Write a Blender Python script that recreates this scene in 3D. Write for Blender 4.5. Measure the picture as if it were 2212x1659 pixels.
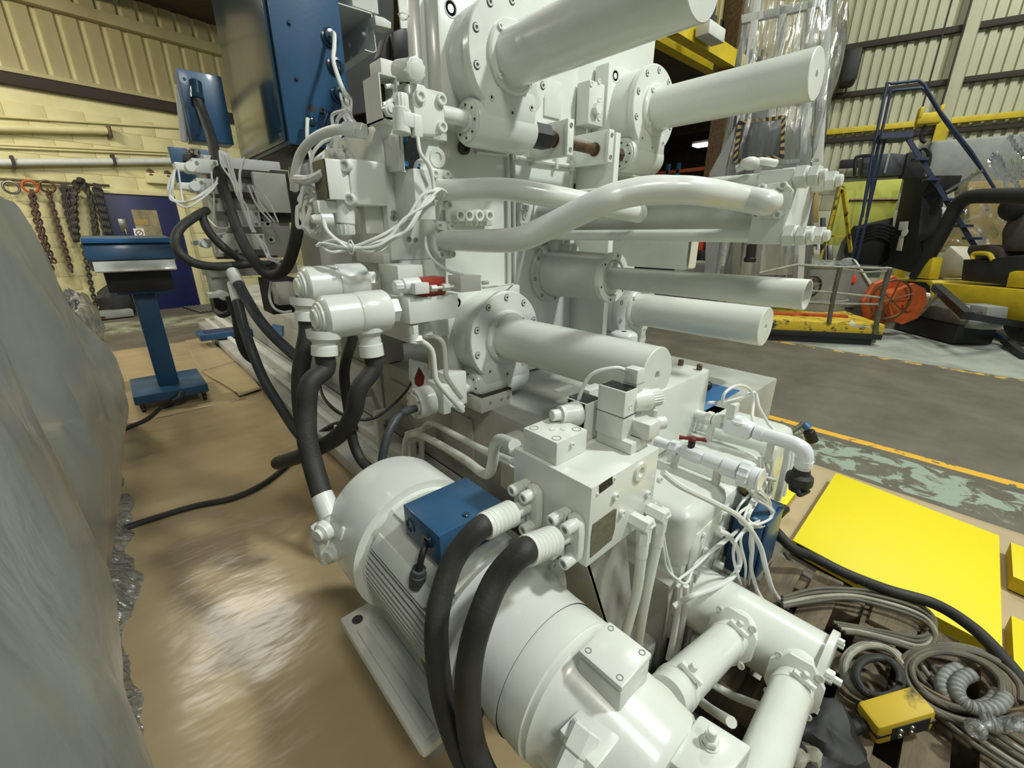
import bpy, bmesh, math, random
from mathutils import Vector as V, Matrix, noise
random.seed(7)
S = bpy.context.scene
COL = S.collection
for o in list(bpy.data.objects): bpy.data.objects.remove(o)
# ---------------------------------------------------------------- camera
FPX, CX, CY, CAMZ = 924.0, 1106.0, 829.5, 1.4
TH = math.atan(325 / 924); AZ = math.radians(42.1)
FH = V((math.sin(AZ), math.cos(AZ), 0)); RT = V((math.cos(AZ), -math.sin(AZ), 0))
FW = FH * math.cos(TH) + V((0, 0, -math.sin(TH))); UP = FH * math.sin(TH) + V((0, 0, math.cos(TH)))
CAM = V((0, 0, CAMZ))
cd = bpy.data.cameras.new('camera'); cam = bpy.data.objects.new('camera', cd); COL.objects.link(cam)
cd.sensor_fit = 'HORIZONTAL'; cd.sensor_width = 36; cd.lens = FPX / 2212 * 36; cd.clip_start = 0.02; cd.clip_end = 200
cam.matrix_world = Matrix(((RT.x, UP.x, -FW.x, 0), (RT.y, UP.y, -FW.y, 0), (RT.z, UP.z, -FW.z, CAMZ), (0, 0, 0, 1)))
S.camera = cam
# ---------------------------------------------------------------- world, lamps, exposure
w = bpy.data.worlds.new('world'); S.world = w; w.use_nodes = True
bg = w.node_tree.nodes['Background']; bg.inputs[0].default_value = (0.86, 0.95, 0.88, 1); bg.inputs[1].default_value = 0.24
S.view_settings.view_transform = 'Standard'; S.view_settings.look = 'None'
S.view_settings.exposure = 0.0; S.view_settings.gamma = 1; S.view_settings.use_curve_mapping = False
def lamp(loc, power, size, to=None, col=(1, 0.97, 0.88), sy=None):
    l = bpy.data.lights.new('high_bay_lamp', 'AREA'); l.energy = power; l.color = col
    l.shape = 'RECTANGLE'; l.size = size; l.size_y = sy or size
    o = bpy.data.objects.new('high_bay_lamp', l); COL.objects.link(o); o.location = loc
    d = (V(to) - V(loc)) if to else V((0, 0, -1))
    o.rotation_euler = d.to_track_quat('-Z', 'Y').to_euler()
    o['label'] = 'high bay lamp hung from the roof'; o['category'] = 'lamp'; o['group'] = 'high bay lamps'
    return o
lamp((3.4, -2.6, 6.8), 390, 0.55, (1.2, 1.2, 0.8), (0.95, 1.0, 0.96))
lamp((-0.4, -3.4, 6.2), 130, 1.0, (1.0, 1.2, 0.8))
lamp((0.30, 6.9, 4.9), 75, 1.0, (0.30, 6.9, 0), (1, 0.97, 0.88), 0.6)
lamp((-3.0, 7.0, 4.9), 210, 1.6, (-1, 9, 1.5), (1, 0.95, 0.82), 0.5)
lamp((8.0, 1.2, 8.5), 300, 1.2, (9.0, 1.0, 0), (0.95, 1.0, 0.92))
lamp((11.0, -1.5, 8.0), 260, 1.2, (14.5, 1.5, 3), (0.95, 1.0, 0.90))
# ---------------------------------------------------------------- helpers
def A(px, py, ax, v):
    """the point on the plane ax = v (x, y or z) that is seen at pixel px, py"""
    d = RT * ((px - CX) / FPX) - UP * ((py - CY) / FPX) + FW
    i = 'xyz'.index(ax); return CAM + d * ((v - CAM[i]) / d[i])
def AN(px, py, p0, n):
    d = RT * ((px - CX) / FPX) - UP * ((py - CY) / FPX) + FW
    n = V(n); return CAM + d * ((V(p0) - CAM).dot(n) / d.dot(n))
WLOC = {}
def wl(o): return WLOC.get(o.name, V((0, 0, 0)))
def thing(name, label, cat, loc, group=None):
    o = bpy.data.objects.new(name, None); COL.objects.link(o); o.location = V(loc); o.empty_display_size = 0.1
    o['label'] = label; o['category'] = cat
    if group: o['group'] = group
    WLOC[o.name] = V(loc); return o
def frame(d, up=None):
    d = V(d).normalized()
    u = V(up) if up else (V((0, 0, 1)) if abs(d.z) < 0.9 else V((0, 1, 0)))
    a = u.cross(d).normalized(); b = d.cross(a); return a, b, d
def smooth(pts, res=6):
    pts = [V(p) for p in pts]
    if len(pts) < 3: return pts
    P = [pts[0] * 2 - pts[1]] + pts + [pts[-1] * 2 - pts[-2]]; out = []
    for i in range(1, len(P) - 2):
        p0, p1, p2, p3 = P[i - 1:i + 3]
        for k in range(res):
            t = k / res
            out.append(0.5 * (2 * p1 + (p2 - p0) * t + (2 * p0 - 5 * p1 + 4 * p2 - p3) * t * t + (3 * p1 - p0 - 3 * p2 + p3) * t ** 3))
    out.append(pts[-1]); return out
class MB:
    def __init__(s): s.bm = bmesh.new()
    def raw(s, vs, fs):
        b = [s.bm.verts.new(v) for v in vs]; out = []
        for f in fs:
            try: out.append(s.bm.faces.new([b[i] for i in f]))
            except ValueError: pass
        return b, out
    def box(s, lo, hi, bev=0.0, M=None, seg=2):
        x0, y0, z0 = [min(a, b) for a, b in zip(lo, hi)]; x1, y1, z1 = [max(a, b) for a, b in zip(lo, hi)]
        vs = [V((x, y, z)) for z in (z0, z1) for y in (y0, y1) for x in (x0, x1)]
        if M: vs = [M @ v for v in vs]
        b, f = s.raw(vs, [(0, 2, 3, 1), (4, 5, 7, 6), (0, 1, 5, 4), (2, 6, 7, 3), (0, 4, 6, 2), (1, 3, 7, 5)])
        if bev > 0:
            bmesh.ops.bevel(s.bm, geom=list({e for q in f for e in q.edges}), offset=bev, segments=seg, affect='EDGES', profile=0.5)
        return s
    def cb(s, c, size, bev=0.0, M=None):
        c = V(c); h = V(size) / 2
        return s.box(c - h, c + h, bev, M)
    def obox(s, c, axes, half, bev=0.0):
        """oriented box: centre, three axis vectors, half sizes"""
        a = [V(x).normalized() for x in axes]; c = V(c)
        M = Matrix(((a[0].x, a[1].x, a[2].x, c.x), (a[0].y, a[1].y, a[2].y, c.y), (a[0].z, a[1].z, a[2].z, c.z), (0, 0, 0, 1)))
        return s.box(-V(half), V(half), bev, M)
    def bar(s, p0, p1, wd, ht, up=None, bev=0.0):
        p0, p1 = V(p0), V(p1); a, b, d = frame(p1 - p0, up)
        return s.obox((p0 + p1) / 2, (a, b, d), (wd / 2, ht / 2, (p1 - p0).length / 2), bev)
    def lathe(s, p0, d, prof, n=24, up=None, ph=0.0):
        p0 = V(p0); a, b, d = frame(d, up); rings = []; vs = []; fs = []
        for t, r in prof:
            if r <= 1e-6: rings.append([len(vs)]); vs.append(p0 + d * t)
            else:
                rings.append(list(range(len(vs), len(vs) + n)))
                for k in range(n):
                    q = ph + 2 * math.pi * k / n; vs.append(p0 + d * t + (a * math.cos(q) + b * math.sin(q)) * r)
        for A_, B_ in zip(rings, rings[1:]):
            if len(A_) == 1 and len(B_) == 1: continue
            for k in range(n):
                k2 = (k + 1) % n
                if len(A_) == 1: fs.append((A_[0], B_[k2], B_[k]))
                elif len(B_) == 1: fs.append((A_[k], A_[k2], B_[0]))
                else: fs.append((A_[k], A_[k2], B_[k2], B_[k]))
        s.raw(vs, fs); return s
    def cyl(s, p0, p1, r, bev=0.0, n=24, r2=None, ph=0.0):
        p0, p1 = V(p0), V(p1); L = (p1 - p0).length; r2 = r if r2 is None else r2
        if bev: pr = [(0, 0), (0, r - bev), (bev, r), (L - bev, r2), (L, r2 - bev), (L, 0)]
        else: pr = [(0, 0), (0, r), (L, r2), (L, 0)]
        return s.lathe(p0, p1 - p0, pr, n, None, ph)
    def hexn(s, p0, p1, r, bev=0.0): return s.cyl(p0, p1, r, bev, 6)
    def tube(s, pts, r, n=10, res=6, sm=True, caps=True):
        P = smooth(pts, res) if sm else [V(p) for p in pts]
        vs = []; fs = []; t = (P[1] - P[0]).normalized(); a, b, _ = frame(t); N = len(P)
        for i, p in enumerate(P):
            t = (P[min(i + 1, N - 1)] - P[max(i - 1, 0)])
            if t.length < 1e-9: t = V((0, 0, 1))
            t.normalize(); a = a - t * a.dot(t)
            if a.length < 1e-6: a = frame(t)[0]
            a.normalize(); b = t.cross(a); rr = r[i] if isinstance(r, list) else (r(i / (N - 1)) if callable(r) else r)
            for k in range(n):
                q = 2 * math.pi * k / n; vs.append(p + (a * math.cos(q) + b * math.sin(q)) * rr)
        for i in range(N - 1):
            for k in range(n):
                k2 = (k + 1) % n; fs.append((i * n + k, i * n + k2, (i + 1) * n + k2, (i + 1) * n + k))
        if caps: fs.append(tuple(range(n))[::-1]); fs.append(tuple((N - 1) * n + k for k in range(n)))
        s.raw(vs, fs); return s
    def prism(s, poly, vec, bev=0.0):
        poly = [V(p) for p in poly]; vec = V(vec); n = len(poly)
        fs = [tuple(range(n))[::-1], tuple(range(n, 2 * n))] + [(k, (k + 1) % n, n + (k + 1) % n, n + k) for k in range(n)]
        b, f = s.raw(poly + [p + vec for p in poly], fs)
        bmesh.ops.recalc_face_normals(s.bm, faces=f)
        if bev: bmesh.ops.bevel(s.bm, geom=list({e for q in f for e in q.edges}), offset=bev, segments=2, affect='EDGES', profile=0.5)
        return s
    def torus(s, c, ax, R, r, n=32, m=10, a0=0.0, a1=360.0):
        a, b, d = frame(ax); c = V(c); full = abs(a1 - a0) >= 359.9; N = n if full else n + 1
        pts = [c + (a * math.cos(q) + b * math.sin(q)) * R for q in [math.radians(a0 + (a1 - a0) * k / n) for k in range(n + 1)]]
        return s.tube(pts, r, m, sm=False, caps=not full)
    def sph(s, c, r, n=16, m=10, sc=(1, 1, 1), jit=0.0):
        c = V(c); vs = [c + V((0, 0, -r * sc[2]))]; fs = []
        for i in range(1, m):
            p = math.pi * i / m - math.pi / 2
            for k in range(n):
                q = 2 * math.pi * k / n; v = V((math.cos(p) * math.cos(q) * sc[0], math.cos(p) * math.sin(q) * sc[1], math.sin(p) * sc[2])) * r
                if jit: v *= 1 + jit * noise.noise((c + v) * (2.2 / r))
                vs.append(c + v)
        vs.append(c + V((0, 0, r * sc[2]))); L = len(vs) - 1
        for k in range(n):
            k2 = (k + 1) % n; fs.append((0, 1 + k2, 1 + k)); fs.append((L, L - n + k, L - n + k2))
            for i in range(m - 2): fs.append((1 + i * n + k, 1 + i * n + k2, 1 + (i + 1) * n + k2, 1 + (i + 1) * n + k))
        s.raw(vs, fs); return s
    def grid(s, fn, nu, nv):
        vs = [fn(i / nu, j / nv) for j in range(nv + 1) for i in range(nu + 1)]
        s.raw(vs, [(j * (nu + 1) + i, j * (nu + 1) + i + 1, (j + 1) * (nu + 1) + i + 1, (j + 1) * (nu + 1) + i) for j in range(nv) for i in range(nu)])
        return s
    def screw(s, p, d, r=0.012, h=None, n=16):
        """socket head cap screw standing on p, axis d"""
        h = h or r * 1.3
        return s.lathe(p, d, [(0, 0), (0, r), (h * 0.9, r), (h, r * 0.9), (h, r * 0.58), (h * 0.45, r * 0.52), (h * 0.45, 0)], n)
    def build(s, name, mat, parent=None, label=None, cat=None, group=None, kind=None, ang=38, thick=0.0):
        bm = s.bm
        me = bpy.data.meshes.new(name)
        bmesh.ops.recalc_face_normals(bm, faces=bm.faces)
        off = V((0, 0, 0))
        if parent is None and bm.verts:
            xs = [v.co for v in bm.verts]
            off = V((sum(v.x for v in xs) / len(xs), sum(v.y for v in xs) / len(xs), min(v.z for v in xs)))
            bmesh.ops.translate(bm, vec=-off, verts=bm.verts)
        bm.to_mesh(me); bm.free()
        me.materials.append(M[mat] if isinstance(mat, str) else mat)
        me.polygons.foreach_set('use_smooth', [True] * len(me.polygons)); me.set_sharp_from_angle(angle=math.radians(ang))
        o = bpy.data.objects.new(name, me); COL.objects.link(o)
        if parent: o.parent = parent; o.location = -wl(parent)
        else: o.location = off; WLOC[o.name] = off
        if thick:
            md = o.modifiers.new('thickness', 'SOLIDIFY'); md.thickness = thick; md.offset = 0
        for k, v in (('label', label), ('category', cat), ('group', group), ('kind', kind)):
            if v: o[k] = v
        return o
def text_mesh(name, body, size, m, parent, loc, ux, uz):
    cu = bpy.data.curves.new(name, 'FONT'); cu.body = body; cu.size = size; cu.extrude = 0.0005
    tmp = bpy.data.objects.new(name, cu); COL.objects.link(tmp); dg = bpy.context.evaluated_depsgraph_get()
    me = bpy.data.meshes.new_from_object(tmp.evaluated_get(dg)); bpy.data.objects.remove(tmp)
    un = V(ux).cross(V(uz)); loc = V(loc)
    for v in me.vertices: v.co = loc + V(ux) * v.co.x + V(uz) * v.co.y + un * v.co.z
    me.materials.clear(); me.materials.append(M[m]); o = bpy.data.objects.new(name, me); COL.objects.link(o); o.parent = parent; o.location = -wl(parent); return o
def copy_thing(root, d, label=None, name=None):
    """copy of a thing, its parts and their sub-parts, moved by d; mesh data shared"""
    def cp(o, par):
        c = o.copy(); COL.objects.link(c)
        if par: c.parent = par
        for ch in o.children: cp(ch, c)
        return c
    r = cp(root, None); r.location = root.location + V(d); WLOC[r.name] = wl(root) + V(d)
    if label: r['label'] = label
    return r
# ---------------------------------------------------------------- materials
M = {}
def lin(r, g, b):
    f = lambda c: (c / 255 / 12.92) if c / 255 <= 0.04045 else ((c / 255 + 0.055) / 1.055) ** 2.4
    return (f(r), f(g), f(b), 1)
def mat(name, rgb, rough=0.5, metal=0.0, var=0.0, vs=6.0, rgb2=None, bump=0.0, bs=60.0, coat=0.0, spec=None, rv=0.0, thr=None, stretch=None, bd=0.01):
    m = bpy.data.materials.new(name); m.use_nodes = True; nt = m.node_tree; b = nt.nodes['Principled BSDF']
    b.inputs['Base Color'].default_value = lin(*rgb); b.inputs['Roughness'].default_value = rough; b.inputs['Metallic'].default_value = metal
    if coat: b.inputs['Coat Weight'].default_value = coat; b.inputs['Coat Roughness'].default_value = 0.12
    if spec is not None: b.inputs['Specular IOR Level'].default_value = spec
    tc = nt.nodes.new('ShaderNodeTexCoord')
    src = tc.outputs['Object']
    if stretch:
        mp = nt.nodes.new('ShaderNodeMapping'); mp.inputs['Scale'].default_value = stretch; nt.links.new(src, mp.inputs[0]); src = mp.outputs[0]
    if var or rgb2:
        n = nt.nodes.new('ShaderNodeTexNoise'); n.inputs['Scale'].default_value = vs; n.inputs['Detail'].default_value = 6; n.inputs['Roughness'].default_value = 0.6
        nt.links.new(src, n.inputs['Vector'])
        r = nt.nodes.new('ShaderNodeValToRGB'); a0, a1 = thr or (0.3, 0.7)
        r.color_ramp.elements[0].position = a0; r.color_ramp.elements[1].position = a1
        c2 = rgb2 or tuple(max(0, c * (1 - var)) for c in rgb)
        r.color_ramp.elements[0].color = lin(*c2); r.color_ramp.elements[1].color = lin(*rgb)
        nt.links.new(n.outputs['Fac'], r.inputs[0]); nt.links.new(r.outputs[0], b.inputs['Base Color'])
        if rv:
            mr = nt.nodes.new('ShaderNodeMapRange'); mr.inputs['To Min'].default_value = rough - rv; mr.inputs['To Max'].default_value = rough + rv
            nt.links.new(n.outputs['Fac'], mr.inputs[0]); nt.links.new(mr.outputs[0], b.inputs['Roughness'])
    if bump:
        n2 = nt.nodes.new('ShaderNodeTexNoise'); n2.inputs['Scale'].default_value = bs; n2.inputs['Detail'].default_value = 4
        nt.links.new(src, n2.inputs['Vector'])
        bp = nt.nodes.new('ShaderNodeBump'); bp.inputs['Strength'].default_value = bump; bp.inputs['Distance'].default_value = bd
        nt.links.new(n2.outputs['Fac'], bp.inputs['Height']); nt.links.new(bp.outputs[0], b.inputs['Normal'])
    M[name] = m; return m
def emit(name, rgb, st):
    m = bpy.data.materials.new(name); m.use_nodes = True; nt = m.node_tree; nt.nodes.clear()
    e = nt.nodes.new('ShaderNodeEmission'); e.inputs[0].default_value = lin(*rgb); e.inputs[1].default_value = st
    o = nt.nodes.new('ShaderNodeOutputMaterial'); nt.links.new(e.outputs[0], o.inputs[0]); M[name] = m
def film(name, rgb, dens, rough=0.2, gl=0.25, streak=(3, 3, 0.6), bs=5.0, bump=0.35, v=0.25):
    """clear or milky polythene sheet: transparent + translucent + gloss, wrinkled"""
    m = bpy.data.materials.new(name); m.use_nodes = True; nt = m.node_tree; nt.nodes.clear(); L = nt.links.new
    o = nt.nodes.new('ShaderNodeOutputMaterial'); tc = nt.nodes.new('ShaderNodeTexCoord'); mp = nt.nodes.new('ShaderNodeMapping'); mp.inputs['Scale'].default_value = streak
    L(tc.outputs['Object'], mp.inputs[0]); n = nt.nodes.new('ShaderNodeTexNoise'); n.inputs['Scale'].default_value = bs; n.inputs['Detail'].default_value = 5; n.inputs['Distortion'].default_value = 1.2
    L(mp.outputs[0], n.inputs['Vector'])
    bp = nt.nodes.new('ShaderNodeBump'); bp.inputs['Strength'].default_value = bump; bp.inputs['Distance'].default_value = 0.06; L(n.outputs['Fac'], bp.inputs['Height'])
    t = nt.nodes.new('ShaderNodeBsdfTransparent'); d = nt.nodes.new('ShaderNodeBsdfDiffuse'); tl = nt.nodes.new('ShaderNodeBsdfTranslucent'); g = nt.nodes.new('ShaderNodeBsdfGlossy')
    for q in (d, tl): q.inputs[0].default_value = lin(*rgb); L(bp.outputs[0], q.inputs['Normal'])
    g.inputs['Roughness'].default_value = rough; L(bp.outputs[0], g.inputs['Normal'])
    m1 = nt.nodes.new('ShaderNodeMixShader'); m1.inputs[0].default_value = 0.5; L(d.outputs[0], m1.inputs[1]); L(tl.outputs[0], m1.inputs[2])
    m2 = nt.nodes.new('ShaderNodeMixShader'); mr = nt.nodes.new('ShaderNodeMapRange'); mr.inputs['From Min'].default_value = 0.3; mr.inputs['From Max'].default_value = 0.7
    mr.inputs['To Min'].default_value = max(0, dens - v); mr.inputs['To Max'].default_value = min(1, dens + v); L(n.outputs['Fac'], mr.inputs[0])
    L(mr.outputs[0], m2.inputs[0]); L(t.outputs[0], m2.inputs[1]); L(m1.outputs[0], m2.inputs[2])
    fr = nt.nodes.new('ShaderNodeFresnel'); fr.inputs['IOR'].default_value = 1.5; L(bp.outputs[0], fr.inputs['Normal'])
    mm = nt.nodes.new('ShaderNodeMath'); mm.operation = 'MULTIPLY_ADD'; L(fr.outputs[0], mm.inputs[0]); mm.inputs[1].default_value = 1.0; mm.inputs[2].default_value = gl * 0.25
    m3 = nt.nodes.new('ShaderNodeMixShader'); L(mm.outputs[0], m3.inputs[0]); L(m2.outputs[0], m3.inputs[1]); L(g.outputs[0], m3.inputs[2]); L(m3.outputs[0], o.inputs[0]); M[name] = m
mat('white', (226, 230, 222), 0.30, var=0.05, vs=3, coat=0.25, bump=0.03, bs=45, rv=0.08)
mat('white_dull', (214, 216, 208), 0.55, var=0.07, vs=5, bump=0.05, bs=90)
mat('white_dirty', (188, 189, 180), 0.5, rgb2=(152, 152, 143), vs=2.2, thr=(0.35, 0.65))
mat('blue', (36, 84, 122), 0.42, var=0.16, vs=4, bump=0.03, bs=50, coat=0.15)
mat('blue_gloss', (34, 62, 80), 0.22, var=0.10, vs=2, coat=0.4)
mat('blue_bright', (52, 112, 168), 0.4, var=0.1, vs=5)
mat('rubber', (52, 52, 48), 0.62, rgb2=(34, 34, 31), vs=14, bump=0.12, bs=140)
mat('rubber_grey', (70, 76, 80), 0.5, rgb2=(52, 56, 60), vs=10, bump=0.1, bs=160)
mat('black', (24, 24, 25), 0.5)
mat('black_label', (120, 120, 112), 0.35, rgb2=(24, 24, 26), vs=120, thr=(0.62, 0.66), stretch=(1, 1, 3))
mat('steel', (150, 146, 136), 0.35, 0.9, var=0.2, vs=12)
mat('brown_steel', (112, 92, 66), 0.45, 0.5, rgb2=(72, 56, 38), vs=18)
mat('brass', (120, 104, 78), 0.35, 0.9, var=0.3, vs=20)
mat('red', (122, 34, 28), 0.5, var=0.3, vs=20)
mat('red_speck', (160, 56, 42), 0.45, rgb2=(222, 214, 200), vs=70, thr=(0.30, 0.34))
mat('foil', (126, 124, 100), 0.55, 0.25, rgb2=(96, 95, 74), vs=30, stretch=(1, 1, 2.5))
mat('yellow_panel', (245, 226, 22), 0.5, var=0.02, vs=3)
mat('yellow_edge', (214, 190, 20), 0.55, var=0.1, vs=8)
mat('kraft', (182, 162, 124), 0.23, rgb2=(172, 152, 116), vs=3.5, bump=0.2, bs=3.2, bd=0.045, spec=0.4, stretch=(0.7, 1.4, 1))
mat('kraft_far', (190, 171, 136), 0.6, rgb2=(181, 162, 127), vs=4, bump=0.2, bs=5)
mat('wood', (126, 112, 88), 0.8, rgb2=(82, 72, 56), vs=5, stretch=(1, 7, 1), bump=0.2, bs=40)
mat('wood_pale', (206, 182, 140), 0.7, var=0.12, vs=6, stretch=(6, 1, 1))
mat('cable', (104, 100, 82), 0.6, rgb2=(72, 72, 62), vs=9)
mat('cable_pale', (168, 168, 152), 0.55, rgb2=(124, 122, 106), vs=12)
mat('cable_white', (226, 228, 222), 0.45)
mat('pvc', (232, 236, 238), 0.3, coat=0.2)
mat('wall_cream', (222, 214, 164), 0.75, rgb2=(198, 188, 134), vs=1.6, bump=0.15, bs=25)
mat('sheet_cream', (196, 186, 140), 0.6, rgb2=(158, 146, 104), vs=1.1, bump=0.05, bs=20, stretch=(1, 1, 0.35))
mat('sheet_right', (196, 196, 168), 0.6, rgb2=(166, 164, 136), vs=0.9, stretch=(1, 1, 0.3))
mat('dark_gap', (52, 44, 36), 0.8)
mat('roof_dark', (84, 72, 48), 0.85, rgb2=(60, 50, 32), vs=2)
mat('navy', (22, 30, 84), 0.45, var=0.2, vs=4)
mat('navy_steel', (44, 58, 92), 0.45, var=0.2, vs=10)
mat('rust_chain', (96, 70, 56), 0.7, rgb2=(60, 46, 40), vs=40)
mat('chain_dark', (66, 62, 54), 0.65, rgb2=(40, 38, 34), vs=40)
mat('orange', (196, 92, 38), 0.6, rgb2=(160, 70, 28), vs=12)
mat('orange_tag', (255, 78, 48), 0.5)
mat('fork_yellow', (214, 186, 36), 0.5, var=0.14, vs=5)
mat('worn_yellow', (206, 176, 44), 0.6, rgb2=(60, 54, 36), vs=7, thr=(0.38, 0.46))
mat('lime', (202, 204, 92), 0.6, var=0.08, vs=3)
mat('fork_black', (34, 34, 34), 0.6, var=0.3, vs=8)
mat('grey_box', (150, 152, 146), 0.55, var=0.12, vs=5)
mat('bucket', (172, 158, 128), 0.6, rgb2=(142, 126, 98), vs=6)
mat('tarp', (88, 82, 72), 0.8, var=0.3, vs=5, bump=0.4, bs=8)
mat('amber_sheet', (178, 150, 84), 0.6, var=0.12, vs=3)
mat('card', (206, 200, 178), 0.7)
mat('paper_white', (236, 238, 230), 0.6)
mat('glass_pane', (196, 186, 150), 0.15, rgb2=(120, 108, 84), vs=2.2, stretch=(1, 1, 0.5))
emit('lamp_glow', (250, 252, 240), 9.0)
film('film_near', (205, 212, 206), 0.72, 0.3, 0.15, (1.6, 1.2, 0.7), 2.2, 0.25, 0.14)
film('film_clear', (226, 232, 232), 0.36, 0.12, 0.5, (3, 3, 1.2), 7.0, 0.7, 0.2)
film('film_wrap', (232, 236, 228), 0.14, 0.10, 0.25, (3, 3, 0.3), 3.0, 0.35, 0.14)
# ================================================================ the setting
def floor_mat():
    m = bpy.data.materials.new('floor_paint'); m.use_nodes = True; nt = m.node_tree; L = nt.links.new; b = nt.nodes['Principled BSDF']
    tc = nt.nodes.new('ShaderNodeNewGeometry'); sx = nt.nodes.new('ShaderNodeSeparateXYZ'); L(tc.outputs['Position'], sx.inputs[0])
    def noi(sc, det=6, dist=0.0):
        n = nt.nodes.new('ShaderNodeTexNoise'); n.inputs['Scale'].default_value = sc; n.inputs['Detail'].default_value = det; n.inputs['Distortion'].default_value = dist; n.inputs['Roughness'].default_value = 0.65
        L(tc.outputs['Position'], n.inputs['Vector']); return n.outputs['Fac']
    def ramp(f, p0, p1, c0, c1):
        r = nt.nodes.new('ShaderNodeValToRGB'); r.color_ramp.elements[0].position = p0; r.color_ramp.elements[1].position = p1
        r.color_ramp.elements[0].color = c0; r.color_ramp.elements[1].color = c1; L(f, r.inputs[0]); return r.outputs[0]
    W1, B1 = (1, 1, 1, 1), (0, 0, 0, 1)
    def rng(ax, a, c, wob=0.0):
        src = sx.outputs[ax]
        if wob:
            ad = nt.nodes.new('ShaderNodeMath'); ad.operation = 'MULTIPLY_ADD'; L(noi(3.0), ad.inputs[0]); ad.inputs[1].default_value = wob; L(src, ad.inputs[2]); src = ad.outputs[0]
        g = nt.nodes.new('ShaderNodeMath'); g.operation = 'GREATER_THAN'; L(src, g.inputs[0]); g.inputs[1].default_value = a
        l = nt.nodes.new('ShaderNodeMath'); l.operation = 'LESS_THAN'; L(src, l.inputs[0]); l.inputs[1].default_value = c
        p = nt.nodes.new('ShaderNodeMath'); p.operation = 'MULTIPLY'; L(g.outputs[0], p.inputs[0]); L(l.outputs[0], p.inputs[1]); return p.outputs[0]
    def mul(x, y):
        p = nt.nodes.new('ShaderNodeMath'); p.operation = 'MULTIPLY'; L(x, p.inputs[0]); L(y, p.inputs[1]); return p.outputs[0]
    def mix(f, c0, c1):
        r = nt.nodes.new('ShaderNodeMix'); r.data_type = 'RGBA'; L(f, r.inputs[0])
        for i, c in ((6, c0), (7, c1)):
            if isinstance(c, tuple): r.inputs[i].default_value = c
            else: L(c, r.inputs[i])
        return r.outputs[2]
    base = ramp(noi(2.2), 0.3, 0.7, lin(84, 80, 68), lin(112, 107, 92))
    pale = ramp(noi(1.6, 6, 0.5), 0.32, 0.68, lin(138, 142, 130), lin(176, 182, 172))
    col = mix(rng(0, 6.62, 60), base, pale)
    mint = mul(rng(0, 3.16, 3.62, 0.12), ramp(noi(6.5, 8, 0.9), 0.47, 0.52, B1, W1))
    col = mix(mint, col, lin(150, 164, 148))
    col = mix(mul(mul(rng(1, 8.5, 9.7), rng(0, -20, 3)), ramp(noi(3.0), 0.4, 0.6, B1, W1)), col, lin(158, 162, 138))
    col = mix(mul(rng(0, 3.655, 3.735, 0.03), ramp(noi(9), 0.40, 0.44, B1, W1)), col, lin(232, 178, 48))
    col = mix(mul(rng(0, 6.52, 6.62, 0.03), ramp(noi(5), 0.48, 0.55, B1, W1)), col, lin(206, 170, 76))
    L(col, b.inputs['Base Color']); b.inputs['Roughness'].default_value = 0.55
    bp = nt.nodes.new('ShaderNodeBump'); bp.inputs['Strength'].default_value = 0.15; bp.inputs['Distance'].default_value = 0.01; L(noi(30), bp.inputs['Height']); L(bp.outputs[0], b.inputs['Normal'])
    M['floor'] = m
floor_mat()
MB().box((-9, -7, -0.2), (34, 26, 0)).build('floor', 'floor', kind='structure')
# ---- back wall behind the door: painted blockwork, corrugated cladding above
BA = math.radians(9.0); BD = V((math.cos(BA), math.sin(BA), 0)); BN = V((math.sin(BA), -math.cos(BA), 0)); BP = V((0.54, 10.83, 0))
def back(px, py, off=0.0): return AN(px, py, BP + BN * off, BN)
def bw(s, z, off=0.0): return BP + BD * s + V((0, 0, z)) + BN * off
def bs(p): return (p - BP).dot(BD)
wall_back = MB().obox(bw(-2, 2.6, -0.16), (BD, BN, (0, 0, 1)), (6.5, 0.148, 2.7)).build('wall_back', 'wall_cream', kind='structure')
blk = None
dl, dr = bs(back(248, 560)), bs(back(428, 640)) ; dtop = 2.06
for r in range(14):
    z0 = r * 0.235
    for c in range(-14, 9):
        s0 = c * 0.46 + (0.23 if r % 2 else 0) - 0.1
        if s0 + 0.46 > dl - 0.1 and s0 < dr + 0.1 and z0 < dtop + 0.05: continue
        if s0 < -4.9 or s0 > 2.6: continue
        if blk is None:
            blk = MB().obox(V((0, 0, 0)), (BD, BN, (0, 0, 1)), (0.2285, 0.04, 0.116), 0.004).build('block', 'wall_cream', wall_back)
            o = blk; base_l = V(wl(wall_back))
        else: o = blk.copy(); COL.objects.link(o)
        o.location = bw(s0 + 0.23, z0 + 0.1175, -0.04) - base_l
def wall_bar(name, s0, s1, z0, z1, d, m, par=None, off=0.0, **k):
    return MB().obox(bw((s0 + s1) / 2, (z0 + z1) / 2, off + d / 2), (BD, BN, (0, 0, 1)), ((s1 - s0) / 2, d / 2, (z1 - z0) / 2), 0.004).build(name, m, par, **k)
wall_bar('girt', -5, 4.4, 3.50, 3.66, 0.09, 'dark_gap', wall_back)
wall_bar('flashing', -5, 4.4, 3.66, 3.72, 0.11, 'sheet_cream', wall_back)
cl = None
for i in range(34):
    s0 = -4.6 + i * 0.27
    if cl is None:
        f = [(0, 0.0), (0.18, 0.0), (0.2, -0.055), (0.25, -0.055), (0.27, 0.0)]
        cl = MB(); vs = []
        for z in (3.7, 5.3): vs += [BD * a + BN * (b + 0.0) + V((0, 0, z)) for a, b in f]
        cl.raw(vs, [(k, k + 1, k + 6, k + 5) for k in range(4)]); cl = cl.build('cladding_sheet', 'sheet_cream', wall_back); o = cl
    else: o = cl.copy(); COL.objects.link(o)
    o.location = bw(s0, 0, 0.02) - base_l
g = wall_bar('girt', -5, 4.4, 4.62, 4.78, 0.14, 'sheet_cream', wall_back, 0.02)
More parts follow.
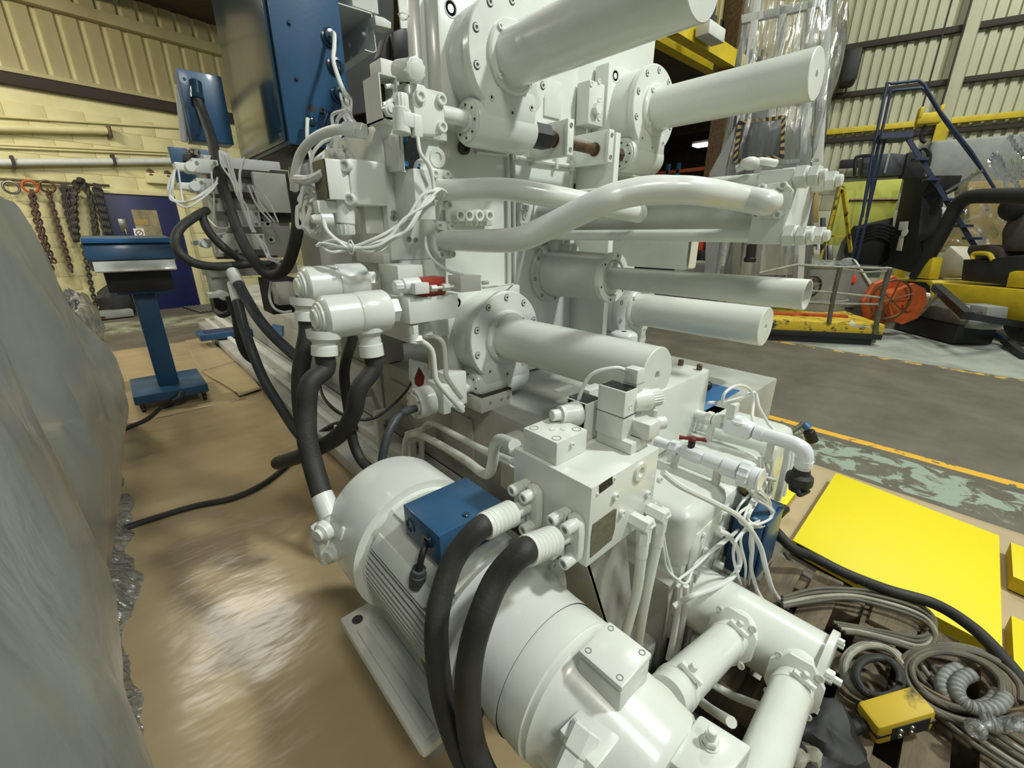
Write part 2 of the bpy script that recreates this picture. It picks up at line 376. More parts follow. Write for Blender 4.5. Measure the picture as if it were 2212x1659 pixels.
# pipes along the wall
def wpipe(px0, py0, px1, py1, r, m, off=0.07):
    p0, p1 = back(px0, py0, off), back(px1, py1, off); d = (p0 - p1); p0 = p0 + d.normalized() * 2.2
    return MB().cyl(p0, p1, r, n=14).build('pipe', m, wall_back)
wpipe(0, 351, 372, 348, 0.052, 'white_dull', 0.1); wpipe(0, 276, 232, 283, 0.055, 'wall_cream', 0.09)
wpipe(0, 252, 385, 276, 0.018, 'wall_cream', 0.03); wpipe(0, 312, 360, 328, 0.016, 'wall_cream', 0.03); wpipe(0, 318, 360, 334, 0.016, 'wall_cream', 0.03)
for px, py in ((28, 350), (245, 346)):
    p = back(px, py, 0.1); MB().obox(p, (BD, BN, (0, 0, 1)), (0.02, 0.075, 0.085), 0.004).build('pipe_clip', 'chain_dark', wall_back)
p = back(236, 285, 0.09); MB().obox(p, (BD, BN, (0, 0, 1)), (0.025, 0.07, 0.085), 0.01).build('pipe_clip', 'brown_steel', wall_back)
wall_bar('chain_rail', bs(back(0, 404)), bs(back(235, 404)), 2.16, 2.2, 0.03, 'brown_steel', wall_back, 0.06)
# ---- door
door = MB().obox(bw((dl + dr) / 2, dtop / 2, 0.0), (BD, BN, (0, 0, 1)), ((dr - dl) / 2, 0.025, dtop / 2), 0.003).build('door_1', 'navy', kind='structure')
fr = MB()
for s0, s1, z0, z1 in ((dl - 0.09, dl, 0, dtop + 0.08), (dr, dr + 0.11, 0, dtop + 0.08), (dl, dr, dtop, dtop + 0.08)):
    fr.obox(bw((s0 + s1) / 2, (z0 + z1) / 2, 0.0), (BD, BN, (0, 0, 1)), ((s1 - s0) / 2, 0.06, (z1 - z0) / 2), 0.004)
fr.build('door_frame', 'wall_cream', door)
a, b = back(283, 454, 0.022), back(352, 510, 0.022)
pane = MB().obox((a + b) / 2 + V((0, 0, -0.12)), (BD, BN, (0, 0, 1)), ((b - a).dot(BD) / 2, 0.008, abs(a.z - b.z) / 2 + 0.13)).build('door_window', 'glass_pane', door)
c = back(301, 503, 0.034); cardn = MB().obox(c, (BD, BN, (0, 0, 1)), (0.075, 0.003, 0.075)).build('no_smoking_sign', 'paper_white', door)
MB().torus(c + BN * 0.004, BN, 0.048, 0.007, 24, 6).bar(c + BN * 0.004 + (BD + V((0, 0, 1))) * -0.03, c + BN * 0.004 + (BD + V((0, 0, 1))) * 0.03, 0.01, 0.004, BN).build('red_ring', 'red', cardn)
c = back(266, 487, 0.03); MB().obox(c, (BD, BN, (0, 0, 1)), (0.055, 0.006, 0.11), 0.003).build('push_plate', 'steel', door)
c = back(273, 504, 0.05); MB().obox(c, (BD, BN, (0, 0, 1)), (0.015, 0.02, 0.07), 0.005).build('door_handle', 'steel', door)
c = back(306, 480, 0.034); MB().obox(c, (BD, BN, (0, 0, 1)), (0.1, 0.003, 0.05)).build('notice', 'amber_sheet', door)
# emergency light
c = back(345, 386, 0.06); t = thing('emergency_light', 'cream twin spot emergency light box above the navy door', 'light', c - V((0, 0, 0.1)))
MB().obox(c, (BD, BN, (0, 0, 1)), (0.21, 0.06, 0.085), 0.01).build('case', 'wall_cream', t)
for d in (-0.13, 0.13): MB().lathe(c + BD * d + V((0, 0, 0.08)), BN + V((0, 0, 0.25)), [(-0.03, 0.0), (-0.03, 0.03), (0.05, 0.06), (0.06, 0.0)], 14).build('spot', 'brown_steel', t)
# door mat grating
gm = thing('floor_grating', 'dark chequered steel grating on the floor in front of the navy door', 'grating', bw(1.0, 0, 0.5))
g = MB(); g.obox(bw(1.05, 0.012, 0.62), (BD, BN, (0, 0, 1)), (0.75, 0.5, 0.012)); g.build('frame', 'chain_dark', gm)
g = MB()
for i in range(24): g.obox(bw(0.34 + i * 0.062, 0.028, 0.62), (BD, BN, (0, 0, 1)), (0.008, 0.47, 0.004))
g.build('bars', 'grey_box', gm, kind='stuff')
# ---- low roof, fascia, far interior, right wall
MB().box((-9, 4.8, 5.12), (24, 24, 5.3)).build('ceiling', 'roof_dark', kind='structure')
for i in range(7):
    MB().box((-8 + i * 4.2, 4.8, 4.95), (-7.85 + i * 4.2, 20, 5.12)).build('trim_%d' % (i + 3), 'roof_dark', kind='structure')
MB().box((-9, -7, 10.2), (34, 4.8, 10.4)).build('ceiling_high', 'roof_dark', kind='structure')
fas = MB().box((4, 4.82, 5.12), (16, 4.95, 10.3)).build('wall_fascia', 'sheet_cream', kind='structure')
f = MB()
for i in range(30): f.box((6.0 + i * 0.3, 4.76, 5.12), (6.06 + i * 0.3, 4.82, 10.2))
f.build('cladding_ribs', 'sheet_cream', fas, kind='stuff')
MB().box((21.5, 4, 0), (21.7, 20, 5.2)).build('wall_far', 'roof_dark', kind='structure')
MB().box((4.3, 14.2, 0), (21.5, 14.4, 5.2)).build('wall_far_back', 'roof_dark', kind='structure')
MB().box((-9, 11.4, 0), (-5.2, 11.6, 5.2)).build('wall_left', 'wall_cream', kind='structure')
RN = V((0.955, 0.297, 0)).normalized(); RD = V((-0.297, 0.955, 0)).normalized(); RP = V((15, 1.0, 0))
def rw(px, py, off=0.0): return AN(px, py, RP - RN * off, RN)
def rp(s, z, off=0.0): return RP + RD * s + V((0, 0, z)) - RN * off
wall_r = MB().obox(rp(-0.7, 5.1, -0.2), (RD, RN, (0, 0, 1)), (4.8, 0.06, 5.2)).build('wall_right', 'sheet_right', kind='structure')
base_r = wl(wall_r); cl = None
for i in range(49):
    s0 = -5.2 + i * 0.19
    if cl is None:
        f = [(0, 0.0), (0.11, 0.0), (0.125, -0.06), (0.175, -0.06), (0.19, 0.0)]
        q = MB(); vs = []
        for z in (2.75, 10.2): vs += [RD * a - RN * b + V((0, 0, z)) for a, b in f]
        q.raw(vs, [(k, k + 1, k + 6, k + 5) for k in range(4)]); cl = q.build('cladding_sheet', 'sheet_right', wall_r); o = cl
    else: o = cl.copy(); COL.objects.link(o)
    o.location = rp(s0, 0, 0.09) - base_r
blk = None
for r in range(7):
    for c in range(13):
        s0 = -5.2 + c * 0.72 + (0.36 if r % 2 else 0)
        if blk is None: o = blk = MB().obox(V((0, 0, 0)), (RD, RN, (0, 0, 1)), (0.357, 0.03, 0.193), 0.004).build('block', 'sheet_right', wall_r)
        else: o = blk.copy(); COL.objects.link(o)
        o.location = rp(s0, 0.2 + r * 0.392, -0.118) - base_r
def rbar(name, px0, py0, px1, py1, hh, d, m, off=0.1, ext=0.0):
    a, b = rw(px0, py0, off + d / 2), rw(px1, py1, off + d / 2); z = (a.z + b.z) / 2; e = (b - a).normalized()
    c = (a + b) / 2; c.z = z
    return MB().obox(c, (RD, RN, (0, 0, 1)), ((b - a).length / 2 + ext, d / 2, hh), 0.004).build(name, m, wall_r)
rbar('girt', 1845, 100, 2212, 40, 0.06, 0.1, 'dark_gap', 0.1, 0.8); rbar('girt', 1810, 207, 2212, 157, 0.055, 0.1, 'dark_gap', 0.1, 0.8)
rbar('crane_rail', 1800, 286, 2212, 245, 0.06, 0.12, 'fork_yellow', 0.16, 0.8); rbar('girt', 1800, 303, 2212, 270, 0.05, 0.08, 'dark_gap', 0.1, 0.8)
rbar('girt', 1815, 352, 2115, 340, 0.09, 0.2, 'fork_black', 0.3)
a = rw(2068, 170, 0.3); 
tc_ = MB().box((a.x - 0.1, a.y - 0.1, 3.75), (a.x + 0.1, a.y + 0.1, 10.2)).build('trim_1', 'sheet_right', kind='structure')
MB().box((a.x - 0.11, a.y - 0.11, 0), (a.x + 0.11, a.y + 0.11, 3.75)).build('lower_shaft', 'fork_yellow', tc_)
a = A(1588, 60, 'y', 4.6)
tc2 = MB().box((a.x - 0.17, 4.45, 0), (a.x + 0.17, 4.75, 10.2)).build('trim_2', 'brown_steel', kind='structure')
# yellow crane girders under the low roof
for n, (p0, p1, hh) in enumerate((((1470, 110), (1510, 131), 0.09), ((1520, 93), (1575, 124), 0.14))):
    a = A(*p0, 'z', 4.6); b = A(*p1, 'z', 4.6)
    MB().box((a.x - 2.5, a.y - 0.1, 4.6 - hh), (12.3, a.y + 0.1, 4.6 + hh)).build('crane_girder', 'fork_yellow', label=('lower' if n == 0 else 'upper') + ' yellow crane girder under the dark low roof', cat='crane girder')
a = A(1535, 72, 'z', 4.6); t = thing('girder_lamp_box', 'unlit white lamp housing beside the yellow crane girders', 'lamp', a)
MB().box((a.x - 0.3, a.y - 0.12, 4.5), (a.x + 0.3, a.y + 0.12, 4.7), 0.02).build('housing', 'white_dull', t); MB().box((a.x - 0.05, a.y - 0.02, 4.7), (a.x + 0.05, a.y + 0.02, 5.6)).build('hanger', 'chain_dark', t)
# far lit lamp
a = A(1518, 312, 'x', 16)
t = thing('strip_lamp', 'brightly lit strip lamp far back under the dark roof', 'lamp', a)
MB().box((a.x - 0.2, a.y - 0.30, a.z), (a.x + 0.2, a.y + 0.30, a.z + 0.1), 0.02).build('housing', 'white_dull', t)
MB().box((a.x - 0.22, a.y - 0.27, a.z - 0.06), (a.x + 0.18, a.y + 0.27, a.z + 0.0), 0.02).build('tube', 'lamp_glow', t)
for s in (-0.25, 0.25): MB().cyl((a.x, a.y + s, a.z + 0.1), (a.x, a.y + s, 5.12), 0.01, n=6).build('hanger', 'chain_dark', t)
# ---- kraft paper sheets
def paper(name, label, pts, z, m, seed=0.0, h=0.006, n=40):
    """a sheet: four corners, gently wrinkled"""
    p = [V(q) for q in pts]
    def fn(u, v):
        e = 0.012 * math.sin(u * 17 + v * 5 + seed)
        q = (p[0] * (1 - u) + p[1] * u) * (1 - v) + (p[3] * (1 - u) + p[2] * u) * v
        k = V((q.x * 2.1 + seed, q.y * 1.3, 0.3)); hh = noise.noise(k) * 0.6 + noise.noise(k * 2.7) * 0.35
        return V((q.x + (e if 0 < v < 1 and (u in (0, 1)) else 0), q.y, z + h * (1 + hh)))
    return MB().grid(fn, n, n).build(name, m, label=label, cat='floor paper', group='kraft paper sheets on the floor', thick=0.0015)
paper('kraft_paper', 'large brown kraft paper sheet on the floor beside the electric motor', [(-1.6, -1.2, 0), (0.79, -1.2, 0), (0.79, 4.34, 0), (-1.6, 4.34, 0)], 0.002, 'kraft', 1.0, 0.012, 70)
paper('kraft_paper', 'brown kraft paper sheet under the blue control pedestal', [(-1.6, 4.2, 0), (0.62, 4.2, 0), (0.58, 7.2, 0), (-1.6, 7.15, 0)], 0.012, 'kraft', 4.0, 0.006)
paper('kraft_paper', 'small brown paper sheet with lifted edge right of the pedestal', [(0.585, 4.28, 0), (0.79, 4.36, 0), (0.79, 5.5, 0), (0.46, 5.42, 0)], 0.022, 'kraft', 7.0, 0.012, 16)
paper('kraft_paper', 'brown kraft paper sheet farthest back behind the pedestal', [(0.45, 5.4, 0), (0.79, 5.55, 0), (0.79, 7.35, 0), (0.5, 7.25, 0)], 0.017, 'kraft', 9.0, 0.006, 20)
paper('kraft_paper', 'long brown paper sheet under the yellow panels', [(1.3, -2.6, 0), (2.98, -2.6, 0), (3.06, 1.6, 0), (2.4, 1.6, 0)], 0.002, 'kraft_far', 12.0, 0.006)
# ================================================================ machine: bed, platen, tie bars
X, Y, Z = V((1, 0, 0)), V((0, 1, 0)), V((0, 0, 1))
t = thing('machine_bed', 'long low white painted machine bed under the platen', 'machine bed', (1.9, 4, 0))
MB().box((1.2, 0.72, 0.1), (2.75, 8.2, 0.60), 0.008).build('bed_frame', 'white_dirty', t)
b = MB(); b.box((0.80, 1.5, 0), (1.2, 8.2, 0.10), 0.005); b.build('foot_rail', 'white_dirty', t)
b = MB().box((1.02, 1.75, 0.1), (1.10, 8.2, 0.16), 0.005); b.build('cable_rail', 'white_dull', t)
b = MB().box((0.9, 1.75, 0.1), (0.95, 8.2, 0.14), 0.005); b.build('cable_rail', 'white_dull', t)
for i, (y0, y1, z0, z1) in enumerate(((1.62, 2.5, 0.2, 0.5), (2.65, 3.6, 0.2, 0.52), (3.75, 4.6, 0.2, 0.5))):
    MB().box((1.185, y0, z0), (1.2, y1, z1), 0.003).build('side_panel', 'white_dirty', t)
b = MB()
for (x0, y0, x1, y1) in ((1.35, 1.12, 1.5, 1.2), (1.5, 1.3, 1.62, 1.34), (1.3, 0.96, 1.40, 1.02), (1.62, 1.42, 1.75, 1.46)): b.box((x0, y0, 0.6), (x1, y1, 0.604))
b.build('lit_patches', 'white', t, kind='stuff')  # white patches painted as light falling through onto the bed top
# small block with a strip on the bed edge
a0 = A(1008, 868, 'z', 0.66)
t = thing('support_block', 'small white block with bolt holes under the lower left gearbox', 'block', (1.17, 1.5, 0.6))
MB().box((1.135, 1.47, 0.60), (1.33, 1.62, 0.675), 0.003).build('block', 'white_dull', t)
MB().box((1.14, 1.475, 0.675), (1.33, 1.6, 0.682)).build('seal_strip', 'chain_dark', t)
b = MB()
for x in (1.19, 1.26, 1.3): b.lathe((x, 1.472, 0.64), -Y, [(0, 0), (0, 0.008), (0.002, 0.008), (0.002, 0.005)], 10)
b.build('bolt_holes', 'chain_dark', t, kind='stuff')
# ---- platen
t = thing('fixed_platen', 'thick white platen plate carrying the four tie bars', 'platen', (1.9, 1.95, 0.6))
MB().box((1.10, 1.75, 0.62), (2.06, 1.87, 2.8), 0.012).build('platen_plate', 'white', t)
MB().box((1.5, 1.87, 0.62), (2.06, 2.3, 2.8), 0.012).build('platen_body', 'white', t)
for n, (z0, z1) in enumerate(((1.75, 2.8), (0.62, 1.22))): MB().box((2.06, 1.76, z0), (2.78, 2.3, z1), 0.012).build('platen_corner', 'white', t)
MB().box((2.08, 1.50, 0.66), (2.125, 1.76, 1.895), 0.006).build('guide_plate', 'white', t)
# recessed cover with a line around it
a = A(1175, 250, 'y', 1.745); b_ = A(1212, 180, 'y', 1.745)
MB().box((a.x, 1.74, a.z), (b_.x, 1.75, b_.z), 0.002).build('cover_plate', 'white', t)
b = MB()
for p in ((1000, 320),): q = A(*p, 'y', 1.74); b.screw(q, -Y, 0.028, 0.02, 20)
b.build('socket_plug', 'chain_dark', t)
# bolt rail on the face
c = A(1015, 470, 'y', 1.70)
rb = MB().box((c.x - 0.14, 1.69, c.z - 0.035), (c.x + 0.13, 1.75, c.z + 0.03), 0.004).build('bolt_bar', 'white_dull', t)
for px in (983, 1002, 1024, 1046):
    q = A(px, 466, 'y', 1.69); MB().screw(q, -Y, 0.026, 0.045, 20).build('socket_screw', 'white', rb)
# bolted pad near the ejector
p0, p1 = A(1121, 441, 'y', 1.72), A(1151, 490, 'y', 1.72)
pb = MB().box((p0.x, 1.71, p1.z), (p1.x, 1.75, p0.z), 0.004).build('bolted_pad', 'white_dull', t)
for px, py in ((1127, 449), (1139, 449), (1132, 468), (1128, 485), (1139, 485)): MB().screw(A(px, py, 'y', 1.71), -Y, 0.013, 0.006).build('socket_screw', 'white_dull', pb)
# cable clips duct on the face
b = MB(); q = [A(*p, 'y', 1.735) for p in ((1028, 328), (1096, 336), (1098, 400), (1100, 630))]; b.tube(q, 0.011, 6, sm=False)
q = [A(*p, 'y', 1.735) for p in ((1108, 326), (1110, 400), (1112, 600), (1116, 630), (1130, 655))]; b.tube(q, 0.009, 6); b.build('conduit', 'white_dull', t)
b = MB(); q = [A(*p, 'y', 1.735) for p in ((1112, 338), (1150, 346), (1200, 354), (1235, 358))]; b.tube(q, 0.010, 6)
for p in q: b.cb(p, (0.016, 0.03, 0.05))
b.build('grease_line', 'white_dull', t)
# ---- tie bars with their nut gearboxes
def gearbox(cx, cz, label, rod_label, rod_end, mirror=False, rr=0.1):
    t = thing('tie_bar_gearbox', label, 'gearbox', (cx, 1.6, cz), 'tie bar nut gearboxes')
    c = V((cx, 1.5, cz)); xw = cx - 0.165; zw = cz - 0.228; yw = 1.585
    sd = 1
    MB().box((cx - 0.235, 1.655, cz - 0.235), (cx + 0.235, 1.752, cz + 0.215), 0.012).build('back_plate', 'white', t)
    b = MB().lathe((cx, 1.7, cz), -Y, [(0, 0), (0, 0.208), (0.16, 0.208), (0.175, 0.2)], 56); b.build('gear_housing', 'white', t)
    # worm housing below: horizontal barrel blended into the body
    b = MB().lathe((xw, yw, zw), X, [(0, 0), (0, 0.082), (0.012, 0.088), (0.30, 0.09), (0.335, 0.07), (0.345, 0)], 32)
    b.box((xw + 0.02, yw - 0.088, zw), (xw + 0.31, 1.7, cz - 0.09), 0.02); b.build('worm_housing', 'white', t)
    f = MB().lathe((xw + 0.005, yw, zw), -X, [(0, 0), (0, 0.074), (0.012, 0.072), (0.012, 0.038), (0.02, 0.036), (0.02, 0)], 28).build('worm_cover', 'white', t)
    b = MB()
    for k in range(8):
        q = k * math.pi / 4; b.lathe(V((xw - 0.0075, yw + 0.058 * math.cos(q), zw + 0.058 * math.sin(q))), -X, [(0, 0.005), (0.002, 0.005), (0.002, 0)], 8)
    b.build('cover_screws', 'chain_dark', f, kind='stuff')
    MB().lathe(c + Y * 0.035, -Y, [(0, 0.12), (0, 0.214), (0.03, 0.214), (0.035, 0.21), (0.035, 0.128), (0.040, 0.126)], 56).build('flange_ring', 'white', t)
    MB().lathe(c, -Y, [(-0.01, 0.128), (0.012, 0.126), (0.02, 0.118), (0.02, 0.09)], 48).build('clamp_ring', 'white', t)
    s = None
    for k in range(10):
        q = math.radians(18 + 36 * k); p = c + V((0.186 * math.cos(q), -0.0005, 0.186 * math.sin(q)))
        if s is None: s = MB().lathe(p, -Y, [(0, 0.013), (0.005, 0.012), (0.005, 0.0065), (0.0015, 0.006), (0.0015, 0)], 14).build('socket_screw', 'white_dull', t); p_0 = p; o = s
        else: o = s.copy(); COL.objects.link(o); o.parent = t; o.location = s.location + (p - p_0)
    b = MB()
    for k in range(10):
        q = math.radians(18 + 36 * k); p = c + V((0.186 * math.cos(q), -0.0005, 0.186 * math.sin(q)))
        b.lathe(p, -Y, [(0, 0.0125), (0.0008, 0.0125), (0.0008, 0.0155), (0, 0.0155)], 18).lathe(p, -Y, [(0.002, 0.0055), (0.0025, 0.0055), (0.0025, 0)], 6)
    b.build('counterbore_rings', 'chain_dark', t, kind='stuff')
    s = None
    for k in range(4):
        q = math.radians(45 + 90 * k); p = c + V((0.112 * math.cos(q), -0.02, 0.112 * math.sin(q)))
        if s is None: s = MB().screw(p, -Y, 0.011, 0.008).build('socket_screw', 'white', t); p_0 = p; o = s
        else: o = s.copy(); COL.objects.link(o); o.parent = t; o.location = s.location + (p - p_0)
    q = V((cx - 0.175, 1.655, cz + 0.16)); MB().lathe(q, -Y, [(-0.002, 0.03), (0.002, 0.03), (0.002, 0.026), (0.0, 0.024), (0.0, 0.014), (-0.02, 0.012), (-0.02, 0)], 20).build('plate_screw', 'white_dull', t)
    t2 = thing('tie_bar', rod_label, 'tie bar', (cx, 1.1, cz - rr), 'round white tie bars')
    MB().lathe((cx, 1.6, cz), -Y, [(0, 0), (0, rr), (1.6 - rod_end - 0.003, rr), (1.6 - rod_end, rr - 0.003), (1.6 - rod_end, 0.016), (1.6 - rod_end - 0.05, 0.014), (1.6 - rod_end - 0.05, 0)], 56).build('bar', 'white', t2)
    return t
gearbox(1.355, 2.052, 'upper left white tie bar gearbox with round bolted flange', 'upper left white tie bar, nearest the top edge of the photo', 0.73)
gearbox(1.322, 0.935, 'lower left white tie bar gearbox with round bolted flange', 'lower left white tie bar, just above the small valves', 0.71)
gearbox(2.425, 2.045, 'upper right white tie bar gearbox with round bolted flange', 'upper right white tie bar in front of the wrapped frame', 0.735)
gearbox(2.435, 0.945, 'lower right white tie bar gearbox with round bolted flange', 'lower right white tie bar, lowest of the far pair', 0.74)
# side plate detail of the upper right gearbox
t = thing('gearbox_side_plate', 'flat white plate with hex plug left of the upper right gearbox', 'plate', (2.1, 1.66, 1.8))
p0, p1 = A(1273, 172, 'y', 1.66), A(1300, 275, 'y', 1.66)
pl = MB().box((p0.x, 1.655, p1.z), (p1.x, 1.74, p0.z), 0.004).build('plate', 'white_dull', t)
MB().hexn(A(1285, 236, 'y', 1.655), A(1285, 236, 'y', 1.655) - Y * 0.03, 0.028).build('hex_plug', 'white', t)
for p in ((1277, 181), (1294, 176), (1294, 215), (1294, 255)): MB().screw(A(*p, 'y', 1.655), -Y, 0.013, 0.005).build('socket_screw', 'white', t)
# ---- brown cross shaft between the upper gearboxes
t = thing('cross_shaft', 'brown oily steel shaft joining the two upper gearboxes', 'shaft', (1.9, 1.585, 1.76))
zw = 1.832; yw = 1.585
p0 = V((1.60, yw, 1.825)); p1 = V((2.27, yw, 1.812))
MB().cyl(p0, p1, 0.026, n=20).build('rod', 'brown_steel', t)
MB().hexn(p0 - X * 0.11, p0 + X * 0.055, 0.055, 0.004).build('hex_sleeve', 'fork_black', t)
MB().cyl(p0 + X * 0.05, p0 + X * 0.09, 0.036, n=16).build('collar', 'brown_steel', t)
MB().hexn(p1 - X * 0.06, p1 + X * 0.0, 0.034, 0.003).build('hex_end', 'brown_steel', t)
for lab, x, xe in (('left', 1.705, 0.02), ('right', 2.02, 0.018)):
    t = thing('shaft_bracket', '%s white bearing bracket holding the brown cross shaft' % lab, 'bracket', (x, 1.6, 1.7))
    MB().box((x, 1.505, 1.745), (x + 0.022, 1.75, 1.90), 0.003).build('bracket_plate', 'white', t)
    c = MB().box((x - 0.012, 1.49, 1.748), (x + 0.030, 1.507, 1.897), 0.002).build('end_cap', 'white', t)
    for z in (1.772, 1.872): MB().screw((x + 0.009, 1.49, z), -Y, 0.010, 0.004).build('socket_screw', 'grey_box', c)
    MB().lathe((x - 0.001, yw, 1.822 if x < 1.9 else 1.816), -X, [(0, 0.033), (0.008, 0.033), (0.008, 0.026)], 20).build('bush', 'brown_steel', t)
# ---- ejector cylinder in the middle
t = thing('ejector_cylinder', 'fat white ejector cylinder in the centre with bolted end ring', 'cylinder', (1.88, 1.5, 1.0))
zc = 1.187; xc = 1.875
MB().lathe((xc, 1.76, zc), -Y, [(0, 0), (0, 0.165), (0.03, 0.165), (0.035, 0.16), (0.035, 0.135), (0.05, 0.131)], 48).build('base_flange', 'white_dull', t)
MB().lathe((xc, 1.74, zc), -Y, [(0, 0.13), (0.40, 0.118), (0.42, 0.116)], 48).build('barrel', 'white_dull', t)
MB().lathe((xc, 1.33, zc), -Y, [(0, 0.1), (0, 0.125), (0.025, 0.125), (0.027, 0.123), (0.027, 0.092), (0.008, 0.09), (0.008, 0)], 48).build('end_ring', 'white', t)
MB().lathe((xc, 1.33, zc), -Y, [(0, 0.083), (0.018, 0.083), (0.02, 0.08), (0.02, 0)], 40).build('gland', 'white_dull', t)
for k in range(6):
    q = math.radians(60 * k + 20); MB().lathe((xc + 0.109 * math.cos(q), 1.3025, zc + 0.109 * math.sin(q)), -Y, [(0, 0.005), (0.002, 0.005), (0.002, 0)], 10).build('screw_hole', 'chain_dark', t)
    MB().screw((xc + 0.069 * math.cos(q), 1.311, zc + 0.069 * math.sin(q)), -Y, 0.008, 0.006).build('socket_screw', 'white', t)
for k in range(8):
    q = math.radians(45 * k + 10); MB().screw((xc + 0.147 * math.cos(q), 1.728, zc + 0.147 * math.sin(q)), -Y, 0.01, 0.005).build('socket_screw', 'grey_box', t)
t = thing('ejector_rod_cover', 'white open tube sticking out of the ejector cylinder', 'tube', (1.88, 0.9, 1.13))
MB().lathe((xc, 1.32, zc), -Y, [(0, 0.054), (0.862, 0.056), (0.866, 0.055), (0.866, 0.051), (0.6, 0.051), (0.6, 0)], 40).build('tube', 'white_dull', t)
b = MB(); b.box((1.84, 1.66, 1.30), (1.98, 1.76, 1.40), 0.01); b.lathe((1.9, 1.6, 1.30), Y, [(0, 0), (0, 0.05), (0.16, 0.05)], 24); b.build('port_boss', 'white_dull', t)
# ---- injection cylinder above it: tie rods, barrel, head block, hex nuts
t = thing('injection_cylinder', 'white hydraulic cylinder with four tie rods and a thick end block', 'cylinder', (1.88, 1.1, 1.35))
xl, xr, yf, yb, z0, z1 = 1.70, 1.955, 0.523, 0.630, 1.366, 1.600
MB().box((xl, yf, z0), (xr, yb, z1), 0.005).build('head_block', 'white', t)
xm, zm = (xl + xr) / 2, (z0 + z1) / 2
MB().cyl((xm, yb - 0.01, zm), (xm, 1.76, zm), 0.082, n=40).build('barrel', 'white_dull', t)
for sx in (-0.098, 0.098):
    for sz in (-0.09, 0.09):
        p = V((xm + sx, yb, zm + sz)); MB().cyl(p, p + Y * 1.13, 0.024, n=20).build('tie_rod', 'white', t)
        q = V((xm + sx, yf, zm + sz)); n = MB().hexn(q + Y * 0.001, q - Y * 0.032, 0.038, 0.003).build('hex_nut', 'white', t)
        MB().lathe(q - Y * 0.032, -Y, [(0, 0), (0, 0.032), (0.006, 0.03), (0.006, 0.026)], 20).build('washer_face', 'white', n)
        MB().hexn(q - Y * 0.038, q - Y * 0.066, 0.034, 0.003).build('lock_nut', 'white', n)
        MB().cyl(q - Y * 0.066, q - Y * 0.084, 0.02, 0.003, 16).build('stud_end', 'white', n)
MB().box((xm + 0.02, yf + 0.02, z1), (xm + 0.1, yb - 0.02, z1 + 0.02), 0.004).build('top_fitting', 'white', t)
# bolted flange on the left face of the head block
fc = A(1668, 434, 'x', xl - 0.02); fy, fz = fc.y, fc.z
pl = [V((xl - 0.024, fy + dy, fz + dz)) for dy, dz in ((0.045, 0.052), (-0.03, 0.056), (-0.056, 0.03), (-0.056, -0.025), (-0.03, -0.056), (0.045, -0.05), (0.03, 0.0))]
f = MB().prism(pl, X * 0.024, 0.003).build('pipe_flange', 'white', t)
for dy, dz in ((0.034, 0.042), (-0.028, 0.044), (0.036, -0.042), (-0.028, -0.044)): MB().screw(V((xl - 0.024, fy + dy, fz + dz)), -X, 0.0125, 0.014).build('socket_screw', 'white', f)
b = MB().sph((1.69, 0.66, 1.625), 0.03, 12, 8, (1.3, 1, 0.7)).tube([(1.68, 0.7, 1.61), (1.7, 0.64, 1.63), (1.75, 0.6, 1.625)], 0.012); b.build('hose_stub', 'white_dull', t)
# support beam below the injection cylinder
t = thing('support_beam', 'flat grey white beam box behind the injection cylinder', 'beam', (2.3, 1.4, 1.2))
p = A(1485, 565, 'x', 2.5)
MB().box((2.48, A(1484, 540, 'x', 2.48).y, 1.2), (2.60, 2.0, 1.42), 0.004).build('beam', 'white_dull', t)
q = A(1490, 540, 'x', 2.48); MB().box((2.485, q.y - 0.004, 1.21), (2.57, q.y - 0.001 + 0.0, 1.41)).build('end_card', 'card', t)
# pipes from the valve block to the cylinder
FB = 1.62
def pz(lst): return [A(px, py, 'y', y) for px, py, y in lst]
hp = thing('hydraulic_pipe', 'front bent white hydraulic pipe rising to the cylinder end block', 'pipe', A(960, 518, 'y', FB), 'bent white hydraulic pipes')
MB().tube([A(948, 518, 'y', FB + 0.005), A(1010, 520, 'y', 1.42), A(1085, 520, 'y', 1.24), A(1130, 514, 'y', 1.16), A(1180, 493, 'y', 1.09), A(1290, 440, 'y', 0.94), A(1340, 422, 'y', 0.89), A(1400, 411, 'y', 0.83), A(1450, 410, 'y', 0.78), A(1510, 413, 'y', 0.72), A(1600, 428, 'y', 0.65), V((xl - 0.05, fy + 0.012, fz - 0.006)), V((xl + 0.005, fy, fz))], lambda u: 0.040 + 0.004 * math.sin(math.pi * u), 28, 8).build('pipe', 'white', hp)
hp = thing('hydraulic_pipe', 'rear bent white hydraulic pipe crossing behind the front one', 'pipe', A(950, 410, 'y', FB), 'bent white hydraulic pipes')
MB().tube([A(940, 410, 'y', FB + 0.005), A(985, 410, 'y', 1.5), A(1050, 408, 'y', 1.4), A(1110, 411, 'y', 1.3), A(1200, 426, 'y', 1.2), A(1290, 443, 'y', 1.12), A(1340, 452, 'y', 1.1), A(1380, 460, 'y', 1.1)], 0.040, 28, 8).build('pipe', 'white', hp)
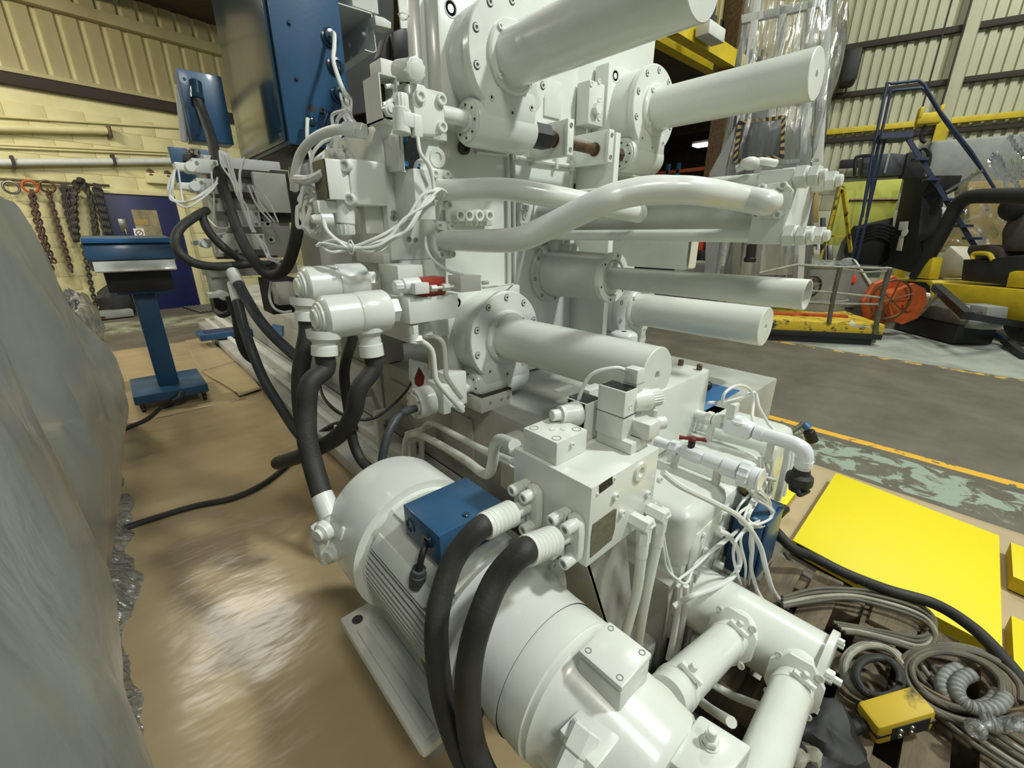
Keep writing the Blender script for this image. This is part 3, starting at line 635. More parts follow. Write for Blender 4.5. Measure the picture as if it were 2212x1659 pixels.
# accumulator cap and grease pump box on the bed at right
t = thing('round_cap', 'round white cap with a black centre hole behind the lower left tie bar', 'cap', (2.0, 1.3, 0.6))
c = A(1348, 716, 'x', 2.0); MB().lathe((c.x, c.y, 0.6), Z, [(0, 0), (0, 0.075), (c.z - 0.62, 0.075), (c.z - 0.61, 0.07), (c.z - 0.6, 0.05), (c.z - 0.6, 0)], 32).build('body', 'white', t)
MB().lathe((c.x, c.y, c.z), Z, [(0, 0.014), (0.001, 0.014), (0.001, 0)], 16).build('centre_hole', 'black', t)
t = thing('white_cover_box', 'tall white cover box with two brown studs behind the tie bar end', 'cover', (1.75, 0.8, 0.6))
q0 = A(1430, 800, 'y', 0.72); q1 = A(1527, 795, 'y', 0.72)
MB().box((q0.x - 0.05, 0.70, 0.60), (q1.x, 0.98, 0.872), 0.012).build('cover', 'white', t)
for p in ((1470, 789), (1510, 799)): q = A(*p, 'z', 0.872); MB().cyl(q, q + Z * 0.024, 0.011, 0.002, 16).build('stud', 'brown_steel', t)
# ================================================================ manifold block on its bracket
MX0, MX1, MY0, MY1, MZ0, MZ1 = 0.60, 0.853, 0.431, 0.658, 0.735, 0.929
t = thing('manifold_block', 'big square white manifold block in the middle foreground with bare foil patch', 'manifold', (0.72, 0.54, MZ0))
MB().box((MX0, MY0, MZ0), (MX1, MY1, MZ1), 0.002).build('block', 'white', t)
q0, q1 = A(1293, 1064, 'y', MY0), A(1322, 1031, 'y', MY0)
MB().prism([A(1294, 1066, 'y', MY0), A(1323, 1045, 'y', MY0), A(1322, 1029, 'y', MY0), A(1294, 1048, 'y', MY0)], -Y * 0.0012).build('name_plate', 'black_label', t)
MB().prism([A(*p, 'y', MY0) for p in ((1274, 1205), (1320, 1166), (1327, 1142), (1331, 1099), (1325, 1100), (1280, 1133), (1276, 1160))], -Y * 0.0015).build('foil_plate', 'foil', t, label='bare grey green foil patch')
MB().lathe(A(1381, 1018, 'y', MY0), -Y, [(0, 0.024), (0.006, 0.022), (0.006, 0.012), (-0.004, 0.010), (-0.004, 0)], 24).build('hex_socket_plug', 'white', t)
for p in ((1327, 1071), (1397, 1066), (1341, 1107), (1422, 1035)): MB().screw(A(*p, 'y', MY0), -Y, 0.0085, 0.008).build('plug_screw', 'white', t)
for p in ((1415, 1088), (1328, 1033), (1290, 1067)): MB().sph(A(*p, 'y', MY0), 0.004, 8, 6).build('rivet', 'white', t)
for p in ((1100, 990), (1104, 1008)): q = A(*p, 'y', MY1); MB().cyl((0.61, MY1, q.z), (0.61, MY1 + 0.02, q.z), 0.008, n=12).build('end_plug', 'white', t)
# top sub plate with four counterbored screws
t2 = thing('top_valve_block', 'small square white block with four sunk screws on the manifold block', 'valve block', (0.66, 0.59, MZ1))
bx0, bx1, by0, by1, bz = 0.611, 0.712, 0.535, 0.638, 0.984
MB().box((bx0, by0, MZ1 + 0.0005), (bx1, by1, bz), 0.002).build('block', 'white', t2)
for x in (bx0 + 0.017, bx1 - 0.017):
    for y in (by0 + 0.017, by1 - 0.017): MB().lathe((x, y, bz), Z, [(0.0, 0.0105), (0.0008, 0.0105), (0.0008, 0.009), (-0.006, 0.0088), (-0.006, 0.0045), (-0.01, 0.004), (-0.01, 0)], 20).build('sunk_screw', 'grey_box', t2)
for x, y in ((0.655, 0.588), (0.675, 0.572)): MB().cyl((x, y, bz), (x, y, bz + 0.0015), 0.008, n=16).build('plug', 'white', t2)
MB().screw(A(1234, 960, 'y', by0), -Y, 0.006, 0.006).build('side_screw', 'white', t2)
# valve with knurled knob (tall) on the manifold block
t3 = thing('solenoid_valve', 'tall white solenoid valve with ribbed knob standing on the manifold block', 'valve', (0.80, 0.56, MZ1), 'valves on the manifold block')
def fx(px, py, y): return A(px, py, 'y', y)
y0 = 0.50
a, c = fx(1280, 978, y0 + 0.0), fx(1345, 957, y0)
MB().box((0.755, 0.49, MZ1 + 0.0005), (0.825, 0.585, MZ1 + 0.028), 0.002).build('base_plate', 'white', t3)
vb = MB().box((0.752, 0.515, MZ1 + 0.028), (0.80, 0.588, MZ1 + 0.145), 0.002).build('valve_body', 'white', t3)
MB().box((0.757, 0.517, MZ1 + 0.1452), (0.797, 0.583, MZ1 + 0.1465)).build('name_plate', 'black_label', vb)
MB().box((0.7515, 0.5135, MZ1 + 0.083), (0.8005, 0.5895, MZ1 + 0.0845)).build('joint_line', 'chain_dark', vb)
MB().lathe((0.776, 0.5151, MZ1 + 0.105), -Y, [(0, 0.007), (0.001, 0.007), (0.001, 0.004), (0, 0.003), (0, 0)], 14).build('seal_screw', 'white', vb)
s = MB().cyl((0.800, 0.535, MZ1 + 0.105), (0.853, 0.515, MZ1 + 0.105), 0.026, 0.004, 28).build('solenoid_coil', 'white', t3)
kp = V((0.853, 0.515, MZ1 + 0.105)); kd = V((0.053, -0.02, 0)).normalized()
def knob(p, d, r, L, par, ribs=20, m='white', name='ribbed_knob'):
    pr = []; b = MB(); a, c, d = frame(d); p = V(p); n = ribs * 2; vs = []; fs = []
    for t_ in (0, L * 0.8, L * 0.95):
        for k in range(n):
            rr = r * (1.0 if k % 2 else 0.90) * (0.86 if t_ > L * 0.9 else 1); q = 2 * math.pi * k / n; vs.append(p + d * t_ + (a * math.cos(q) + c * math.sin(q)) * rr)
    for i in range(2):
        for k in range(n): fs.append((i * n + k, i * n + (k + 1) % n, (i + 1) * n + (k + 1) % n, (i + 1) * n + k))
    fs.append(tuple(2 * n + k for k in range(n))); b.raw(vs, fs); b.lathe(p + d * L * 0.95, d, [(0, r * 0.6), (L * 0.05, r * 0.55), (L * 0.05, 0)], 20)
    return b.build(name, m, par)
knob(kp, kd, 0.021, 0.034, t3)
c_ = MB().box((0.797, 0.518, MZ1 + 0.128), (0.828, 0.552, MZ1 + 0.185), 0.002).build('plug_connector', 'white', t3)
MB().box((0.7965, 0.5175, MZ1 + 0.150), (0.8285, 0.5525, MZ1 + 0.1515)).build('joint_line', 'grey_box', c_)
MB().tube([V((0.80, 0.552, MZ1 + 0.178)), V((0.775, 0.565, MZ1 + 0.185)), V((0.745, 0.60, MZ1 + 0.17)), V((0.735, 0.62, MZ1 + 0.13)), V((0.74, 0.64, MZ1 + 0.06)), V((0.745, 0.64, MZ1))], 0.0045, 8).build('lead', 'cable_white', t3)
MB().box((0.79, 0.47, MZ1 + 0.03), (0.84, 0.53, MZ1 + 0.07), 0.004).build('lower_body', 'white', t3)
p = V((0.838, 0.495, MZ1 + 0.05)); MB().cyl(p, p + V((0.036, -0.016, 0)), 0.0155, 0.003, 20).build('adjuster_cap', 'white', t3)
MB().cyl(V((0.845, 0.49, MZ1 + 0.062)), V((0.845, 0.49, MZ1 + 0.085)), 0.006, n=12).build('neck', 'white', t3)
MB().screw((0.825, 0.489, MZ1 + 0.015), -Y, 0.007, 0.006).build('side_screw', 'white', t3)
# lower valve behind, pointing left
t4 = thing('pressure_valve', 'low white pressure valve with dark label behind the small square block', 'valve', (0.73, 0.68, MZ1), 'valves on the manifold block')
vb = MB().box((0.725, 0.61, MZ1 + 0.0005), (0.775, 0.665, MZ1 + 0.085), 0.002).build('valve_body', 'white', t4)
MB().box((0.728, 0.613, MZ1 + 0.085), (0.772, 0.662, MZ1 + 0.0865)).build('name_plate', 'black_label', vb)
MB().prism([V((0.725, 0.615, MZ1 + 0.03)), V((0.725, 0.66, MZ1 + 0.03)), V((0.725, 0.66, MZ1 + 0.083)), V((0.725, 0.615, MZ1 + 0.083))], V((0.001, 0, 0))).build('side_plate', 'white', vb)
MB().lathe((0.728, 0.636, MZ1 + 0.058), V((-1, 0.32, 0.08)), [(0, 0.0), (0, 0.027), (0.035, 0.018), (0.036, 0.0185), (0.042, 0.0185), (0.042, 0.012), (0.06, 0.012), (0.062, 0.010), (0.062, 0)], 24).build('adjuster', 'white', t4)
t3.location += V((0.015, -0.035, 0)); t4.location += V((0.02, -0.035, 0)); t4.scale = (1.15, 1.15, 1.15)
a, c = A(1272, 874, 'y', 0.80), A(1306, 833, 'y', 0.80)
tl = thing('label_post', 'small white post with a printed label under the lower left tie bar', 'post', (a.x, 0.80, 0.6))
MB().box((a.x, 0.80, 0.60), (c.x, 0.84, c.z), 0.003).build('post', 'white_dull', tl)
# bracket leg under the manifold block
t = thing('manifold_bracket', 'grey white triangular steel bracket under the manifold block', 'bracket', (0.85, 0.55, 0))
MB().prism([V((0.66, 0.50, MZ0)), V((0.84, 0.50, MZ0)), V((1.0, 0.50, 0.12)), V((0.90, 0.50, 0.12))], Y * 0.012).build('gusset_plate', 'white_dirty', t)
MB().prism([V((0.66, 0.50, MZ0 - 0.006)), V((0.90, 0.50, 0.12)), V((0.90, 0.64, 0.12)), V((0.66, 0.64, MZ0 - 0.006))], X * 0.01).build('web_plate', 'white_dirty', t)
MB().box((0.88, 0.46, 0), (1.09, 1.48, 0.12), 0.004).build('foot', 'white_dirty', t)
# ---- split flange hose ends on the left face with black hoses
def flange_hose(cpx, spx, pts, label, rr, extra):
    c = A(*cpx, 'x', MX0); t = thing('pressure_hose', label, 'hose', c, 'thick black hoses at the manifold block')
    for s in (-1, 1):
        pl = [V((MX0 - 0.0005, c.y + s * (0.002 + a), c.z + b_)) for a, b_ in ((0, -0.056), (0.018, -0.058), (0.032, -0.045), (0.034, -0.02), (0.034, 0.02), (0.032, 0.045), (0.018, 0.058), (0, 0.056), (0, 0.02), (0.010, 0.012), (0.010, -0.012), (0, -0.02))]
        h = MB().prism(pl, -X * 0.022, 0.004).build('split_flange', 'white', t)
        for b_ in (-0.042, 0.042):
            p = V((MX0 - 0.022, c.y + s * 0.019, c.z + b_)); MB().lathe(p, -X, [(0, 0), (0, 0.0135), (0.026, 0.0135), (0.028, 0.012), (0.028, 0.0075), (0.010, 0.007), (0.010, 0)], 20).build('socket_screw', 'white', h)
    e = A(*spx, 'x', 0.44); d = (e - V((MX0, c.y, c.z)))
    d0 = V((MX0, c.y, c.z)); u = d.normalized(); L = d.length
    MB().cyl(d0 - u * 0.0, d0 + u * L * 0.50, 0.0175, n=24).build('neck', 'white', t)
    prof = [(0, 0.02), (0.002, 0.0285)]; w_ = L * 0.52; n = 6
    for k in range(n):
        a = 0.004 + k * (w_ - 0.012) / n; prof += [(a, 0.0292), (a + (w_ - 0.012) / n - 0.0022, 0.0292), (a + (w_ - 0.012) / n - 0.0014, 0.0282)]
    prof += [(w_ - 0.004, 0.0288), (w_, 0.0275), (w_, 0)]
    MB().lathe(d0 + u * L * 0.44, u, prof, 32).build('crimp_sleeve', 'white', t)
    P = [d0 + u * L * 0.9, d0 + u * (L + 0.01)] + [A(x, y, 'x', xx) for x, y, xx in pts]
    MB().tube(P, rr, 20, 8).build('hose', 'rubber', t)
flange_hose((1150, 1085), (1040, 1140), [(985, 1200, 0.385), (958, 1270, 0.345), (944, 1340, 0.315), (944, 1410, 0.30), (955, 1500, 0.292), (982, 1590, 0.29), (1025, 1680, 0.295), (1090, 1780, 0.31)], 'left thick black pressure hose curving down over the motor', 0.0235, 0)
flange_hose((1236, 1150), (1132, 1192), [(1075, 1250, 0.39), (1040, 1330, 0.345), (1018, 1410, 0.32), (1010, 1500, 0.305), (1018, 1590, 0.30), (1040, 1660, 0.30), (1085, 1740, 0.31), (1150, 1840, 0.33)], 'right thick black pressure hose curving down over the pump', 0.0245, 0)
# two white elbow hoses on the front face
for k, (p, q) in enumerate((((1365, 1120), ((1385, 1190), (1375, 1280), (1345, 1390))), ((1400, 1100), ((1412, 1180), (1395, 1290), (1375, 1410))))):
    c = A(*p, 'y', MY0); t = thing('elbow_hose', ('left' if k == 0 else 'right') + ' white hose with hexagon elbow on the front of the manifold block', 'hose', c, 'white elbow hoses')
    o = c - Y * 0.034; off = V((0.004, 0, 0)) * k
    MB().hexn(c + Y * 0.001, o - Y * 0.014, 0.0185, 0.002).build('elbow_body', 'white', t)
    MB().hexn(o + V((-0.002, 0, 0)), o + V((0.024, 0, -0.002)), 0.0165, 0.003).build('side_cap', 'white', t)
    d = V((0.004, 0.004, -1)); MB().hexn(o - Z * 0.012, o + d * 0.045, 0.0165, 0.002).build('nut', 'white', t)
    yy = o.y; MB().tube([o + d * 0.04, o + d * 0.075] + [A(x, y, 'y', yy + 0.01 + 0.012 * i) for i, (x, y) in enumerate(q[1:])], 0.0125, 14).build('hose', 'white', t)
    MB().cyl(o + d * 0.042, o + d * 0.085, 0.0145, 0.002, 18).build('ferrule', 'white', t)
# ================================================================ electric motor
XM, ZM = 0.497, 0.53
t = thing('electric_motor', 'white finned electric motor with round fan cover and blue terminal box', 'motor', (XM, 0.85, 0.28))
MB().lathe((XM, 0.955, ZM), Y, [(0.0, 0.172), (0.0, 0.203), (0.185, 0.203), (0.205, 0.197), (0.215, 0.18), (0.218, 0.0)], 64).build('fan_cover', 'white', t)
MB().lathe((XM, 0.60, ZM), Y, [(0, 0), (0, 0.150), (0.37, 0.150), (0.37, 0)], 48).build('stator', 'white_dull', t)
fin = None
for k in range(72):
    q = math.radians(k * 5 + 2.5)
    if -0.25 < math.cos(q) < 0.25 and math.sin(q) < 0: continue
    dx, dz = math.cos(q), math.sin(q)
    if dz > 0.82: continue
    MB().obox((XM + dx * 0.162, 0.785, ZM + dz * 0.162), (V((dx, 0, dz)), Y, V((-dz, 0, dx))), (0.0155, 0.165, 0.0018)).build('cooling_fin', 'white_dull', t)
MB().box((XM - 0.085, 0.64, ZM + 0.138), (XM + 0.085, 0.93, ZM + 0.166), 0.003).build('top_pad', 'white_dull', t)
p = V((-0.62, 0, 0.78)); MB().obox(V((XM, 0.80, ZM)) + p * 0.166, (p.cross(Y), Y, p), (0.04, 0.155, 0.012), 0.003).build('side_pad', 'white_dull', t)
p = V((-0.80, 0, 0.60)); MB().obox(V((XM, 0.80, ZM)) + p * 0.172, (p.cross(Y), Y, p), (0.022, 0.13, 0.01), 0.003).build('rating_plate', 'white', t)
MB().lathe((XM, 0.565, ZM), Y, [(0, 0.11), (0, 0.19), (0.022, 0.195), (0.045, 0.178), (0.05, 0.15)], 56).build('end_shield', 'white', t)
MB().lathe((XM, 0.94, ZM), Y, [(0, 0.15), (0, 0.178), (0.015, 0.18), (0.02, 0.15)], 56).build('rear_shield', 'white', t)
for k in range(4):
    q = math.radians(45 + 90 * k); MB().screw((XM + 0.177 * math.cos(q), 0.549, ZM + 0.177 * math.sin(q)), -Y, 0.010, 0.012).build('flange_bolt', 'white', t)
p = V((-0.8, 0, 0.35)).normalized(); MB().obox(V((XM, 1.05, ZM)) + p * 0.203, (Y, p.cross(Y), p), (0.008, 0.018, 0.006), 0.003).build('clip', 'white', t)
ft = MB().box((XM - 0.225, 0.60, 0.272), (XM + 0.225, 1.085, 0.302), 0.012).build('foot_plate', 'white_dull', t)
for x in (-0.19, -0.14, -0.095, 0.095, 0.14, 0.19): MB().box((XM + x - 0.014, 0.62, 0.302), (XM + x + 0.014, 1.0, 0.309), 0.003).build('rib', 'white_dull', ft)
MB().lathe((XM - 0.185, 1.04, 0.3025), Z, [(0, 0.016), (0.001, 0.016), (0.001, 0)], 20).build('bolt_hole', 'black', ft)
MB().box((XM - 0.10, 0.66, 0.29), (XM + 0.10, 1.0, 0.42), 0.01).build('foot_web', 'white_dull', t)
tb = MB().box((0.395, 0.672, ZM + 0.162), (0.583, 0.832, 0.78), 0.003).build('terminal_box', 'blue', t)
MB().prism([V((0.395, 0.672, 0.7801)), V((0.5, 0.672, 0.7801)), V((0.5, 0.68, 0.7801)), V((0.395, 0.68, 0.7801))], Z * 0.0005).build('lid_edge', 'blue', tb)
q = A(1007, 1112, 'z', 0.781); MB().cyl(q, q + Z * 0.004, 0.009, 0.002, 14).build('lid_screw', 'blue_gloss', tb)
q = A(887, 1135, 'x', 0.395); MB().torus(q, X, 0.017, 0.0025, 24, 6).build('blanking_ring', 'blue_gloss', tb)
q = A(925, 1168, 'x', 0.394); MB().lathe(q, -X, [(0, 0.018), (0.006, 0.018), (0.006, 0.009), (0.002, 0.009), (0.002, 0)], 20).build('cable_entry', 'blue_gloss', tb)
MB().box((XM - 0.15, 0.72, 0.0), (XM + 0.15, 0.98, 0.272)).build('mounting_block', 'white_dirty', t)
t2 = thing('motor_cable', 'short black motor cable with a grey gland below the blue terminal box', 'cable', q)
P = [A(x, y, 'x', xx) for x, y, xx in ((922, 1172, 0.392), (914, 1192, 0.372), (906, 1225, 0.36), (898, 1265, 0.352), (894, 1300, 0.35), (897, 1340, 0.345), (908, 1385, 0.34), (918, 1430, 0.34), (935, 1470, 0.36))]
MB().tube(P[:4], 0.008, 10).build('cable_end', 'fork_black', t2)
MB().tube(P[3:], 0.0075, 10).build('cable_tail', 'cable', t2)
MB().lathe(P[2] + (P[3] - P[2]) * 0.1, P[4] - P[2], [(0, 0.009), (0, 0.016), (0.014, 0.017), (0.015, 0.019), (0.034, 0.0195), (0.036, 0.018), (0.052, 0.018), (0.058, 0.012), (0.058, 0)], 16).build('gland', 'rubber_grey', t2)
# ================================================================ pumps
t = thing('hydraulic_pump', 'white hydraulic pump with conical bell housing in line with the motor', 'pump', (XM, 0.4, 0.36))
MB().lathe((XM, 0.566, ZM), -Y, [(0, 0), (0, 0.192), (0.014, 0.192), (0.017, 0.189), (0.017, 0.166), (0.03, 0.158), (0.06, 0.152), (0.10, 0.149), (0.135, 0.149)], 64).build('bell_housing', 'white', t)
MB().lathe((XM, 0.432, ZM), -Y, [(0, 0.140), (0.0006, 0.1465), (0.06, 0.146), (0.062, 0.140), (0.062, 0)], 64).build('adapter_ring', 'white', t)
MB().lathe((XM, 0.372, ZM), -Y, [(0, 0.132), (0.001, 0.142), (0.015, 0.142), (0.03, 0.128), (0.20, 0.112), (0.215, 0.10), (0.22, 0)], 56).build('pump_body', 'white', t)
MB().box((0.462, 0.245, ZM + 0.105), (0.553, 0.335, 0.690), 0.006).build('cover_base', 'white', t)
lid = MB().box((0.461, 0.244, 0.6905), (0.554, 0.336, 0.704), 0.005).build('cover_lid', 'white', t)
for x in (0.474, 0.541):
    for y in (0.257, 0.323): MB().lathe((x, y, 0.704), Z, [(0, 0.006), (0.0008, 0.006), (0.0008, 0.0042), (-0.003, 0.004), (-0.003, 0)], 14).build('lid_screw', 'grey_box', lid)
q = A(1048, 1500, 'x', XM - 0.135); MB().lathe((XM - 0.148, 0.50, ZM - 0.03), -X, [(0, 0.03), (0.0025, 0.03), (0.0025, 0)], 24).build('inspection_hole', 'black', t)
# hex fittings at the pump left
a = A(1245, 1570, 'x', 0.42); MB().box((0.375, 0.225, 0.575), (0.452, 0.300, 0.632), 0.004).build('port_block', 'white', t)
p = A(1262, 1585, 'x', 0.40); d = V((-0.8, -0.1, -0.55)).normalized()
MB().hexn(p - d * 0.01, p + d * 0.03, 0.026, 0.003).hexn(p + d * 0.03, p + d * 0.075, 0.023, 0.002).build('hex_fitting', 'white', t)
q = p + d * 0.06; MB().hexn(q + V((0.0, -0.02, 0.01)), q + V((-0.005, -0.012, -0.10)), 0.024, 0.003).build('elbow_nut', 'white', t)
MB().lathe((XM + 0.09, 0.255, ZM - 0.055), X, [(0, 0.075), (0.035, 0.072), (0.06, 0.056), (0.062, 0)], 32).build('suction_port', 'white', t)
t = thing('second_pump', 'white pump end with a hex bolt on its square lid at the bottom edge', 'pump', (0.56, 0.08, 0.4))
zt = 0.62; q = [A(*p, 'z', zt) for p in ((1512, 1540), (1627, 1612), (1545, 1720), (1440, 1640))]
MB().prism([p - Z * 0.05 for p in q], Z * 0.05, 0.006).build('lid', 'white', t)
cq = sum(q, V((0, 0, 0))) / 4; MB().cyl(cq - Z * 0.25, cq - Z * 0.05, 0.05, 0.004, 32).build('pump_body', 'white', t)
h = A(1533, 1606, 'z', zt); MB().cyl(h, h + Z * 0.003, 0.015, n=20).hexn(h + Z * 0.003, h + Z * 0.014, 0.013, 0.002).cyl(h + Z * 0.014, h + Z * 0.032, 0.0075, 0.001, 16).build('hex_bolt', 'white', t)
q = A(1478, 1590, 'z', zt - 0.04); MB().obox(q + V((-0.006, 0, -0.02)), (V((0.35, 0.94, 0)), V((-0.94, 0.35, 0)), Z), (0.062, 0.011, 0.05), 0.008).build('flange', 'white', t)
# ================================================================ suction pipes
t = thing('suction_header', 'large white suction pipe with bolted end flange coming out of the tank', 'pipe', (1.215, 0.2, 0.17))
xb, zb, rb_ = 1.213, 0.25, 0.100
MB().lathe((xb, 0.45, zb), -Y, [(0, 0.108), (0.01, 0.108), (0.012, rb_), (0.385, rb_), (0.385, 0.0)], 48).build('pipe', 'white', t)
ef = MB().lathe((xb, 0.066, zb), -Y, [(0, 0.03), (0, 0.120), (0.016, 0.120), (0.018, 0.117), (0.018, 0)], 48).build('end_flange', 'white', t)
for k in range(6):
    q = math.radians(60 * k + 15); MB().hexn((xb + 0.108 * math.cos(q), 0.048, zb + 0.108 * math.sin(q)), (xb + 0.108 * math.cos(q), 0.034, zb + 0.108 * math.sin(q)), 0.0095, 0.001).build('flange_bolt', 'white', ef)
MB().hexn((xb, 0.05, zb), (xb, 0.03, zb), 0.02, 0.002).hexn((xb, 0.03, zb), (xb, 0.012, zb), 0.011, 0.001).build('drain_plug', 'white', ef)
for i, (y, e) in enumerate(((0.262, V((0.66, 0.252, 0.475))), (0.105, V((0.66, 0.07, 0.40))))):
    o = V((xb, y, zb + 0.01)); d = (e - o); d.normalize()
    MB().cyl(o, o + d * 0.137, 0.058, n=32).build('branch', 'white', t)
    fo = o + d * 0.132; a, c, _ = frame(d)
    pl = []
    for k in range(8):
        q = math.radians(22.5 + 45 * k); pl.append(fo + (a * math.cos(q) * 0.82 + c * math.sin(q)) * 0.082)
    f = MB().prism(pl, d * 0.018, 0.003).build('branch_flange', 'white', t)
    for sx, sy in ((-1, -1), (1, -1), (-1, 1), (1, 1)): MB().screw(fo + d * 0.018 + a * sx * 0.046 + c * sy * 0.056, d, 0.0095, 0.004).build('socket_screw', 'white', f)
    s = thing('suction_hose', ('upper' if i == 0 else 'lower') + ' white suction pipe with clamps from the pump to the large pipe', 'pipe', (fo + e) / 2, 'white suction pipes')
    st = fo + d * 0.018
    MB().cyl(st, e, 0.046, n=36).build('pipe', 'white', s)
    for w_ in ((0.03,) if i else (0.03, (e - st).length - 0.07)):
        q = st + d * w_; MB().lathe(q, d, [(0, 0.046), (0.001, 0.0485), (0.018, 0.0485), (0.019, 0.046)], 36).build('clamp_band', 'white', s)
        u = (c * 0.75 - a * 0.35).normalized() if (c.z > 0) else (-c * 0.75 + a * 0.35).normalized()
        u = V((-0.2, -0.25, 0.95)); u = (u - d * u.dot(d)).normalized(); v = d.cross(u)
        k = MB().obox(q + d * 0.009 + u * 0.055, (d, v, u), (0.009, 0.022, 0.006), 0.002); k.hexn(q + d * 0.009 + u * 0.055 - v * 0.03, q + d * 0.009 + u * 0.055 + v * 0.022, 0.0075, 0.001).cyl(q + d * 0.009 + u * 0.058, q + d * 0.009 + u * 0.076, 0.008, 0.002, 12); k.build('clamp_bolt', 'white', s)
# ================================================================ oil tank with stepped rounded lids
t = thing('oil_tank', 'glossy white oil tank with three rounded lids at the right front', 'tank', (1.6, 0.6, 0.1))
TX0, TX1, TY0, TY1 = 1.10, 2.09, 0.43, 0.705
MB().box((TX0 + 0.01, TY0 + 0.006, 0.10), (TX1, TY1, 0.545), 0.02).build('tank_body', 'white', t)
for x0, x1 in ((TX0, 1.40), (1.475, 1.745), (1.80, TX1 + 0.005)): MB().box((x0, TY0, 0.38), (x1, TY1 + 0.2, 0.60), 0.045, None, 5).build('rounded_lid', 'white', t)
MB().box((TX0, 0.705, 0.3), (TX1, 1.3, 0.56), 0.01).build('rear_deck', 'white_dull', t)
cp = []
for x, z in ((1.135, 0.29), (1.135, 0.47), (1.16, 0.52), (1.40, 0.52), (1.43, 0.47), (1.43, 0.29)): cp.append(V((x, TY0 + 0.003, z)))
MB().prism(cp, -Y * 0.006, 0.002).build('front_cover', 'white', t)
for x, z in ((1.17, 0.36), (1.20, 0.50), (1.36, 0.50), (1.37, 0.36)): MB().hexn((x, TY0 - 0.003, z), (x, TY0 - 0.013, z), 0.008, 0.001).build('cover_bolt', 'white', t)
q = A(1605, 1050, 'y', TY0); g = MB().lathe(q, -Y, [(0, 0.03), (0.008, 0.031), (0.010, 0.034), (0.024, 0.034), (0.026, 0.028), (0.036, 0.026), (0.036, 0.014)], 20).build('brass_gland', 'brass', t)
q = A(1640, 1025, 'y', TY0); MB().hexn(q, q - Y * 0.03, 0.02, 0.002).cyl(q - Y * 0.03, q - Y * 0.06, 0.006, n=10).build('hex_sensor', 'white', t)
q = A(1545, 1143, 'y', TY0); MB().hexn(q, q - Y * 0.028, 0.018, 0.002).build('cable_gland', 'white', t)
for x0 in (1.12, 1.165): MB().box((x0, TY0 - 0.02, 0.02), (x0 + 0.03, TY0 + 0.01, 0.37), 0.003).build('front_channel', 'white_dirty', t)
MB().box((TX0 - 0.03, TY0 + 0.02, 0.0), (TX0 + 0.02, TY1, 0.36), 0.004).build('side_frame', 'white_dirty', t)
# ================================================================ valve tower on the left of the platen
FB = 1.62
t = thing('valve_tower', 'tall white valve manifold at the left of the platen with many valves bolted on', 'manifold', (0.98, 1.8, 0.95))
MB().box((0.825, FB, 1.30), (1.075, 2.15, 1.775), 0.003).build('upper_block', 'white', t)
MB().box((0.862, FB + 0.004, 0.96), (1.079, 2.1, 1.30), 0.003).build('lower_block', 'white', t)
MB().box((0.80, FB + 0.02, 1.285), (0.99, 1.9, 1.325), 0.002).build('step_plate', 'white_dull', t)
MB().lathe(A(945, 341, 'y', FB), -Y, [(0, 0.037), (0.004, 0.036), (0.004, 0.020), (-0.004, 0.018), (-0.004, 0)], 28).build('big_plug', 'white', t)
for p in ((940, 385), (970, 386), (850, 460), (851, 471), (848, 470), (884, 517), (898, 518), (865, 470), (856, 395)):
    MB().screw(A(*p, 'y', FB), -Y, 0.010, 0.005).build('plug_screw', 'grey_box', t)
for p in ((819, 376), (806, 472), (745, 318)): MB().screw(A(*p, 'x', 0.825), -X, 0.013, 0.008).build('plug_screw', 'white_dull', t)
# flanges of the two bent pipes
for cx, cy in ((950, 519), (941, 411)):
    c = A(cx, cy, 'y', FB); pl = []
    for dx, dz in ((-0.032, -0.075), (0.035, -0.075), (0.06, -0.03), (0.06, 0.03), (0.035, 0.075), (-0.032, 0.075), (-0.055, 0.03), (-0.055, -0.03)): pl.append(c + V((dx, 0, dz)))
    f = MB().prism(pl, -Y * 0.035, 0.004).build('pipe_flange', 'white', t)
    for sx in (-0.026, 0.03):
        for sz in (-0.055, 0.055): MB().screw(c + V((sx, -0.035, sz)), -Y, 0.0155, 0.016).build('socket_screw', 'white', f)
# hydraulic valves on the tower
t = thing('solenoid_valve', 'white solenoid valve with black side on the left of the valve tower, ribbed cap down', 'valve', A(765, 400, 'y', 1.58), 'solenoid valves')
yv = 1.60
a, c = A(762, 446, 'y', yv), A(818, 348, 'y', yv)
MB().box((a.x, yv, a.z + 0.005), (0.824, yv + 0.14, c.z), 0.012).build('pilot_body', 'white', t)
a2, c2 = A(714, 430, 'y', yv), A(763, 350, 'y', yv)
MB().box((a2.x, yv + 0.005, a2.z), (a.x - 0.0, yv + 0.12, c2.z + 0.004), 0.003).build('main_body', 'white', t)
MB().box((a2.x - 0.004, yv + 0.008, a2.z + 0.002), (a2.x, yv + 0.118, c2.z + 0.002)).build('black_side', 'black_label', t)
for p in ((768, 360), (778, 432)): q = A(*p, 'y', yv); MB().lathe(q + Y * 0.03 + V((-0.004, 0, 0)), V((-1, -0.9, 0)), [(0, 0), (0, 0.02), (0.05, 0.02), (0.052, 0.018), (0.052, 0.012), (0.04, 0.011), (0.04, 0)], 20).build('socket_screw', 'white', t)
MB().cyl(A(745, 432, 'y', yv + 0.05), A(745, 485, 'y', yv + 0.05), 0.036, 0.004, 28).build('solenoid_coil', 'white', t)
q = A(745, 484, 'y', yv + 0.05); knob(q, -Z, 0.034, 0.04, t, 14)
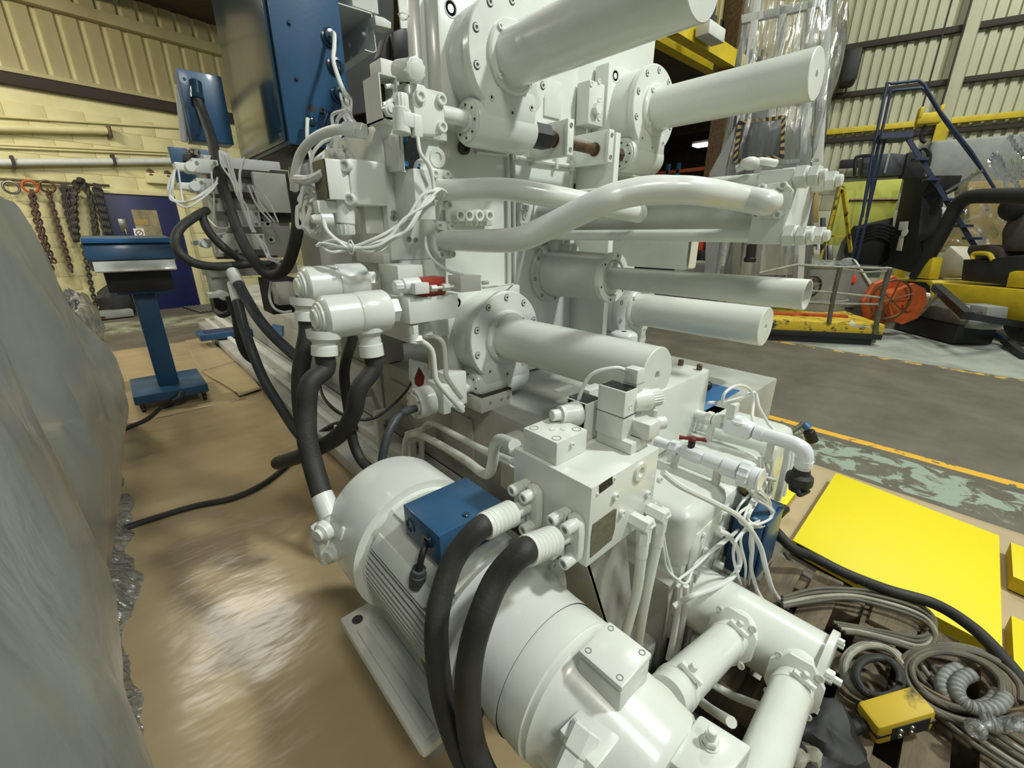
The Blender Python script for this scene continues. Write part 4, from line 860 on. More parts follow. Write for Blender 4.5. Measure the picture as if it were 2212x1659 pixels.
b = MB(); a, c = A(688, 460, 'y', yv + 0.04), A(730, 434, 'y', yv + 0.04); b.box((a.x, yv + 0.04, a.z), (c.x, yv + 0.09, c.z), 0.005); b.lathe(A(716, 474, 'y', yv + 0.06), -X, [(0, 0.026), (0.04, 0.026), (0.045, 0.02), (0.07, 0.012), (0.075, 0)], 18); b.build('plug_connector', 'white', t)
MB().box((A(785, 440, 'y', 1.66).x, 1.66, A(785, 505, 'y', 1.66).z), (0.824, 1.75, A(785, 440, 'y', 1.66).z), 0.004).build('rear_pilot', 'white_dull', t)
b = MB().cyl(A(742, 338, 'x', 0.825) , A(742, 338, 'x', 0.825) - X * 0.07, 0.026, 0.004, 20); b.build('plug_boss', 'white', t)
t = thing('servo_valve', 'white valve with black printed label on the face of the valve tower', 'valve', A(885, 340, 'y', 1.5), 'solenoid valves')
yb = 1.50
a, c = A(869, 366, 'y', yb), A(907, 292, 'y', yb)
MB().box((a.x + 0.002, yb + 0.01, a.z), (c.x, FB - 0.001, c.z), 0.003).build('valve_body', 'white', t)
MB().box((a.x + 0.004, yb + 0.008, a.z + 0.003), (c.x - 0.002, yb + 0.0105, c.z - 0.003)).build('black_label', 'black_label', t)
for p in ((875, 301), (903, 304), (877, 354), (903, 356)): MB().lathe(A(*p, 'y', yb + 0.008), -Y, [(0, 0), (0, 0.009), (0.003, 0.009), (0.003, 0.005), (0.001, 0.005), (0.001, 0)], 14).build('blue_ring_screw', 'blue_bright', t)
x0 = A(829, 335, 'y', yb + 0.12).x
MB().prism([A(868, 288, 'y', yb - 0.005), A(873, 368, 'y', yb - 0.005), A(836, 371, 'y', yb + 0.11), A(829, 303, 'y', yb + 0.11)], X * 0.004, 0.001).build('solenoid_box', 'white_dull', t)
t = thing('valve_amplifier_box', 'white square cable box below the black labelled valve on the valve tower', 'box', A(900, 420, 'y', 1.5))
a, c = A(900, 474, 'y', 1.47), A(936, 368, 'y', 1.47)
MB().box((a.x, 1.47, a.z), (c.x, FB - 0.001, c.z), 0.003).build('box', 'white', t)
MB().screw(A(873, 372, 'y', 1.52), Z, 0.008, 0.01).build('lid_screw', 'white', t)
t = thing('hydraulic_motor', 'white hydraulic gear motor with corner bolts above the valve tower, driving the upper gearbox', 'motor', (1.05, 1.585, 1.77), 'gearbox drive motors')
yw = 1.54
pl = [A(*p, 'y', yw) for p in ((890, 178), (918, 184), (925, 200), (945, 206), (955, 215), (960, 240), (962, 268), (955, 292), (905, 289), (898, 270), (893, 225))]
MB().prism(pl, Y * 0.07, 0.005).build('front_plate', 'white', t)
MB().box((A(872, 200, 'y', 1.6).x, 1.6, A(872, 290, 'y', 1.6).z), (1.10, 1.66, A(872, 178, 'y', 1.6).z), 0.004).build('rear_plate', 'white_dull', t)
for p in ((906, 209), (951, 216), (953, 275)): MB().screw(A(*p, 'y', yw), -Y, 0.020, 0.016, 20).build('socket_screw', 'white', t)
MB().cyl((1.06, 1.585, 1.834), (1.19, 1.585, 1.834), 0.03, 0.002, 24).build('shaft', 'white', t)
t = thing('solenoid_valve', 'white upright solenoid with ribbed cap on top, in front of the upper gear motor', 'valve', A(868, 260, 'y', 1.48), 'solenoid valves')
ya = 1.46
MB().cyl(A(868, 290, 'y', ya), A(868, 234, 'y', ya), 0.030, 0.004, 28).build('solenoid_coil', 'white', t)
knob(A(868, 233, 'y', ya), Z, 0.024, 0.042, t, 14)
b = MB(); a, c = A(873, 272, 'y', ya - 0.03), A(910, 247, 'y', ya - 0.03); b.box((a.x, ya - 0.03, a.z), (c.x, ya + 0.02, c.z), 0.003); a, c = A(896, 294, 'y', ya - 0.03), A(911, 250, 'y', ya - 0.03); b.box((a.x, ya - 0.032, a.z), (c.x, ya + 0.0, c.z), 0.003); b.build('plug_connector', 'white', t)
t = thing('cable_duct_box', 'open grey white cover box with cables inside, left of the upright solenoid', 'cover', A(805, 220, 'y', 1.6))
yk = 1.55
a, c = A(826, 258, 'y', yk), A(851, 167, 'y', yk); x0 = A(783, 190, 'x', a.x)
d = A(785, 190, 'x', a.x).y
b = MB(); b.box((a.x, yk, a.z), (a.x + 0.004, d, c.z)).box((a.x, yk, c.z), (c.x + 0.01, d, c.z + 0.004)).box((a.x, yk, a.z), (c.x + 0.02, d, a.z + 0.004)).box((c.x + 0.005, yk, c.z - 0.05), (c.x + 0.01, d, c.z)); b.build('cover', 'white_dull', t)
MB().box((a.x + 0.01, yk + 0.08, a.z + 0.006), (c.x + 0.004, yk + 0.085, c.z - 0.004)).build('back', 'chain_dark', t)
MB().hexn(A(838, 238, 'y', yk), A(838, 238, 'y', yk) - Y * 0.02, 0.024, 0.003).cyl(A(838, 238, 'y', yk), A(838, 238, 'y', yk) - Y * 0.026, 0.012, 0.001, 14).build('hex_gland', 'white', t)
MB().tube([A(*p, 'y', yk + 0.02) for p in ((833, 187), (847, 186), (853, 196), (850, 212), (838, 222), (828, 226))], 0.0075, 8).build('cable', 'cable_white', t)
t = thing('air_filter_knob', 'grey white ribbed round knob unit at the upper left of the platen', 'knob', A(885, 150, 'y', 1.6))
q = A(862, 153, 'y', 1.62); e = A(893, 150, 'y', 1.52)
MB().cyl(q, e, 0.034, 0.003, 28).build('body', 'white_dull', t); knob(e, e - q, 0.038, 0.022, t, 10)
a, c = A(826, 182, 'y', 1.66), A(860, 134, 'y', 1.66); MB().box((a.x, 1.66, a.z), (c.x, 1.75, c.z), 0.004).build('base', 'white_dull', t)
# black connectors and cable riser above
t = thing('black_connector', 'black multi pin connector block with cable bundle beside the upper left gearbox', 'connector', A(865, 95, 'y', 1.7))
ye = 1.66
MB().prism([A(*p, 'y', ye) for p in ((849, 68), (868, 60), (881, 66), (884, 128), (866, 130), (850, 122))], Y * 0.06, 0.004).build('connector', 'black', t)
MB().prism([A(*p, 'y', ye + 0.03) for p in ((835, 78), (850, 66), (852, 124), (833, 141), (822, 120))], Y * 0.06, 0.004).build('connector_body', 'fork_black', t)
b = MB()
for i in range(6): b.tube([A(858 + i * 3.4, -30, 'y', ye + 0.02), A(863 + i * 2.8, 20, 'y', ye + 0.02), A(867 + i * 2.2, 62, 'y', ye + 0.02)], 0.0042, 7)
b.build('cable_bundle', 'cable_white', t, kind='stuff')
MB().torus(A(872, 33, 'y', ye + 0.02), Z, 0.019, 0.002, 16, 5).build('cable_tie', 'cable_white', t)
t = thing('channel_bracket', 'open white steel channel bracket carrying the blue cabinet', 'bracket', A(780, 60, 'y', 2.3))
yc = 3.05
P1 = [A(*p, 'y', yc) for p in ((731, 8), (802, 30), (812, 108), (806, 112), (788, 106))]
P2 = [p + Y * 0.75 for p in P1]
b = MB()
for i in range(4): b.prism([P1[i], P1[i + 1], P2[i + 1], P2[i]], (P1[i + 1] - P1[i]).cross(Y).normalized() * 0.006)
b.build('channel', 'white_dull', t)
for p in ((786, 74), (755, 97), (759, 125)): q = A(*p, 'x', (P1[1].x + P1[2].x) / 2 - 0.008); MB().sph(q, 0.014, 8, 6).build('rivet', 'white', t)
MB().prism([A(*p, 'y', yc - 0.05) for p in ((809, 32), (830, 38), (845, 48), (845, 62), (812, 54))], Y * 0.1, 0.003).build('top_block', 'white_dull', t)
MB().box((A(753, 0, 'y', 3.2).x, 3.15, A(760, 20, 'y', 3.2).z), (A(808, 0, 'y', 3.2).x, 3.25, 4.4), 0.004).build('post', 'white_dull', t)
MB().prism([A(*p, 'y', 3.9) for p in ((700, -40), (850, -40), (850, 230), (700, 260))], Y * 0.1).build('recess_shade_sheet', 'fork_black', t)  # black sheet standing in for the shade in the recess behind
# ================================================================ lower valve block with red valve
t = thing('lower_valve_block', 'small white valve block under the valve tower with two bent pipes below', 'valve block', (0.84, 1.4, 1.095))
MB().box((0.735, 1.35, 1.097), (0.945, 1.66, 1.186), 0.002).build('block', 'white', t)
MB().box((0.757, 1.45, 1.186), (0.86, 1.60, 1.29), 0.002).build('rear_block', 'white', t)
for k, (p0, P) in enumerate((((893, 702), ((893, 735), (912, 738), (933, 758), (939, 800), (943, 822), (965, 850), (1000, 888))), ((916, 696), ((916, 722), (942, 728), (958, 745), (963, 790), (964, 812), (978, 835), (997, 860))))):
    y = 1.37 + 0.05 * k; q = [A(*p0, 'y', y)] + [A(a, b_, 'y', y - 0.0) for a, b_ in P]
    MB().hexn(q[0], q[0] - Z * 0.03, 0.019, 0.002).build('union_nut', 'white', t)
    MB().cyl(q[0] - Z * 0.028, q[1] - Z * 0.012, 0.017, 0.003, 16).hexn(q[1] + X * 0.002, q[1] + V((0.03, -0.01, 0)), 0.018, 0.002).build('elbow', 'white', t)
    MB().tube(q[1:], 0.0105, 12).build('bent_pipe', 'white', t)
t = thing('red_directional_valve', 'small directional valve with bare red body between white solenoid and box', 'valve', A(940, 620, 'y', 1.36))
yr = 1.36
a, c = A(913, 634, 'y', yr), A(962, 598, 'y', yr); MB().box((a.x, yr, 1.188), (c.x, yr + 0.07, c.z), 0.003).build('red_body', 'red_speck', t)
q0, q1 = A(868, 618, 'y', yr + 0.02), A(905, 614, 'y', yr + 0.02); MB().cyl(q0, q1, 0.026, 0.003, 24).build('solenoid_coil', 'white', t)
knob(q0, q0 - q1, 0.022, 0.03, t, 12)
a, c = A(898, 637, 'y', yr - 0.03), A(927, 610, 'y', yr - 0.03); MB().box((a.x, yr - 0.03, a.z), (c.x, yr + 0.01, c.z), 0.003).build('plug_connector', 'white', t)
a, c = A(995, 633, 'y', yr - 0.02), A(1041, 594, 'y', yr - 0.02); x0 = A(964, 600, 'y', yr + 0.08).x; MB().box((x0, yr - 0.015, a.z), (c.x, yr + 0.07, c.z), 0.003).build('side_box', 'white', t)
q0, q1 = A(930, 623, 'y', yr - 0.025), A(980, 619, 'y', yr - 0.025); MB().cyl(q0, q1, 0.006, n=12).hexn(q0, q0 + (q1 - q0) * 0.25, 0.012, 0.001).hexn(q0 + (q1 - q0) * 0.5, q0 + (q1 - q0) * 0.8, 0.015, 0.003).build('link_fitting', 'white', t)
q = A(1042, 611, 'y', yr + 0.02); MB().cyl(q, q + X * 0.03, 0.008, 0.001, 12).tube([q + V((0, 0, -0.02)), A(1075, 618, 'y', yr + 0.1), A(1110, 613, 'y', yr + 0.3)], 0.004, 6).build('end_stub', 'white', t)
# hydraulic motor driving the lower gearbox
t = thing('hydraulic_motor', 'white round hydraulic motor driving the lower left gearbox, with bolt circle on its end', 'motor', A(920, 895, 'y', 1.585), 'gearbox drive motors')
ym = 1.585; zm_ = 0.707
q0, q1, q2, q3 = A(899, 869, 'y', ym), A(942, 858, 'y', ym), A(988, 845, 'y', ym), A(1030, 833, 'y', ym)
z_ = 0.703
MB().lathe((q0.x - 0.015, ym, z_ - 0.012), X, [(0, 0), (0, 0.045), (0.004, 0.05), (0.004, 0.067), (0.01, 0.069), (0.085, 0.069), (0.088, 0.06), (0.09, 0)], 36).build('motor_body', 'white', t)
MB().box((q1.x - 0.005, ym - 0.066, z_ - 0.075), (q1.x + 0.035, ym + 0.066, z_ + 0.06), 0.005).build('port_plate', 'white', t)
MB().box((q1.x + 0.035, ym - 0.05, z_ - 0.06), (q2.x + 0.02, ym + 0.05, z_ + 0.10), 0.005).build('valve_plate', 'white', t)
MB().cyl((q2.x, ym, z_ + 0.004), (1.165, ym, z_ + 0.004), 0.034, 0.002, 28).build('shaft_cover', 'white', t)
for k in range(7): q = math.radians(k * 51); MB().cyl((q0.x - 0.016, ym + 0.056 * math.cos(q), z_ - 0.012 + 0.056 * math.sin(q)), (q0.x - 0.010, ym + 0.056 * math.cos(q), z_ - 0.012 + 0.056 * math.sin(q)), 0.005, n=8).build('end_bolt', 'grey_box', t)
MB().hexn((q1.x + 0.07, ym - 0.1, z_ - 0.05), (q1.x + 0.07, ym - 0.06, z_ - 0.05), 0.022, 0.003).build('side_fitting', 'white', t)
t = thing('side_plate', 'white side plate with dark red diamond patch behind the lower gear motor', 'plate', A(915, 850, 'y', 1.75))
MB().prism([A(*p, 'y', 1.72) for p in ((890, 777), (925, 786), (925, 800), (975, 803), (975, 880), (890, 850))], Y * 0.03, 0.002).build('plate', 'white_dull', t)
MB().prism([A(*p, 'y', 1.7195) for p in ((905, 792), (917, 813), (915, 830), (905, 836), (897, 830), (895, 818))], -Y * 0.001).build('red_patch', 'red', t)
# ================================================================ the two large white swivel elbows
def swivel(cx, cz, y, xl, label):
    t = thing('swivel_elbow', label, 'elbow', (cx, y, cz), 'large white swivel elbows')
    L = 0.112; r = 0.069
    b = MB()
    b.lathe((xl, y, cz), X, [(0, 0), (0.0, 0.028), (0.004, 0.032), (0.008, 0.032), (0.009, 0.040), (0.014, 0.042), (0.015, 0.050), (0.022, 0.052), (0.025, 0.06), (0.034, r), (L + 0.022, r), (L + 0.026, r - 0.005)], 44); b.build('end_body', 'white', t)
    MB().lathe((xl + L + 0.024, y, cz), X, [(0, r - 0.006), (0.004, r), (0.014, r + 0.003), (L - 0.012, r + 0.003), (L - 0.002, r - 0.004), (L, 0.045), (L + 0.01, 0.04)], 44).build('middle_body', 'white', t)
    MB().hexn((xl + 2 * L + 0.024, y, cz), (xl + 2 * L + 0.062, y, cz), 0.045, 0.004).build('hex_nut', 'white', t)
    hx = []
    for k, (x, d) in enumerate(((xl + 0.034, V((-0.14, -0.05, -1))), (xl + L + 0.062, V((0.0, -0.06, -1))))):
        d.normalize(); o = V((x, y, cz)) + d * 0.038
        MB().lathe(o, d, [(0, 0.055), (0.026, 0.052), (0.036, 0.040), (0.042, 0.037), (0.048 + 0.02 * k, 0.037), (0.05 + 0.02 * k, 0.040), (0.08 + 0.03 * k, 0.041), (0.083 + 0.03 * k, 0.034), (0.084 + 0.03 * k, 0)], 32).build('hose_spigot', 'white', t); hx.append((o + d * (0.076 + 0.03 * k), d))
    return hx
YB_, YA_ = 1.40, 1.62
cB = A(690, 688, 'y', YB_); cA = A(652, 620, 'y', YA_)
hB = swivel(0.5, cB.z, YB_, cB.x - 0.02, 'front large white swivel elbow with two hoses hanging from it')
hA = swivel(0.5, cA.z, YA_, cA.x - 0.02, 'rear large white swivel elbow half hidden by the front one')
def hose(name, label, pts, r, m='rubber', group='hanging black hoses', n=16, cat='hose'):
    return MB().tube(pts, r, n, 8).build(name, m, label=label, cat=cat, group=group)
p, d = hB[0]
hose('hanging_hose', 'thick black hose from the left spigot of the front elbow to the motor end fitting', [p, p + d * 0.05] + [A(x, y, 'y', yy) for x, y, yy in ((669, 830, 1.37), (662, 890, 1.36), (664, 950, 1.33), (678, 1010, 1.29), (700, 1084, 1.22))], 0.031)
p, d = hB[1]
hose('hanging_hose', 'thick black hose from the right spigot of the front elbow bending left under the bed', [p, p + d * 0.05] + [A(x, y, 'y', yy) for x, y, yy in ((776, 840, 1.38), (764, 890, 1.40), (738, 935, 1.45), (700, 962, 1.55), (650, 985, 1.75), (600, 1000, 2.0))], 0.030)
p, d = hA[0]
hose('hanging_hose', 'thick black hose from the left spigot of the rear elbow', [p, p + d * 0.05] + [A(x, y, 'y', yy) for x, y, yy in ((650, 800, 1.60), (650, 870, 1.58), (658, 930, 1.57), (672, 1000, 1.56), (690, 1040, 1.6))], 0.030)
p, d = hA[1]
hose('hanging_hose', 'thinner black hose from the right spigot of the rear elbow down to the bed foot', [p, p + d * 0.05] + [A(x, y, 'y', yy) for x, y, yy in ((744, 800, 1.62), (752, 880, 1.62), (762, 950, 1.60), (778, 990, 1.56), (800, 1012, 1.5), (850, 1040, 1.42))], 0.020)
# end fitting on the motor fan cover side
t = thing('hose_end_flange', 'white flanged hose end with bolts beside the motor fan cover', 'fitting', A(712, 1150, 'y', 1.16))
q = A(700, 1080, 'y', 1.20); e = A(715, 1118, 'y', 1.16)
MB().lathe(q - (e - q) * 0.3, e - q, [(0, 0.031), (0.02, 0.032), (0.07, 0.032), (0.075, 0.024), (0.12, 0.022)], 24).build('ferrule', 'white', t)
f0 = A(716, 1165, 'y', 1.14); 
MB().obox(f0, (X, Y, Z), (0.05, 0.04, 0.06), 0.02).build('elbow_block', 'white', t)
for p in ((690, 1150), (712, 1195)): q = A(*p, 'y', 1.10); MB().lathe(q + X * 0.02, V((-1, -0.4, 0)), [(0, 0.03), (0.01, 0.03), (0.014, 0.027), (0.02, 0.027), (0.026, 0.018), (0.034, 0.016), (0.034, 0)], 20).build('flange_bolt', 'white', t)
# white pipes along the bed behind the motor
def bedpipe(label, pts, r): return MB().tube([A(x, y, 'x', xx) for x, y, xx in pts], r, 16, 8).build('return_pipe', 'white', label=label, cat='pipe', group='white return pipes behind the motor')
bedpipe('front looped white return pipe between motor and manifold block', ((876, 1050, 1.0), (875, 975, 1.0), (880, 945, 1.0), (900, 938, 1.0), (940, 955, 0.98), (1000, 990, 0.92), (1040, 1020, 0.84), (1056, 1022, 0.80), (1064, 1000, 0.78), (1068, 965, 0.76), (1080, 950, 0.74), (1112, 962, 0.68)), 0.018)
bedpipe('rear looped white return pipe between motor and manifold block', ((912, 1050, 1.08), (911, 960, 1.08), (915, 925, 1.08), (935, 915, 1.08), (980, 938, 1.05), (1040, 970, 1.0), (1075, 985, 0.92), (1110, 1000, 0.84)), 0.016)
hose('hanging_hose', 'dark ribbed hose rising from behind the motor to the lower gear motor', [A(x, y, 'y', yy) for x, y, yy in ((822, 1010, 1.45), (832, 960, 1.46), (846, 920, 1.48), (870, 892, 1.52), (905, 880, 1.58))], 0.017, 'rubber_grey')
hose('thin_cable', 'thin black cable sagging from the red diamond plate to the left hoses', [A(x, y, 'y', yy) for x, y, yy in ((888, 815, 1.75), (884, 835, 1.72), (862, 862, 1.66), (830, 890, 1.6), (808, 903, 1.56), (775, 906, 1.55), (730, 890, 1.6), (700, 860, 1.7), (690, 830, 1.8))], 0.006, 'black', 'thin black cables', 10, 'cable')
# ================================================================ moving platen and valve bank farther back
t = thing('moving_platen', 'second white platen farther back along the bed', 'platen', (1.9, 3.2, 0.6))
MB().box((1.06, 2.95, 0.61), (2.7, 3.5, 1.84), 0.01).build('platen_plate', 'white_dull', t)
MB().box((1.0, 2.93, 0.9), (1.06, 3.3, 1.8), 0.004).build('side_cover', 'white_dull', t)
MB().box((1.12, 2.5, 0.61), (1.3, 2.95, 0.8), 0.006).build('foot', 'white_dirty', t)
yv = 3.0
def P(px, py, y=yv): return A(px, py, 'y', y)
def pbox(b, x0, y0, x1, y1, y, d, bev=0.003):
    a, c = A(x0, y1, 'y', y), A(x1, y0, 'y', y); return b.box((a.x, y, a.z), (c.x, y + d, c.z), bev)
t = thing('rear_valve_bank', 'grey white bank of stacked hydraulic valves with white wiring left of the far platen', 'valve bank', P(540, 600))
pbox(MB(), 486, 350, 604, 560, 3.06, 0.35).build('back_block', 'white_dirty', t)
pbox(MB(), 560, 376, 616, 458, 2.98, 0.05).build('white_cover', 'white_dull', t)
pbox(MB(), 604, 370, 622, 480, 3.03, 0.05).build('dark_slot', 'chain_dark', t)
for i, (x0, y0, x1, y1) in enumerate(((420, 346, 470, 372), (430, 388, 482, 417), (462, 429, 492, 456), (472, 504, 518, 548), (520, 505, 570, 540), (500, 455, 560, 490))):
    b = pbox(MB(), x0, y0, x1, y1, 2.99, 0.12).build('valve_plate', 'white_dull', t)
    for q in ((x0 + 5, y0 + 6), (x1 - 6, y0 + 6), (x1 - 6, y1 - 6)): MB().screw(A(*q, 'y', 2.99), -Y, 0.009, 0.004).build('socket_screw', 'grey_box', b)
for i, (x0, y0, x1, y1) in enumerate(((380, 352, 406, 366), (389, 395, 416, 408), (418, 519, 440, 530), (452, 632, 478, 645))):
    pbox(MB(), x0, y0, x1, y1, 2.97, 0.08).build('plug_connector', 'white', t)
    q = A(x1 + 6, (y0 + y1) / 2 + 1, 'y', 2.96); MB().cyl(q, q + Y * 0.12, 0.026, 0.004, 18).build('solenoid', 'white', t)
for x0, y0, x1, y1 in ((468, 372, 600, 379), (482, 419, 600, 426), (490, 458, 604, 464), (470, 552, 600, 560)): pbox(MB(), x0, y0, x1, y1, 3.02, 0.06, 0).build('gap_shade_strip', 'chain_dark', t)  # dark strips painted as the shade between the valve plates
for p in ((570, 446), (578, 484), (585, 518), (565, 475)): MB().lathe(A(*p, 'y', 3.06), -Y, [(0, 0.022), (0.006, 0.02), (0.006, 0.01), (0, 0.009), (0, 0)], 16).build('plug', 'white_dull', t)
pbox(MB(), 455, 565, 640, 600, 3.1, 0.3).build('lower_manifold', 'white_dirty', t)
b = MB(); pbox(b, 470, 585, 500, 660, 3.12, 0.2); b.build('lower_valve', 'white_dirty', t)
pbox(MB(), 468, 640, 500, 680, 3.1, 0.15).build('dark_valve', 'fork_black', t)
pbox(MB(), 603, 610, 635, 660, 2.6, 0.1).build('side_valve', 'white_dull', t)
pbox(MB(), 590, 600, 640, 680, 2.75, 0.2).build('dark_bracket', 'rubber', t)
t2 = thing('blue_backboard', 'blue sheet board behind the far valve bank with a pale code tag', 'board', P(400, 400, 3.4))
MB().prism([A(*p, 'y', 3.5) for p in ((362, 316), (476, 326), (496, 440), (386, 406))], Y * 0.03, 0.003).build('sheet', 'blue', t2)
MB().prism([A(*p, 'y', 3.45) for p in ((402, 318), (424, 320), (438, 336), (406, 332))], Y * 0.004).build('tag', 'card', t2)
MB().prism([A(*p, 'y', 3.40) for p in ((396, 332), (418, 330), (420, 346), (398, 348))], Y * 0.06, 0.003).build('plug_socket', 'chain_dark', t2)
text_mesh('tag_text', 'XT 6', 0.034, 'black', t2, A(404, 331, 'y', 3.446), V((1, 0, 0)), V((0, 0, 1)))
# blue junction box with post
t = thing('junction_box', 'small blue junction box on a white post with a thick cable gland', 'box', P(450, 310, 3.5))
yj = 3.5
a, c = A(414, 303, 'y', yj), A(478, 165, 'y', yj)
MB().box((a.x, yj, a.z), (A(505, 308, 'y', yj).x, yj + 0.16, c.z), 0.004).build('box', 'blue', t)
MB().box((a.x + 0.002, yj - 0.006, a.z + 0.004), (A(503, 308, 'y', yj).x, yj, c.z - 0.004), 0.002).build('lid', 'blue', t)
q = A(421, 178, 'y', yj); q2 = A(426, 212, 'y', yj - 0.05)
b = MB(); b.cyl(q - Y * 0.02, q2 + V((0, 0.0, 0)), 0.032, 0.004, 20); b.build('cable_gland', 'blue_gloss', t)
MB().cyl(q + (q2 - q) * 0.85, q + (q2 - q) * 1.15, 0.036, 0.003, 12).build('gland_nut', 'blue_gloss', t)
for p in ((398, 170), (424, 292)): MB().screw(A(*p, 'y', yj - 0.006), -Y, 0.008, 0.005).build('lid_screw', 'blue', t)
MB().cyl(A(398, 306, 'y', yj + 0.1), A(386, 185, 'y', yj + 0.1), 0.020, n=18).build('post', 'white', t)
# ---- blue cabinet hanging above
t = thing('control_cabinet', 'big blue control cabinet hanging at the top left with white cables out of its side', 'cabinet', (1.1, 3.4, 1.9))
cx0, cy0, cz0 = 0.94, 3.0, 1.9; cx1 = 1.335
MB().box((cx0, cy0, cz0), (cx1, 4.13, 3.7), 0.006).build('case', 'blue', t)
MB().box((cx0 - 0.022, cy0 + 0.03, cz0 + 0.02), (cx0 - 0.002, 4.12, 3.69), 0.004).build('door', 'blue_gloss', t)
MB().box((cx0 + 0.01, cy0 + 0.02, cz0 - 0.012), (cx1 - 0.01, 4.1, cz0), 0.002).build('base_plate', 'chain_dark', t)
for p in ((712, 82), (724, 142), (732, 205)):
    q = A(*p, 'y', cy0); MB().lathe(q, -Y, [(0, 0.05), (0.01, 0.05), (0.014, 0.04), (0.035, 0.036), (0.037, 0.022), (0.03, 0.02), (0.03, 0)], 16).build('cable_gland', 'blue_gloss', t)
for p in ((674, 234), (697, 240)): q = A(*p, 'y', cy0); MB().lathe(q, -Y, [(0, 0.022), (0.001, 0.022), (0.001, 0)], 18).build('cable_hole', 'black', t)
for p in ((640, 170), (624, 49), (607, 291)): q = A(*p, 'y', cy0); MB().hexn(q, q - Y * 0.014, 0.011, 0.001).build('stud', 'blue_gloss', t)
q = A(673, 262, 'y', cy0); MB().sph(q, 0.03, 14, 8, (1, 0.5, 1)).build('dome_plug', 'blue_gloss', t)
# ---- white wiring
def wire(label, pts, r, m='cable_white', name='white_cable', group='white cables', n=8):
    return MB().tube(pts, r, n, 6).build(name, m, label=label, cat='cable', group=group)
wire('white cable hanging from the upper gland of the blue cabinet', [A(x, y, 'y', yy) for x, y, yy in ((716, 72, 2.95), (722, 74, 2.90), (722, 100, 2.86), (720, 130, 2.8), (730, 165, 2.7), (742, 195, 2.6), (752, 210, 2.5))], 0.012)
wire('white cable from the cabinet hole down to the coiled wires', [A(x, y, 'y', yy) for x, y, yy in ((664, 256, 2.94), (664, 300, 2.88), (672, 340, 2.7), (680, 400, 2.5), (684, 440, 2.4))], 0.011)
def bundle(name, label, lst, r, m='cable_white', group='white cables', cat='cable bundle', jit=1.0):
    b = MB(); rn = random.Random(len(label) * 7 + len(lst))
    for p in lst:
        q = [c + V((rn.uniform(-1, 1), rn.uniform(-1, 1), rn.uniform(-1, 1))) * r * 2.2 * jit * (0 if k in (0, len(p) - 1) else 1) for k, c in enumerate(p)]
        b.tube(q, r * rn.uniform(0.8, 1.05), 7, 6)
    return b.build(name, m, label=label, cat=cat, group=group, kind='stuff')
rnd = random.Random(3)
bundle('wire_bundle', 'bundle of white wires from the lower cabinet gland to the valve tower top', [[A(735 + i * 1.5, 202 + i, 'y', 2.94), A(738 + i * 2.5, 215, 'y', 2.8), A(742 + i * 3.5, 240 + 3 * i, 'y', 2.4), A(752 + i * 3.5, 262 + i * 2, 'y', 2.1), A(770 + i * 3, 285, 'y', 1.95)] for i in range(7)], 0.008)
bundle('wire_bundle', 'dark wires looping out of the lower cabinet hole', [[A(696 + i, 236, 'y', 2.98), A(703 + i * 1.5, 246, 'y', 2.93), A(700 - i * 2, 275, 'y', 2.92), A(690 - i * 2.5, 300, 'y', 2.94)] for i in range(6)], 0.006, 'navy_steel')
bundle('wire_bundle', 'tied bundle of white wires hanging over the far valve bank', [[A(474 + i * 3, 325 + i, 'y', 2.92), A(484 + i * 2, 355, 'y', 2.9), A(500 + i * 1.5, 395, 'y', 2.88), A(512 + i, 415, 'y', 2.86), A(522 + i * 1.6, 450, 'y', 2.86), A(534 + i * 1.8, 485, 'y', 2.84), A(546 + i, 502, 'y', 2.83)] for i in range(7)], 0.0055)
bundle('wire_bundle', 'loose white wires of the far valve bank running to its right', [[A(528, 340 + 4 * i, 'y', 2.9), A(522 - i, 375, 'y', 2.9), A(515 + i * 3, 410, 'y', 2.88)] for i in range(3)] + [[A(550, 505, 'y', 2.83), A(560 + 3 * i, 530, 'y', 2.83), A(578 + 4 * i, 558, 'y', 2.8), A(600 + 3 * i, 568 - 3 * i, 'y', 2.75)] for i in range(4)] + [[A(535 + 9 * i, 400, 'y', 2.9), A(552 + 14 * i, 440, 'y', 2.9), A(585 + 8 * i, 480, 'y', 2.9)] for i in range(3)], 0.005)
bundle('wire_bundle', 'drooping white wires left of the far valve bank', [[A(378, 366, 'y', 2.95), A(368, 400, 'y', 2.95), A(372, 430, 'y', 2.95), A(400 + 6 * i, 444 - 4 * i, 'y', 2.9), A(446 + 5 * i, 418 - 6 * i, 'y', 2.9), A(470, 395 - 4 * i, 'y', 2.9)] for i in range(4)] + [[A(385, 366, 'y', 2.95), A(392, 420, 'y', 2.95), A(396, 440, 'y', 2.92)], [A(456, 370, 'y', 2.93), A(457, 430, 'y', 2.93), A(459, 495, 'y', 2.93)], [A(440, 462, 'y', 2.9), A(470, 488, 'y', 2.88), A(490, 490, 'y', 2.88), A(498, 470, 'y', 2.9)], [A(466, 508, 'y', 2.9), A(482, 505, 'y', 2.9), A(498, 485, 'y', 2.9)]], 0.005)
def loop(c, r0, r1, y, n, tilt=0.0, turns=1.0):
    return [A(c[0] + r0 * math.cos(2 * math.pi * turns * k / n + tilt), c[1] + r1 * math.sin(2 * math.pi * turns * k / n + tilt), 'y', y + 0.02 * math.sin(k)) for k in range(n + 1)]
bundle('wire_coil', 'coil of white cables hanging left of the valve tower', [loop((672 + i * 3, 458 + i * 3), 28 - i * 2, 54 - i * 3, 1.75 + i * 0.02, 14, 0.3 * i) for i in range(4)], 0.0075)
